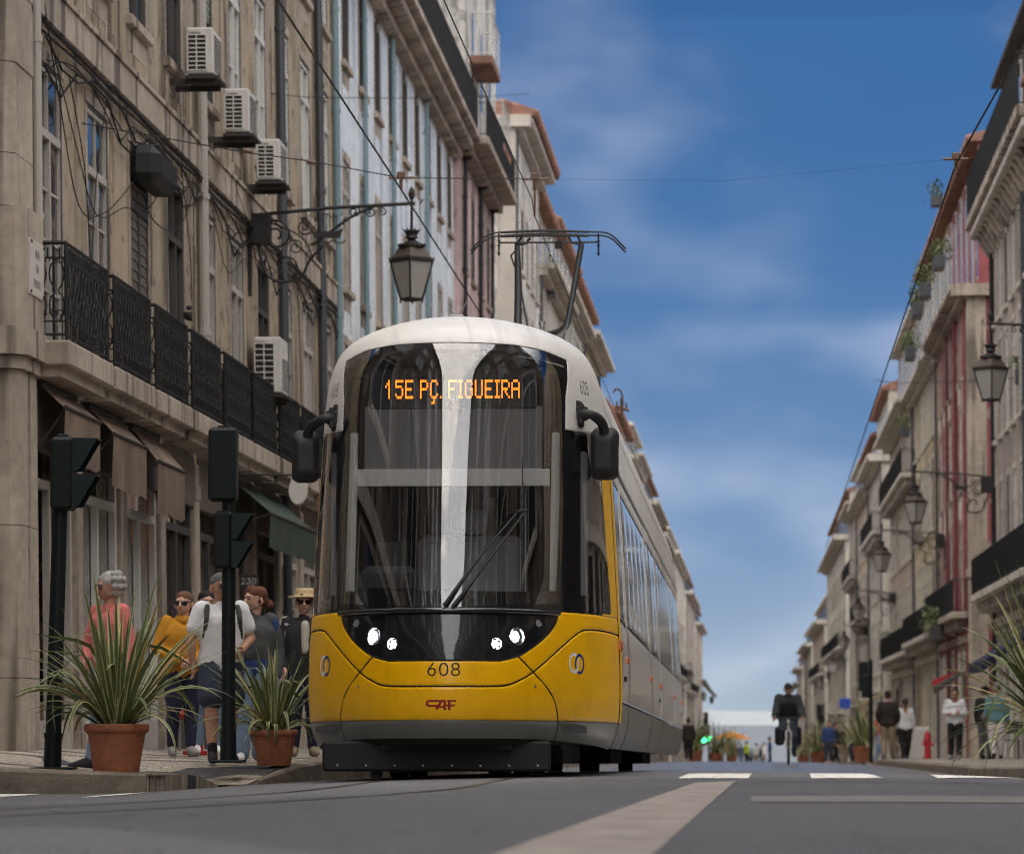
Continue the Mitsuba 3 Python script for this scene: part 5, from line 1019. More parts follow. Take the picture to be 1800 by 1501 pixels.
# ---------------------------------------------------------------- traffic lights
mat('mat_signal', pr((0.006, 0.011, 0.0105), 0.5, specular=0.25)); mat('mat_signal_hood', pr((0.010, 0.019, 0.022), 0.5, specular=0.25)); mat('mat_red_glow', pr((.3, .02, .02), .4)); mat('mat_green_glow', pr((.05, .4, .15), .4)); mat('mat_off_lens', pr((.05, .04, .03), .15))
def hood(par, c, h=.25, depth=.21, w=.22, facing=0.0, m='mat_signal_hood'):
    pf = P([(0, h / 2), (depth, h / 2 - .005), (depth * .25, -h / 2), (0, -h / 2)]); inn = P([(.012, h / 2 - .014), (depth - .0, h / 2 - .014), (depth * .22, -h / 2 + .012), (.012, -h / 2 + .012)])
    cf, sf = math.cos(facing), math.sin(facing); X = np.array([cf, sf, 0]); Y = np.array([-sf, cf, 0])
    b = MB(); b.prism(pf, .012, frame(c - Y * w / 2, X, [0, 0, 1], Y)); b.prism(pf, .012, frame(c + Y * (w / 2 - .012), X, [0, 0, 1], Y)); b.prism(P([(0, h / 2), (depth, h / 2 - .005), (depth, h / 2 - .017), (0, h / 2 - .014)]), w, frame(c - Y * w / 2, X, [0, 0, 1], Y))
    return add('hood', b, m, par)
tl = thing('traffic_light', 'black traffic light post nearest the viewer, beside the bigger potted plant', 'traffic light')
Dt = 34.0; p0, p1 = at(92, 1352, Dt), at(109, 770, Dt)
add('pole', MB().tube([p0, p0 + (p1 - p0) * .10, p0 + (p1 - p0) * .105, p0 + (p1 - p0) * .82], [.076, .074, .068, .064], 18), 'mat_signal', tl, smooth=40)
add('collar', MB().tube([p0 + (p1 - p0) * .095, p0 + (p1 - p0) * .11], .082, 18), 'mat_signal', tl, smooth=40); add('base_plate', MB().box(p0 - [.17, .17, .0], p0 + [.19, .17, .02], .006), 'mat_signal', tl)
c = at(113, 833, Dt); add('housing', MB().box(c + [-.10, -.15, -.315], c + [.095, .15, .315], .03).box(c + [-.06, -.05, .3], c + [.03, .05, .345], .01), 'mat_signal', tl, smooth=35)
for dz in (.155, -.155): hood(tl, c + [.09, 0, dz + .01], .28, .215, .25); add('lens', MB().lathe([(.10, 0), (.06, .015), (.001, .02)], (0, 0, 0), 14, frame(c + [.097, 0, dz], [0, 0, 1], [0, 1, 0], [1, 0, 0])), 'mat_off_lens', tl, smooth=True)
tl = thing('traffic_light', 'second black traffic light post in front of the pedestrians in white and grey', 'traffic light')
Dt = 36.4; p0, p1 = at(401, 1340, Dt), at(402, 1000, Dt)
add('pole', MB().tube([p0, p0 + [0, 0, .3], p0 + [0, 0, .31], p1, at(402, 880, Dt)], [.075, .072, .064, .062, .06], 18), 'mat_signal', tl, smooth=40); add('base_plate', MB().box(p0 - [.15, .15, .0], p0 + [.15, .15, .025], .006), 'mat_signal', tl)
c = at(393, 817, Dt); add('housing', MB().box(c + [-.13, -.12, -.34], c + [.13, .10, .34], .03).box(c + [-.05, -.04, .33], c + [.06, .04, .36]), 'mat_signal', tl, smooth=35)
hood(tl, c + [0, .12, .2], .2, .2, .2, math.pi / 2); hood(tl, c + [0, .12, -.1], .2, .2, .2, math.pi / 2)
c = at(396, 950, Dt); add('lower_housing', MB().box(c + [-.10, -.11, -.26], c + [.075, .11, .27], .03), 'mat_signal', tl, smooth=35)
for dz, e in ((.13, 1), (-.13, 0)):
    hood(tl, c + [.07, 0, dz], .24, .19, .21); add('lens', MB().lathe([(.085, 0), (.05, .012), (.001, .016)], (0, 0, 0), 14, frame(c + [.078, 0, dz - .02], [0, 0, 1], [0, 1, 0], [1, 0, 0])), 'mat_red_glow' if e else 'mat_off_lens', tl, smooth=True, **({'emitter': {'type': 'area', 'radiance': rgb(2.2, .05, .03)}} if e else {}))
def far_light(x, D, label, green=False, zb=None, h=3.4):
    t = thing('traffic_light', label, 'traffic light'); z = float(road_z(x, D)) + .08 if zb is None else zb
    add('pole', MB().tube([[x, D, z], [x, D, z + h]], .06, 10), 'mat_signal', t); c = np.array([x - .22, D, z + h - .5]); add('housing', MB().box(c + [-.14, -.12, -.45], c + [.14, .12, .45], .03), 'mat_signal', t)
    c2 = np.array([x - .15, D - .05, z + 2.3]); add('lower_housing', MB().box(c2 + [-.13, -.12, -.35], c2 + [.12, .12, .35], .03), 'mat_signal', t)
    if green: add('lens', MB().lathe([(.14, 0), (.001, .02)], (0, 0, 0), 12, frame(c + [-.05, -.125, -.25], [1, 0, 0], [0, 0, 1], [0, -1, 0])), 'mat_green_glow', t, emitter={'type': 'area', 'radiance': rgb(.3, 9, 2.2)}); add('lens', MB().lathe([(.10, 0), (.001, .02)], (0, 0, 0), 12, frame(c + [.28, -.125, -.2], [1, 0, 0], [0, 0, 1], [0, -1, 0])), 'mat_green_glow', t, emitter={'type': 'area', 'radiance': rgb(.2, 5, 1.2)})
    else: hood(t, c + [0, .12, .2], .2, .2, .2, math.pi / 2)
    return t
far_light(xat(1531, 121), 121, 'black traffic light post beside a potted plant on the right pavement', h=3.1)
far_light(xat(1246, 205), 205, 'distant traffic light showing green near the end of the street', True, h=2.0)
far_light(xat(1448, 205), 205, 'distant dark traffic light post in the right row', h=3.2)
# ---------------------------------------------------------------- potted plants
def f_leaf(p, n, uv):
    e = dr.abs(uv.x - 0.5) * 2; edge = smoothstep(0.55, 0.8, e); r = cell_rand(uv.y * 1.0 + 0.001, 3.0, 1.0)
    g = mix(mi.Color3f(0.075, 0.115, 0.040), mi.Color3f(0.13, 0.15, 0.055), r); g = mix(g, mi.Color3f(0.30, 0.20, 0.07), smoothstep(0.88, 0.93, r))
    return mix(g, mi.Color3f(0.44, 0.42, 0.20), edge * smoothstep(0.25, 0.45, cell_rand(uv.y + 0.001, 7.0, 2.0)))
mat('mat_leaf', pr(proc(f_leaf), 0.42, specular=0.5))
def f_terra(p, n, uv): return mi.Color3f(0.30, 0.105, 0.052) * (0.72 + 0.5 * fbm(p.x * 5, p.z * 6, p.y * 5)) * (0.85 + 0.3 * noise(p.x * 40, p.y * 40, p.z * 40))
mat('mat_terracotta', pr(proc(f_terra), 0.75)); mat('mat_soil', pr((0.05, 0.035, 0.025), 0.95))
_leaf_id = [0]
def leaf_mesh(base, az, el, L, w, droop, twist=0.0, n=11, kink=0.0):
    """a strap leaf: leaves at elevation el towards az and bends over by droop (radians over its length)"""
    t = np.linspace(0, 1, n); e = el - droop * t ** 1.7 - kink * np.clip((t - .55) / .08, 0, 1); ds = L / (n - 1); dirs = np.stack([np.cos(e) * math.cos(az), np.cos(e) * math.sin(az), np.sin(e)], -1)
    c = np.vstack([[0, 0, 0], np.cumsum((dirs[:-1] + dirs[1:]) / 2 * ds, 0)]) + base
    sdir = np.array([-math.sin(az), math.cos(az), 0]); up = np.cross(dirs, sdir); wd = w * np.minimum(1, (t * 6 + .35)) * (1 - t ** 2.6) + .0015
    tw = twist * t; S = sdir * np.cos(tw)[:, None] + up * np.sin(tw)[:, None]; N = np.cross(S, dirs)
    v = []
    for k, (q, dz) in enumerate(((-1, .30), (-.45, .06), (0, 0), (.45, .06), (1, .30))): v.append(c + S * (wd * q)[:, None] / 2 + N * (wd * dz)[:, None] * .5)
    v = np.stack(v, 1).reshape(-1, 3); _leaf_id[0] += 1; uv = np.tile(np.stack([np.linspace(0, 1, 5), np.full(5, float(_leaf_id[0] % 997))], -1), (n, 1))
    i, j = np.meshgrid(np.arange(n - 1), np.arange(4), indexing='ij'); a = i * 5 + j
    f = np.stack([a, a + 1, a + 6, a + 5], -1).reshape(-1, 4); return (v, np.vstack([f[:, [0, 1, 2]], f[:, [0, 2, 3]]])), uv
def potted(label, x, D, z, s, n_leaves, seed, hscale=1.0, pot=True, group='potted spiky plants', spread=1.0, extra=(), as_parts=True):
    r = np.random.default_rng(seed); k = thing('potted_plant', label, 'potted plant', group); o = np.array([x, D, z])
    if pot:
        b = MB().lathe([(.001, 0), (.185, 0), (.192, .012), (.242, .325), (.250, .335), (.262, .34), (.272, .352), (.276, .375), (.272, .402), (.262, .412), (.245, .412), (.236, .40), (.228, .36)], (0, 0, 0), 40)
        v, f = b.mesh(); pk = add('pot', (v * s + o, f), 'mat_terracotta', k, smooth=35)
        v, f = MB().tube([[.2345 * math.cos(a), .2345 * math.sin(a), .275] for a in np.linspace(0, 2 * np.pi, 41)[:-1]], .006, 5, closed=True).mesh(); add('band', (v * s + o, f), 'mat_terracotta', pk, smooth=True)
        v, f = MB().lathe([(.235, .375), (.12, .39), (.001, .395)], (0, 0, 0), 20).mesh(); add('soil', (v * s + o, f), 'mat_soil', k, smooth=True)
    c0 = o + np.array([0, 0, .37 * s if pot else .1 * s]); stuff = MB(); uvs = []
    def leaf(base, az, el, L, w, dp, tw):
        m, uv = leaf_mesh(base, az, el, L, w, dp, tw, kink=r.uniform(.8, 2.0) if r.random() < .16 else 0.0)
        if as_parts: add('leaf', m, 'mat_leaf', k, smooth=True, uv=uv)
        else: stuff.raw(*m); uvs.append(uv)
    for i in range(n_leaves):
        t = i / n_leaves; az = r.uniform(0, 2 * np.pi); el = np.radians(r.uniform(72, 90) if t < .22 else r.uniform(48, 78) if t < .70 else r.uniform(25, 58)); el = math.pi / 2 - (math.pi / 2 - el) * spread
        L = s * hscale * r.uniform(.62, 1.0) * (1.22 if t < .22 else 1.1 if t < .70 else .95); dp = r.uniform(.05, .35) if t < .22 else r.uniform(.2, .9) if t < .70 else r.uniform(.7, 2.4)
        leaf(c0 + s * .10 * np.array([math.cos(az), math.sin(az), 0]) * r.uniform(.2, 1.1), az, el, L, s * r.uniform(.042, .068), dp, r.normal(0, .5))
    for az, el, L, dp in extra: leaf(c0, az, el, L * s, .04 * s, dp, .2)
    if not as_parts: v, f = stuff.mesh(); add('leaves', (v, f), 'mat_leaf', k, smooth=True, uv=np.vstack(uvs), kind='stuff')
    return k
pz = lambda x, y: float(left_pave_z(x, y))
x = xat(205, 33.45); potted('bigger terracotta pot of long striped leaves on the left kerb corner', x, 33.45, pz(x, 33.45), 1.0, 112, 3, 1.16, extra=((3.1, .95, 1.25, 1.15), (3.3, .75, 1.0, 1.5), (-.05, .75, 1.15, 1.4), (.1, .6, 1.0, 1.9), (2.9, .5, .9, .9), (1.7, 1.50, 1.42, .12), (1.2, 1.35, 1.3, .1)))
x = xat(482, 37.4); potted('smaller terracotta pot of spiky leaves between the pedestrians and the tram', x, 37.4, pz(x, 37.4) + .012, .82, 74, 8, 1.14, extra=((3.1, .8, 1.0, 1.4), (2.8, .5, .9, 1.2), (.1, .9, 1.1, .9), (-2.2, .35, .7, 2.0)))
x = xat(1852, 45); potted('large spiky plant with striped leaves reaching in at the right edge', x, 45, float(rz(x, 45)), 1.25, 120, 15, 1.35, spread=1.4, extra=((3.1, .75, 1.3, .9), (3.2, .35, 1.15, .6), (2.9, .15, 1.2, 1.0), (3.3, -.1, 1.0, .7), (3.0, 1.0, 1.35, .8), (3.4, .55, 1.3, 1.3)))
x = xat(1515, 122.5); potted('potted spiky plant beside the traffic light on the far right pavement', x, 122.5, float(road_z(x, 122.5)) + .1, 1.15, 70, 21, 1.35, as_parts=False)
for u, D, lab in ((1437, 165, 'small potted plant behind the cyclist on the right'), (1412, 215, 'distant potted plant just right of the cyclist'), (1258, 190, 'distant potted plant on the left below the green light'), (1222, 160, 'distant potted plant beside the rear of the tram'), (1287, 230, 'distant potted plant near the middle of the street')):
    x = xat(u, D); potted(lab, x, D, float(road_z(x, D)) + .08, 1.2, 55, int(u), 1.4, as_parts=False)
def bush(label, c, r, n, seed, flat=.7, name='balcony_plant', trail=0.0):
    rr = np.random.default_rng(seed); k = thing(name, label, 'plant', 'plants on the balconies'); mb = MB(); uvs = []
    for i in range(n):
        dv = rr.normal(size=3); dv /= np.linalg.norm(dv); q = np.asarray(c) + dv * rr.uniform(.35, 1) * np.asarray(r) * (1 + .35 * math.sin(dv[0] * 5 + seed)); q[2] -= trail * rr.random() ** 2
        m, uv = leaf_mesh(q, rr.uniform(0, 6.28), rr.uniform(-.6, 1.2), rr.uniform(.12, .26), rr.uniform(.05, .10), rr.uniform(.2, 1), 0, 4); mb.raw(*m); uvs.append(uv)
    v, f = mb.mesh(); add('foliage', (v, f), 'mat_leaf_mid', k, smooth=True, uv=np.vstack(uvs), kind='stuff')
    b = MB().box(np.asarray(c) + [-.18, -r[1] * .8, -r[2] - .2], np.asarray(c) + [.18, r[1] * .8, -r[2] * .55], .02); add('planter', b, 'mat_pipe_dark', k); return k
mat('mat_leaf_mid', pr(proc(lambda p, n, uv: mix(mi.Color3f(0.045, 0.085, 0.025), mi.Color3f(0.14, 0.17, 0.05), cell_rand(uv.y + .001, 1.0, 5.0))), 0.5))
for u, v, D, r, n, lab in ((1645, 1085, 136, (.5, 1.6, .55), 420, 'green shrub in a planter on the first floor balcony of the deep red house'), (1650, 440, 131, (.4, .9, .45), 170, 'trailing plant on the roof terrace of the red house, nearest'), (1625, 485, 138, (.4, 1.1, .6), 230, 'trailing plant on the roof terrace of the red house, second'), (1612, 520, 143, (.4, 1.2, .6), 230, 'trailing plant on the roof terrace of the red house, third'), (1600, 600, 150, (.4, 1.3, .5), 230, 'plant with reddish pots on the roof terrace of the ochre house'), (1646, 335, 132, (.3, .4, .35), 90, 'small plant hanging high on the attic of the red house'),
        (1590, 740, 155, (.3, .5, .4), 90, 'small dark plant under the eaves of the ochre house'), (968, 480, 147, (.35, .9, .7), 200, 'green shrub on the balcony behind the pantograph'), (1797, 640, 103, (.35, .5, .3), 120, 'plant with white flowers on the grey rose house, upper'), (1797, 945, 101, (.35, .6, .3), 120, 'plant with white flowers on the grey rose house, lower')):
    bush(lab, at(u, v, D), r, n, u)
# fire hydrants
mat('mat_hydrant', pr((0.42, 0.012, 0.018), 0.4, clearcoat=.5))
def hydrant(label, x, D, z, s=1.0):
    k = thing('fire_hydrant', label, 'fire hydrant'); o = np.array([x, D, z]); b = MB().lathe([(.13, 0), (.13, .04), (.085, .05), (.08, .45), (.11, .47), (.11, .52), (.10, .56), (.085, .68), (.05, .74), (.03, .78), (.001, .79)], o, 16); add('body', b, 'mat_hydrant', k, smooth=35)
    for d in (-1, 1): b = MB().tube([o + [0, 0, .42], o + [d * .16, 0, .42]], .05, 10); add('outlet', b, 'mat_hydrant', k, smooth=35)
x = xat(343, 41.6); hydrant('red fire hydrant behind the woman in the mustard jacket', x, 41.6, pz(x, 41.6), .9); x = xat(1630, 112); hydrant('red fire hydrant on the right pavement by a doorway', x, 112, float(rz(x, 112)))
# clothes rail, shop number, pigeon, litter
ck = thing('clothes_rack', 'rail of hanging clothes in the dark shop entrance behind the pedestrians', 'clothes rack'); x0 = -6.85; b = MB()
for y in (47.6, 50.2): b.tube([[x0, y, .0], [x0, y, 1.75]], .018, 6)
b.tube([[x0, 47.5, 1.72], [x0, 50.3, 1.72]], .018, 6); add('rail', b, 'mat_steel', ck)
for i, y in enumerate(np.linspace(47.7, 50.1, 13)):
    q = rng.uniform(.55, 1.0); b = MB(); xs = np.linspace(-.22, .22, 7); tp = np.array([[x0 + a, y + .03 * math.sin(a * 20 + i), 1.66 - .22 * abs(a) - .05] for a in xs]); bt = np.array([[x0 + a * 1.15, y + .06 * math.sin(a * 26 + i * 2), 1.62 - q] for a in xs]); j = np.arange(6)
    b.raw(np.vstack([tp, bt]), np.stack([j, j + 1, j + 8, j + 7], -1)); add('garment', b, ['mat_cloth_cream', 'mat_cloth_pink', 'mat_cloth_blue', 'mat_cloth_tan', 'mat_cloth_dark'][int(rng.integers(5))], ck, smooth=True)
for nm, c in (('cream', (.50, .46, .38)), ('pink', (.45, .20, .16)), ('blue', (.16, .22, .32)), ('tan', (.30, .24, .15)), ('dark', (.03, .03, .035))): mat('mat_cloth_' + nm, pr(c, .9))
np_ = thing('house_number', 'small dark number plate 230 beside the shop entrance', 'sign'); o = FA.p(58.2, 2.45, .06); add('plate', MB().box(o + [-.02, -.02, -.1], o + [.26, .0, .1]), 'mat_window_dark', np_); add('lettering', MB().prism(text_poly('230', .09), .003, frame(o + [.12, -.024, 0], [1, 0, 0], [0, 0, 1])), 'mat_print_white', np_)
pg_ = thing('pigeon', 'dark pigeon perched on the balcony rail of the tan house', 'bird'); o = at(331, 556, 50.7); b = MB().man(m3.Manifold.hull_points(np.array([[x * .05, y * .10, z * .06] for x in (-1, 1) for y in (-1, -.3, .6) for z in (-.6, .8)] + [[0, .24, -.05], [0, -.14, .05]]))); v, f = b.mesh(); tm = trimesh.Trimesh(v, f).subdivide().subdivide(); trimesh.smoothing.filter_taubin(tm, iterations=6)
add('body', (np.asarray(tm.vertices) + o, tm.faces), 'mat_rubber', pg_, smooth=True); hd = trimesh.creation.icosphere(2, .035); add('head', (hd.vertices + o + [.02, -.10, .10], hd.faces), 'mat_rubber', pg_, smooth=True); add('beak', MB().tube([o + [.03, -.13, .10], o + [.035, -.17, .095]], [.008, .001], 5), 'mat_rubber', pg_)
sb = thing('hanging_sign', 'round white hanging shop sign left of the tram mirror', 'sign'); o = at(524, 862, 52); add('disc', MB().lathe([(.001, -.03), (.12, -.03), (.13, 0), (.12, .03), (.001, .03)], (0, 0, 0), 20, frame(o, [1, 0, 0], [0, 0, 1.5], [0, -1, 0])), 'mat_plastic_white', sb, smooth=30); add('bracket', MB().tube([o + [-.0, 0, .2], o + [-.75, 0, .22]], .015, 6), 'mat_iron', sb)
# ---------------------------------------------------------------- overhead wires
def wire(label, pts, r=.009, sag=0.0, hang=(), n=24):
    k = thing('overhead_wire', label, 'wire'); q = []
    for a, b in zip(pts[:-1], pts[1:]): t = np.linspace(0, 1, n)[:, None]; q.append(np.asarray(a) * (1 - t) + np.asarray(b) * t - np.array([0, 0, 1.0]) * (4 * sag * t * (1 - t)))
    add('strand', MB().tube(np.vstack(q), r, 5), 'mat_cable', k, smooth=True); return k
Ds = 44.0
S1, S2, S3 = at(705, 313, Ds), at(940, 315, Ds), at(1680, 280, Ds)
sw = wire('span wire crossing the street above the tram from the tan house', [at(143, 217, Ds), at(430, 268, Ds), at(547, 284, Ds), S1, S2], .007)
wire('span wire continuing across the sky to the right row', [S2, S2 * .55 + S3 * .45 - np.array([0, 0, .12]), S3, at(1830, 262, Ds)], .0013)
for u, v in ((436, 266), (547, 285)): o = at(u, v, Ds); add('insulator', MB().tube([o + [-.05, 0, .01], o + [.05, 0, -.01]], .028, 8), 'mat_insulator', sw)
mat('mat_insulator', pr((.13, .075, .05), .4))
def hanger(par, p): add('hanger', MB().box(p + [-.045, -.03, -.01], p + [.045, .03, .07], .01).tube([p + [-.14, 0, 0], p + [.14, 0, 0]], .016, 6).tube([p, p + [.0, 0, -.12]], .022, 6), 'mat_insulator', par)
hanger(sw, S1); hanger(sw, S2)
c1 = S1 - [0, 0, .13]; w1_ = wire('contact wire running over the left edge of the tram', [[c1[0] - .02, 8, c1[2] + .12], c1, [c1[0] + .05, 80, c1[2] - .25], [c1[0] + .1, 118, c1[2] - .5]], .011, n=8)
c2 = S2 - [0, 0, .42]; w2_ = wire('contact wire above the pantograph of the tram', [[c2[0] - .1, 8, c2[2] + .15], c2 + [0, -.6, .12], c2, [c2[0] + .05, 80, c2[2] - .3], [c2[0] + .1, 150, c2[2] - 1.1]], .006, n=8); add('dropper', MB().tube([S2, c2], .012, 5), 'mat_insulator', w2_)
c3 = S3 - [0, 0, .06]; w3_ = wire('contact wire of the right hand track in front of the right row', [[c3[0] + .75, 20, c3[2] + .2], c3, [c3[0] + .02, 80, c3[2] - .35], [c3[0] + .05, 125, c3[2] - .8]], .011, n=8); hanger(w3_, S3)
wire('thin wire crossing in front of the blue tiled house', [at(432, 158, 62), at(620, 172, 68), at(930, 165, 112)], .008, .05)
wire('faint wire crossing low in front of the right row', [at(1538, 668, 118), at(1620, 672, 112), at(1800, 662, 104)], .010, .05)
# overhead fitting past the right shoulder of the tram
ft = thing('wire_fitting', 'curly overhead line fitting in the sky beside the tram roof', 'fitting'); Df = 70.0; q = lambda u, v: at(u, v, Df)
add('hook', MB().tube(catmull([q(1078, 690), q(1083, 684), q(1090, 686), q(1094, 698), q(1093, 712)], 6), .02, 6), 'mat_insulator', ft); add('bars', MB().tube([q(1082, 713), q(1106, 722)], .03, 6).tube([q(1093, 700), q(1093, 724)], .035, 6).tube([q(1084, 706), q(1086, 722)], .018, 5).tube([q(1100, 708), q(1102, 722)], .018, 5), 'mat_insulator', ft)
# awnings and blue sign on the right pavement
def canopy(label, u, v, D, w, d, dz, m):
    k = thing('awning', label, 'awning'); o = at(u, v, D); n = 9; y = np.linspace(-w / 2, w / 2, n); i = np.arange(n - 1)
    a = np.stack([np.full(n, WR), o[1] + y, np.full(n, o[2] + dz)], -1); b = np.stack([np.full(n, WR - d), o[1] + y, np.full(n, o[2])], -1); c = b - [0, 0, .25]
    add('canopy', (np.vstack([a, b]), np.stack([i, i + 1, i + n + 1, i + n], -1)), m, k); add('valance', (np.vstack([b, c]), np.stack([i, i + 1, i + n + 1, i + n], -1)), m, k); add('side_cloth', ([a[0], b[0], c[0]], [[0, 1, 2]]), m, k); return k
mat('mat_navy', pr((.02, .025, .07), .8)); mat('mat_sign_blue', pr((.02, .08, .55), .5))
canopy('navy blue awning at the right edge above the large plant', 1785, 1165, 97, 6, 1.5, .9, 'mat_navy'); canopy('curved dark awning frame over a door on the right', 1665, 1205, 129, 3, 1.0, .5, 'mat_window_dark'); canopy('beige awning far along the right pavement', 1508, 1240, 190, 5, 2.0, .9, 'mat_cloth_tan'); canopy('small red awning behind the brown jacket man', 1605, 1195, 135, 1.6, .8, .3, 'mat_hydrant')
k = thing('shop_sign', 'bright blue square shop sign far along the right pavement', 'sign'); o = at(1485, 1236, 200); add('panel', MB().box(o - [.26, .05, .26], o + [.26, .05, .26], .02), 'mat_sign_blue', k); add('bracket', MB().tube([o, [WR, o[1], o[2]]], .03, 6), 'mat_iron', k)
k = thing('utility_cabinet', 'pale grey utility cabinet on the right pavement beside the hydrant', 'cabinet'); x = xat(1612, 115); o = np.array([x, 115, float(rz(x, 115))]); add('cabinet_body', MB().box(o - [.33, .25, 0], o + [.33, .25, .92], .02), 'mat_plastic_white', k); add('door', MB().box(o + [-.28, -.262, .06], o + [.28, -.25, .86], .004), 'mat_plastic_white', k)
k = thing('cafe_chair', 'dark cafe chair behind the large plant on the right', 'chair'); x = xat(1775, 96); o = np.array([x, 96, float(rz(x, 96))]); add('seat', MB().box(o + [-.22, -.22, .43], o + [.22, .22, .46], .01), 'mat_shutter', k); add('backrest', MB().box(o + [-.22, .2, .6], o + [.22, .23, .88], .01), 'mat_shutter', k)
for a in (-.2, .2):
    for b_ in (-.2, .21): add('leg', MB().tube([o + [a, b_, 0], o + [a, b_, .45 if b_ < 0 else .88]], .014, 6), 'mat_iron', k)
k = thing('lamp_mast', 'thin tall mast standing in the street right of the cyclist', 'mast'); x = xat(1417, 300); o = np.array([x, 300, float(zr(300))]); add('pole', MB().tube([o, o + [0, 0, 9.3]], [.07, .04], 8), 'mat_iron', k)
for i, (u, v) in enumerate(((1235, 1195), (1400, 1200))):
    d = 1 if i == 0 else -1; k = thing('far_bracket', ('left', 'right')[i] + ' dark hanging bracket over the far end of the street', 'bracket'); o = at(u, v, 380); add('arm', MB().tube([o, o + [d * .7, 0, -1.0], o + [d * 1.3, 0, -1.6]], [.32, .22, .15], 6), 'mat_lantern_roof', k); add('lamp', MB().lathe([(.05, 0), (.25, -.2), (.14, -.7), (.01, -.75)], o + [d * .85, 0, -1.5], 8), 'mat_lantern', k)
# ================================================================ people
mat('mat_skin', pr((0.56, 0.33, 0.24), 0.5)); mat('mat_skin_tan', pr((0.43, 0.23, 0.15), 0.5)); mat('mat_eye', pr((0.02, 0.015, 0.012), 0.2)); mat('mat_lips', pr((0.30, 0.10, 0.085), 0.5)); mat('mat_sunglass', pr((0.006, 0.006, 0.007), 0.08, specular=.8))
for nm, c in (('grey_hair', (.33, .32, .30)), ('red_hair', (.12, .045, .022)), ('auburn_hair', (.14, .065, .035)), ('dark_hair', (.02, .016, .014)), ('salt_hair', (.12, .115, .11)), ('mustard', (.50, .215, .012)), ('white_tee', (.72, .72, .73)), ('pink_shirt', (.60, .17, .15)), ('dark_jacket', (.018, .018, .022)),
               ('grey_jacket', (.075, .075, .078)), ('navy', (.010, .012, .035)), ('denim', (.16, .225, .32)), ('denim_dark', (.03, .04, .062)), ('khaki', (.22, .175, .12)), ('brown_jacket', (.022, .014, .011)), ('white_sweater', (.62, .62, .64)), ('red_scarf', (.16, .012, .016)), ('black_cloth', (.009, .009, .010)), ('straw', (.55, .42, .24)), ('teal_top', (.10, .20, .22)), ('white_trousers', (.60, .56, .54)), ('shoe_white', (.65, .64, .62)), ('shoe_grey', (.22, .20, .20)), ('grey_sack', (.05, .055, .05)), ('hi_vis', (.45, .60, .03)), ('orange_cloth', (.60, .24, .04)), ('red_cloth', (.40, .03, .04)), ('blue_cloth', (.03, .06, .18))):
    mat('mat_' + nm, pr(c, .85, sheen=.3 if 'hair' not in nm else 0))
HT = lambda q: np.asarray(q, float)
def skeleton(pose):
    J = dict(head=(0, -.012, .935), chin=(0, -.030, .885), neck=(0, .004, .845), chest=(0, 0, .745), waist=(0, -.004, .62), hip=(0, 0, .53),
             shL=(-.101, .006, .812), shR=(.101, .006, .812), elL=(-.135, .018, .64), elR=(.135, .018, .64), wrL=(-.138, -.02, .50), wrR=(.138, -.02, .50),
             hpL=(-.052, 0, .515), hpR=(.052, 0, .515), knL=(-.056, -.012, .285), knR=(.056, -.012, .285), anL=(-.056, .012, .045), anR=(.056, .012, .045))
    J.update(pose); J = {k: HT(v) for k, v in J.items()}
    for s in 'LR': J.setdefault('to' + s, J['an' + s] + HT((-.012 if s == 'L' else .012, -.105, -.026)))
    return J
def sph(c, r, n=12): return m3.Manifold.sphere(float(r), n).translate([float(q) for q in c])
def bone(a, ra, b, rb, n=12): return m3.Manifold.batch_hull([sph(a, ra, n), sph(b, rb, n)])
def blob(parts, H, edge, iters=6, wrinkle=0.0, seed=0):
    m = m3.Manifold.batch_boolean(parts, m3.OpType.Add).scale([H] * 3).refine_to_length(edge); q = m.to_mesh(); t = trimesh.Trimesh(q.vert_properties[:, :3], q.tri_verts, process=True)
    trimesh.smoothing.filter_taubin(t, lamb=.5, nu=.52, iterations=iters)
    if wrinkle:
        v = np.asarray(t.vertices); n = meshkit.noise(v * ([60, 60, 12] if seed == 5 else [14, 14, 9]), seed) + .5 * meshkit.noise(v * [30, 30, 22], seed + 1) - .75; t.vertices = v + np.asarray(t.vertex_normals) * (n * wrinkle)[:, None]
    return np.asarray(t.vertices), t.faces
def torso(J, e, top=True, low=True, wide=1.0):
    c, w, h, n = J['chest'], J['waist'], J['hip'], J['neck']; P_ = []
    S = lambda q, x, y, r: [sph(q + [d * x * wide, y, 0], r + e) for d in (-1, 1)]
    if top: P_ += [m3.Manifold.batch_hull(S(c, .062, 0, .058) + S(J['shL'] * .5 + J['shR'] * .5 - [0, 0, .02], .075, .004, .036)), m3.Manifold.batch_hull(S(c, .062, 0, .058) + S(w, .048, .0, .054)), bone(J['neck'] - [0, 0, .03], .036 + e * .5, J['neck'], .031 + e * .3)]
    if low: P_ += [m3.Manifold.batch_hull(S(w, .048, .0, .053) + S(h, .052, .008, .060))]
    return P_
def arm(J, s, e, full=True, upto=1.0):
    a, b, c = J['sh' + s], J['el' + s], J['wr' + s]; P_ = [bone(a, .034 + e, b if full else a + (b - a) * upto, (.026 if full else .030) + e)]
    if full: P_.append(bone(b, .026 + e, b + (c - b) * .35, .025 + e)); P_.append(bone(b + (c - b) * .35, .025 + e, c, .0175 + e))
    return P_
def leg(J, s, e, ankle=1.0, flare=0.0, upto=1.0):
    a, b, c = J['hp' + s], J['kn' + s], J['an' + s]; k = a + (b - a) * upto; P_ = [bone(a, .056 + e, k, (.036 if upto == 1 else .05) + e * 1.6)]
    if upto == 1: m = b + (c - b) * .32 + [0, .012, 0]; P_ += [bone(b, .036 + e, m, .035 + e + flare * .3), bone(m, .035 + e + flare * .3, b + (c - b) * ankle, .023 + e + flare)]
    return P_
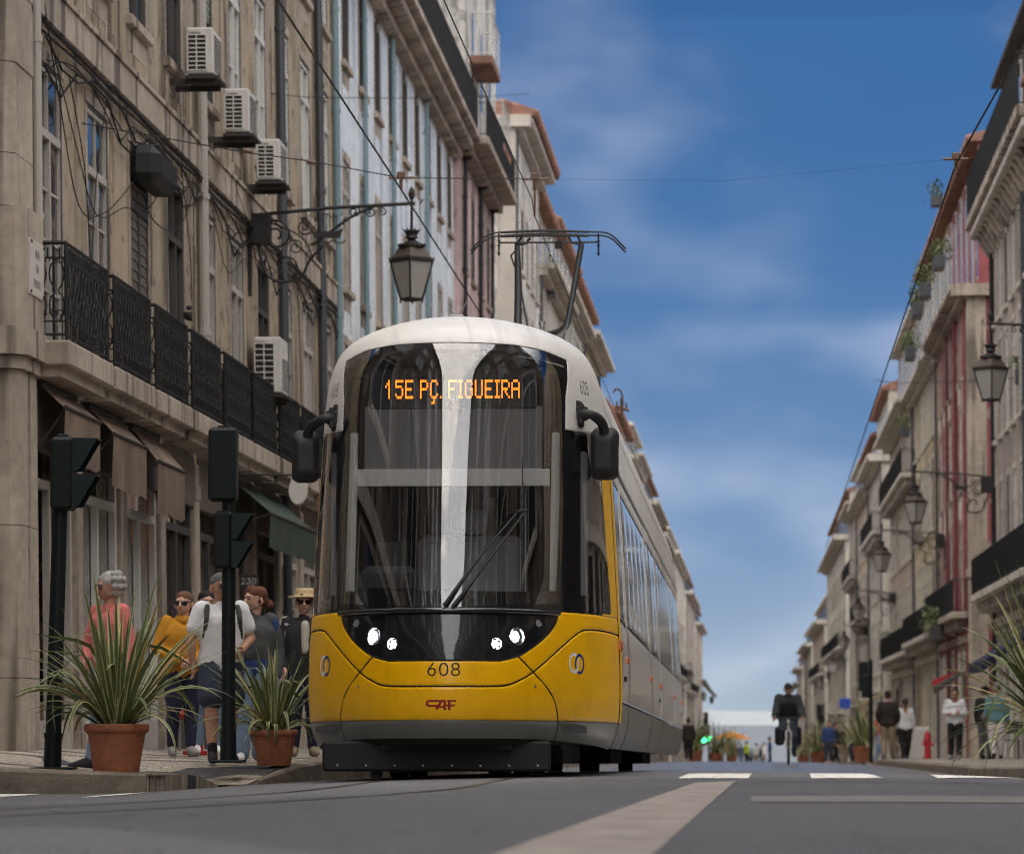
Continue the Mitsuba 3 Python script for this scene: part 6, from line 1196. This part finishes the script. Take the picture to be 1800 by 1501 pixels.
def hand(J, s, grip=.5, out=None):
    w, e = J['wr' + s], J['el' + s]; d = (w - e) / np.linalg.norm(w - e) if out is None else HT(out); sd = -1 if s == 'L' else 1
    f = np.cross(d, [sd, 0, 0]); f = f / np.linalg.norm(f) if np.linalg.norm(f) > .2 else HT((0, -1, 0)); n = np.cross(f, d)         # f: across the palm towards the thumb, n: out of the palm
    P_ = [bone(w, .016, w + d * .018, .017), m3.Manifold.batch_hull([sph(w + d * a + f * b, .0095) for a, b in ((.015, -.014), (.015, .014), (.050, -.019), (.052, .018))])]
    for i, L in enumerate((.040, .046, .043, .033)):
        o = w + d * .050 + f * (.018 - .0125 * i); k = o + d * L * .5 * (1 - .2 * grip) + n * sd * -L * .25 * grip; t = k + d * L * .5 * (1 - grip) + n * sd * -L * .5 * grip
        P_ += [bone(o, .0062, k, .0058, 8), bone(k, .0058, t, .0048, 8)]
    o = w + d * .018 + f * .016; k = o + d * .016 + f * .018; P_ += [bone(o, .008, k, .0065, 8), bone(k, .0065, k + d * .020 + f * .004 - n * sd * .006, .0055, 8)]
    return P_
def person(label, D, u, H, z=None, yaw=0.0, pose={}, clothes=(), hair=None, skin='mat_skin', glasses=None, headyaw=0.0, headtilt=0.0, edge=.028, cat='person', group=None, x=None, grip=.5, lean=0.0, fine=True, base=None):
    k = thing('person', label, cat, group); J = skeleton(pose); x = xat(u, D) if x is None else x; z = base(x, D) if z is None else z; M = rotz(yaw, (x, D, z))
    ch, hd = J['chin'], J['head']; R = rotz(headyaw)[:3, :3] @ np.array([[1, 0, 0], [0, math.cos(headtilt), -math.sin(headtilt)], [0, math.sin(headtilt), math.cos(headtilt)]]); hc = J['neck'] + [0, 0, .04]
    hp = lambda q: R @ (HT(q) - [0, -.012, .935]) + hd
    skull = [m3.Manifold.batch_hull([sph(hp((0, .012, .945)), .050, 16), sph(hp((0, -.020, .950)), .043, 16), sph(hp((0, -.028, .918)), .036, 16), sph(hp((0, -.034, .888)), .020, 12), sph(hp((-.022, -.012, .897)), .018, 10), sph(hp((.022, -.012, .897)), .018, 10)]),
             bone(J['neck'] - [0, 0, .03], .033, hp((0, .012, .91)), .032), m3.Manifold.batch_hull([sph(hp((0, -.066, .938)), .004, 8), sph(hp((0, -.078, .917)), .0075, 8), sph(hp((-.009, -.064, .914)), .006, 8), sph(hp((.009, -.064, .914)), .006, 8)]),
             bone(hp((-.013, -.062, .898)), .004, hp((.013, -.062, .898)), .004, 8), bone(hp((-.02, -.058, .951)), .007, hp((.02, -.058, .951)), .007, 8)] + [m3.Manifold.batch_hull([sph(hp((d * .053, .004, .938)), .007, 8), sph(hp((d * .057, .010, .918)), .0075, 8), sph(hp((d * .052, .004, .905)), .005, 8)]) for d in (-1, 1)]
    body = skull + torso(J, 0) + sum([arm(J, s, 0) + leg(J, s, 0) + hand(J, s, grip) + [m3.Manifold.batch_hull([sph(J['an' + s], .023), sph(J['an' + s] + [0, .012, -.022], .02), sph(J['to' + s], .017)])] for s in 'LR'], [])
    tr = lambda vf: (vf[0] @ M[:3, :3].T + M[:3, 3], vf[1])
    put_ = lambda nm, vf, m, parent=k, **kw: add(nm, tr(vf), m, parent, smooth=True, **kw)
    put_('body', blob(body, H, edge * (.55 if fine else 1.3), 4), skin)
    if fine:
        if glasses != 'sun':
            for d in (-1, 1): put_('eye', blob([m3.Manifold.sphere(.0075, 10).scale([1.3, .6, .6]).translate([float(q) for q in hp((d * .021, -.0605, .934))])], H, .01, 0), 'mat_eye'); put_('eyebrow', blob([bone(hp((d * .011, -.064, .948)), .0035, hp((d * .033, -.058, .949)), .003, 6)], H, .02, 0), hair[1] if hair else 'mat_dark_hair')
        put_('mouth', blob([bone(hp((-.013, -.0635, .8965)), .0036, hp((.013, -.0635, .8965)), .0036, 6)], H, .02, 0), 'mat_lips')
    if glasses:
        for d in (-1, 1): put_('sunglasses' if glasses == 'sun' else 'glasses', blob([m3.Manifold.batch_hull([sph(hp((d * a, -.067 + .012 * (a > .03), zz)), .004, 6) for a, zz in ((.008, .943), (.038, .945), (.034, .923), (.011, .925))])] + [bone(hp((d * .038, -.05, .943)), .0025, hp((d * .055, .005, .943)), .0025, 6)], H, .03, 0) if glasses == 'sun' else blob([bone(hp((d * (.022 + .016 * math.cos(a)), -.068, .934 + .012 * math.sin(a))), .0022, hp((d * (.022 + .016 * math.cos(a + .8)), -.068, .934 + .012 * math.sin(a + .8))), .0022, 5) for a in np.arange(0, 6.2, .785)], H, .03, 0), 'mat_sunglass')
    if hair:
        st, hm = hair; cap = [m3.Manifold.batch_hull([sph(hp((0, .020, .957)), .053, 16), sph(hp((0, -.014, .966)), .046, 16), sph(hp((0, .032, .930)), .044, 14)])]
        face = m3.Manifold.batch_hull([sph(hp((a, -.11, b)), .02, 8) for a in (-.036, .036) for b in (.86, .966)] + [sph(hp((a, -.034, b)), .012, 8) for a in (-.034, .034) for b in (.86, .960)])
        face = m3.Manifold.sphere(1, 24).scale([.043, .062, .064]).rotate([0, 0, math.degrees(headyaw)]).translate([float(q) for q in hp((0, -.070, .912))])
        P_ = [m3.Manifold.batch_boolean(cap, m3.OpType.Add) - face]
        if st == 'curly': P_ += [sph(hp((.06 * math.cos(a) * math.cos(b), .026 + .05 * math.sin(a) * math.cos(b), .95 + .062 * math.sin(b))), .022, 8) for a in np.arange(-.5, 3.7, .6) for b in (-.75, -.2, .4, 1.0)]
        if st == 'bun': P_ += [sph(hp((.0, .088, .905)), .030, 10), bone(hp((0, .05, .93)), .03, hp((0, .085, .91)), .022), sph(hp((-.045, .0, .925)), .014, 8), sph(hp((.045, 0, .925)), .014, 8), sph(hp((0, -.03, .99)), .03, 8)]
        if st == 'tail': P_ += [bone(hp((0, .07, .93)), .022, hp((.02, .085, .86)), .018), bone(hp((.02, .085, .86)), .018, hp((.03, .06, .80)), .008)]
        put_('hair', blob(P_, H, .018 if fine else .04, 2, .018 if st == 'curly' else .012, 5), hm)
    for i, (nm, kind, m, kw) in enumerate(clothes):
        e = kw.get('e', .009); s_ = kw.get('sides', 'LR')
        if kind == 'jacket': P_ = torso(J, e, low=kw.get('low', True)) + sum([arm(J, s, e) for s in s_], []); 
        elif kind == 'tee': P_ = torso(J, e) + sum([arm(J, s, e + .005, False, kw.get('upto', .55)) for s in s_], [])
        elif kind == 'trousers': P_ = torso(J, e * .4, top=False) + sum([leg(J, s, e, kw.get('ankle', .93), kw.get('flare', 0.0)) for s in s_], [])
        elif kind == 'shorts': P_ = torso(J, e * .3, top=False) + sum([leg(J, s, e, upto=kw.get('upto', .72)) for s in s_], [])
        elif kind == 'shoes':
            for s in s_: put_('shoe', blob([m3.Manifold.batch_hull([sph(J['an' + s] + [0, .016, -.026], .0215), sph(J['to' + s] + [0, -.008, -.001], .0195), sph(J['an' + s] + [0, -.02, -.010], .026), sph(J['an' + s] + [0, .008, .002], .027)])], H, edge, 2), m)
            continue
        elif kind == 'socks':
            for s in s_: put_('sock', blob([bone(J['an' + s] + (J['kn' + s] - J['an' + s]) * .22, .028, J['an' + s], .026)], H, edge, 1), m)
            continue
        elif kind == 'collar': P_ = [bone(J['neck'] + [-.02, -.01, -.012], .034, J['neck'] + [.02, -.01, -.012], .034), sph(J['neck'] + [0, -.03, -.02], .03)]
        elif kind == 'blob': P_ = [bone(HT(a), ra, HT(b), rb) for a, ra, b, rb in kw['b']]
        elif kind == 'hat': P_ = [m3.Manifold.cylinder(.010, .102, .100, 28).translate([float(q) for q in hp((0, .006, .962))]), m3.Manifold.cylinder(.055, .064, .056, 24).translate([float(q) for q in hp((0, .006, .965))])]
        put_(nm, blob(P_, H, edge * (.8 if fine else 1.2) if kind != 'hat' else .03, 5 if kind not in ('hat',) else 1, kw.get('w', .010 if fine else 0), 20 + i), m)
    return k
lp = lambda x, y: float(left_pave_z(x, y)) + .012
person('older man with curly grey hair and glasses in a pink shirt behind the bigger plant', 35.6, 190, 1.75, yaw=-.75, headyaw=-.15, pose=dict(elL=(-.125, -.03, .64), wrL=(-.07, -.09, .56), elR=(.14, .03, .64), wrR=(.15, -.01, .50), anL=(-.07, -.06, .045), anR=(.07, .09, .05)), skin='mat_skin_tan', hair=('curly', 'mat_grey_hair'), glasses='clear', base=lp,
       clothes=[('shirt', 'jacket', 'mat_pink_shirt', {}), ('trousers', 'trousers', 'mat_denim', {}), ('shoes', 'shoes', 'mat_dark_jacket', {})])
person('woman in a mustard yellow jacket and dark sunglasses with clasped hands', 40.3, 320, 1.66, yaw=.35, headyaw=-.55, pose=dict(elL=(-.155, .0, .655), wrL=(-.045, -.105, .585), elR=(.155, .0, .655), wrR=(.035, -.105, .575), anR=(.045, -.05, .045), anL=(-.05, .05, .045)), hair=('tail', 'mat_auburn_hair'), glasses='sun', base=lp,
       clothes=[('jacket', 'jacket', 'mat_mustard', {'e': .016, 'w': .016}), ('hood', 'collar', 'mat_mustard', {}), ('trousers', 'trousers', 'mat_navy', {'e': .008, 'ankle': .9}), ('shoes', 'shoes', 'mat_shoe_grey', {}), ('bag', 'blob', 'mat_dark_jacket', {'b': [((-.15, .03, .47), .035, (-.10, .06, .46), .04)]}), ('strap', 'blob', 'mat_dark_jacket', {'b': [((.06, -.088, .79), .006, (-.02, -.085, .66), .006), ((-.02, -.085, .66), .006, (-.12, -.02, .52), .006)]})])
person('man in a white t-shirt and dark shorts carrying a backpack, behind the second traffic light', 37.9, 388, 1.80, yaw=.28, headyaw=.25, pose=dict(elL=(-.165, .0, .655), wrL=(-.150, .01, .53), elR=(.16, .0, .66), wrR=(.10, -.10, .60), anL=(-.05, -.05, .045), anR=(.06, .07, .05), knL=(-.055, -.035, .285)), skin='mat_skin_tan', hair=('short', 'mat_salt_hair'), glasses='clear', base=lp,
       clothes=[('t_shirt', 'tee', 'mat_white_tee', {'e': .014, 'upto': .6, 'w': .010}), ('shorts', 'shorts', 'mat_denim_dark', {'e': .016}), ('socks', 'socks', 'mat_black_cloth', {}), ('shoes', 'shoes', 'mat_black_cloth', {}), ('backpack', 'blob', 'mat_dark_jacket', {'b': [((-.05, .10, .77), .05, (-.05, .10, .62), .055), ((.05, .10, .77), .05, (.05, .10, .62), .055)]}),
                ('backpack_strap', 'blob', 'mat_grey_sack', {'b': [((-.082, -.035, .83), .014, (-.090, -.075, .76), .013), ((-.090, -.075, .76), .013, (-.10, -.04, .66), .010), ((-.082, -.035, .83), .014, (-.08, .05, .82), .014)]}), ('backpack_strap', 'blob', 'mat_grey_sack', {'b': [((.082, -.035, .83), .014, (.090, -.075, .76), .013), ((.090, -.075, .76), .013, (.10, -.04, .66), .010), ((.082, -.035, .83), .014, (.08, .05, .82), .014)]})])
person('woman with red hair in a bun, grey bomber jacket and flared blue jeans', 38.8, 445, 1.70, yaw=.25, headyaw=-1.15, pose=dict(elL=(-.14, .02, .64), wrL=(-.10, -.07, .545), elR=(.145, .02, .64), wrR=(.13, -.03, .50), anL=(-.085, -.10, .045), anR=(.05, .05, .045), knL=(-.06, -.05, .29)), hair=('bun', 'mat_red_hair'), base=lp,
       clothes=[('top', 'tee', 'mat_blue_cloth', {'e': .006}), ('jacket', 'jacket', 'mat_grey_jacket', {'e': .014, 'low': False, 'w': .014}), ('jeans', 'trousers', 'mat_denim', {'e': .009, 'flare': .022, 'ankle': .97}), ('shoes', 'shoes', 'mat_shoe_white', {})])
person('man in a straw hat, sunglasses and dark open jacket beside the tram', 42.5, 534, 1.76, yaw=.2, headyaw=-.1, pose=dict(elL=(-.155, .0, .65), wrL=(-.13, -.07, .54)), hair=('short', 'mat_dark_hair'), glasses='sun', base=lp,
       clothes=[('shirt', 'tee', 'mat_cloth_cream', {'e': .007}), ('jacket', 'jacket', 'mat_dark_jacket', {'e': .013}), ('shirt_front', 'blob', 'mat_cloth_cream', {'b': [((0, -.068, .80), .026, (0, -.075, .64), .022)]}), ('trousers', 'trousers', 'mat_navy', {}), ('shoes', 'shoes', 'mat_khaki', {}), ('hat', 'hat', 'mat_straw', {'w': 0}), ('hat_band', 'blob', 'mat_black_cloth', {'b': [((-.02, -.045, .975), .012, (.02, -.045, .975), .012)]})])
person('person in pale jeans mostly hidden behind the man in white', 41.6, 362, 1.70, yaw=.3, hair=('short', 'mat_dark_hair'), base=lp, edge=.04, clothes=[('top', 'jacket', 'mat_cloth_blue', {}), ('jeans', 'trousers', 'mat_denim', {'flare': .01}), ('shoes', 'shoes', 'mat_shoe_white', {})])
rp = lambda x, y: float(rz(x, y)) + .01
person('man in a brown jacket and khaki trousers walking away on the right pavement', 104, 1561, 1.78, yaw=math.pi - .15, pose=dict(anL=(-.05, -.09, .06), anR=(.05, .11, .07), elL=(-.15, .03, .65), elR=(.15, .03, .65), wrL=(-.13, -.06, .56), wrR=(.13, -.06, .56)), hair=('short', 'mat_dark_hair'), base=rp, edge=.05, fine=False,
       clothes=[('jacket', 'jacket', 'mat_brown_jacket', {'e': .016}), ('trousers', 'trousers', 'mat_khaki', {'e': .011}), ('shoes', 'shoes', 'mat_shutter', {})])
person('woman in a white blouse and black skirt walking away beside the brown jacket man', 112, 1591, 1.66, yaw=math.pi + .2, pose=dict(anL=(-.05, -.08, .05), anR=(.05, .08, .06), wrR=(.16, -.02, .5)), hair=('tail', 'mat_dark_hair'), base=rp, edge=.05, fine=False,
       clothes=[('blouse', 'jacket', 'mat_white_sweater', {'e': .010}), ('trousers', 'trousers', 'mat_black_cloth', {'e': .014}), ('shoes', 'shoes', 'mat_black_cloth', {}), ('scarf', 'blob', 'mat_orange_cloth', {'b': [((0, .05, .82), .022, (0, .06, .77), .02)]}), ('bag', 'blob', 'mat_dark_jacket', {'b': [((.16, 0, .47), .05, (.17, .02, .42), .05)]})])
person('woman in a white sweater and red scarf with folded arms by the corner', 97, 1679, 1.70, yaw=-.2, pose=dict(elL=(-.15, -.02, .655), wrL=(.02, -.10, .665), elR=(.15, -.02, .655), wrR=(-.02, -.105, .64), anR=(.06, -.05, .045)), skin='mat_skin_tan', hair=('bun', 'mat_dark_hair'), base=rp, edge=.04, fine=True,
       clothes=[('sweater', 'jacket', 'mat_white_sweater', {'e': .013}), ('scarf', 'collar', 'mat_red_scarf', {}), ('trousers', 'trousers', 'mat_black_cloth', {'e': .008}), ('shoes', 'shoes', 'mat_shoe_grey', {})])
person('person in a teal top and pale trousers with a brown bag behind the large plant', 93, 1752, 1.74, yaw=math.pi, pose=dict(anL=(-.05, -.09, .05), anR=(.05, .08, .06)), hair=('short', 'mat_salt_hair'), base=rp, edge=.05, fine=False,
       clothes=[('top', 'jacket', 'mat_teal_top', {'e': .014}), ('trousers', 'trousers', 'mat_white_trousers', {'e': .014}), ('shoes', 'shoes', 'mat_black_cloth', {}), ('bag', 'blob', 'mat_shutter', {'b': [((.12, -.03, .62), .05, (.16, 0, .55), .055)]})])
person('person in a black jacket and grey trousers standing behind the large plant', 96, 1732, 1.72, yaw=2.6, hair=('short', 'mat_dark_hair'), base=rp, edge=.05, fine=False, clothes=[('jacket', 'jacket', 'mat_black_cloth', {'e': .014}), ('trousers', 'trousers', 'mat_grey_jacket', {'e': .012}), ('shoes', 'shoes', 'mat_black_cloth', {})])
# the crowd far down the street
tops = ['mat_red_cloth', 'mat_blue_cloth', 'mat_white_sweater', 'mat_dark_jacket', 'mat_orange_cloth', 'mat_hi_vis', 'mat_khaki', 'mat_teal_top', 'mat_brown_jacket']; tn = ['red', 'blue', 'white', 'dark', 'orange', 'yellow green', 'khaki', 'teal', 'brown']
bots = ['mat_denim_dark', 'mat_black_cloth', 'mat_khaki', 'mat_denim']
for i, (u, D, ti, where) in enumerate(((1456, 150, 1, 'beside the potted plant right of the cyclist'), (1469, 158, 3, 'on the right pavement under the small lanterns'), (1484, 170, 8, 'on the right pavement below the blue sign'), (1546, 128, 0, 'half hidden behind the brown jacket man'), (1498, 150, 6, 'behind the far right pot'), (1312, 270, 5, 'in the middle of the far street'), (1329, 300, 2, 'far down the street left of the cyclist'), (1338, 330, 3, 'farthest down the street by the cyclist'), (1292, 280, 0, 'far down the street under the orange parasol'), (1281, 250, 4, 'left of the far parasol'), (1270, 235, 3, 'on the far left near the green light'), (1302, 310, 1, 'far away beside the parasol'), (1353, 230, 1, 'close behind the cyclist on the left'), (1210, 150, 8, 'at the rear of the tram'), (1343, 290, 2, 'walking far behind the cyclist'), (1428, 240, 3, 'right of the cyclist far away'), (1440, 205, 0, 'far along the right kerb'), (1320, 360, 7, 'at the river end of the street'))):
    x = xat(u, D); person(f'distant person in a {tn[ti]} top {where}', D, u, 1.62 + .05 * (i % 4), z=float(road_z(x, D)) + .05, yaw=(i * 1.7) % 6.28, pose=dict(anL=(-.05, -.08 + .02 * (i % 3), .05), anR=(.05, .07, .06)), hair=('short', 'mat_dark_hair'), edge=.09, fine=False, group='people far down the street',
           clothes=[('top', 'jacket', tops[ti], {'e': .012}), ('trousers', 'trousers', bots[i % 4], {'e': .01})])
k = thing('parasol', 'orange and cream parasol far down the street', 'parasol'); x = xat(1285, 300); o = np.array([x, 300, float(zr(300))]); add('canopy', MB().lathe([(1.5, 2.1), (.8, 2.45), (.01, 2.7)], o, 10), 'mat_orange_cloth', k); add('pole', MB().tube([o, o + [0, 0, 2.6]], .04, 6), 'mat_steel', k)
# ---------------------------------------------------------------- the cyclist
bk = thing('bicycle', 'dark bicycle with pale fork and loaded bags coming up the street', 'bicycle'); D = 88.0; x = xat(1386, D); z = float(road_z(x, D)) + .015; O = np.array([x, D, z]); pp = lambda a, b, c: O + [a, b, c]
def wheel(y):
    th = np.linspace(0, 2 * np.pi, 33)[:-1]; w = add('wheel', MB().tube([pp(0, y + .34 * math.cos(a), .355 + .34 * math.sin(a)) for a in th], .026, 8, closed=True), 'mat_rubber', bk, smooth=True)
    b = MB(); [b.tube([pp(0, y, .355), pp(0, y + .32 * math.cos(a), .355 + .32 * math.sin(a))], .003, 3) for a in th[::2]]; b.tube([pp(-.05, y, .355), pp(.05, y, .355)], .025, 8); add('spokes', b, 'mat_steel', w)
wheel(0); wheel(1.08)
add('fork', MB().tube([pp(-.055, 0, .355), pp(-.055, .08, .70), pp(-.02, .1, .74)], .016, 6).tube([pp(.055, 0, .355), pp(.055, .08, .70), pp(.02, .1, .74)], .016, 6).tube([pp(0, .1, .72), pp(0, .17, .98)], .02, 6), 'mat_plastic_white', bk)
add('frame', MB().tube([pp(0, .13, .82), pp(0, .52, .33), pp(0, .68, .80)], .02, 6).tube([pp(0, .14, .88), pp(0, .66, .76)], .018, 6).tube([pp(0, .52, .33), pp(0, 1.08, .355), pp(0, .67, .76)], .014, 6), 'mat_iron', bk); add('handlebar', MB().tube([pp(-.32, .12, 1.03), pp(-.1, .15, 1.0), pp(.1, .15, 1.0), pp(.32, .12, 1.03)], .015, 6), 'mat_iron', bk)
add('saddle', MB().box(pp(-.08, .6, .90), pp(.08, .86, .95), .02), 'mat_rubber', bk); add('headlamp', MB().lathe([(.001, -.03), (.04, -.02), (.04, .03), (.001, .035)], (0, 0, 0), 10, frame(pp(0, .06, .92), [1, 0, 0], [0, 0, 1], [0, -1, 0])), 'mat_steel', bk)
for s in (-1, 1): add('pannier', MB().box(pp(s * .10, .85, .40), pp(s * .30, 1.25, .82), .05), 'mat_dark_jacket', bk, smooth=30)
add('pedals', MB().box(pp(.08, .42, .20), pp(.18, .50, .23)).box(pp(-.18, .54, .44), pp(-.08, .62, .47)), 'mat_iron', bk)
person('cyclist in a dark cap and dark coat riding towards the viewer', D + .6, 1386, 1.74, z=z, x=x, yaw=0.0, fine=True, edge=.045, skin='mat_skin_tan', hair=('short', 'mat_dark_hair'), base=lp,
       pose=dict(hip=(0, .06, .575), hpL=(-.055, .05, .565), hpR=(.055, .05, .565), waist=(0, .02, .665), chest=(0, -.05, .775), neck=(0, -.085, .865), chin=(0, -.125, .89), head=(0, -.105, .945), shL=(-.115, -.055, .832), shR=(.115, -.055, .832), elL=(-.150, -.13, .71), elR=(.150, -.13, .71), wrL=(-.17, -.245, .605), wrR=(.17, -.245, .605), knL=(-.075, -.10, .43), knR=(.07, -.06, .34), anL=(-.075, -.04, .285), anR=(.07, -.02, .135)),
       clothes=[('coat', 'jacket', 'mat_dark_jacket', {'e': .026, 'w': .02}), ('shirt_front', 'blob', 'mat_shutter', {'b': [((0, -.11, .82), .025, (0, -.06, .68), .022)]}), ('trousers', 'trousers', 'mat_denim_dark', {'e': .012}), ('shoes', 'shoes', 'mat_black_cloth', {}), ('cap', 'blob', 'mat_black_cloth', {'b': [((0, -.10, .975), .052, (0, -.115, .975), .05), ((0, -.15, .965), .03, (0, -.17, .96), .025)]})])
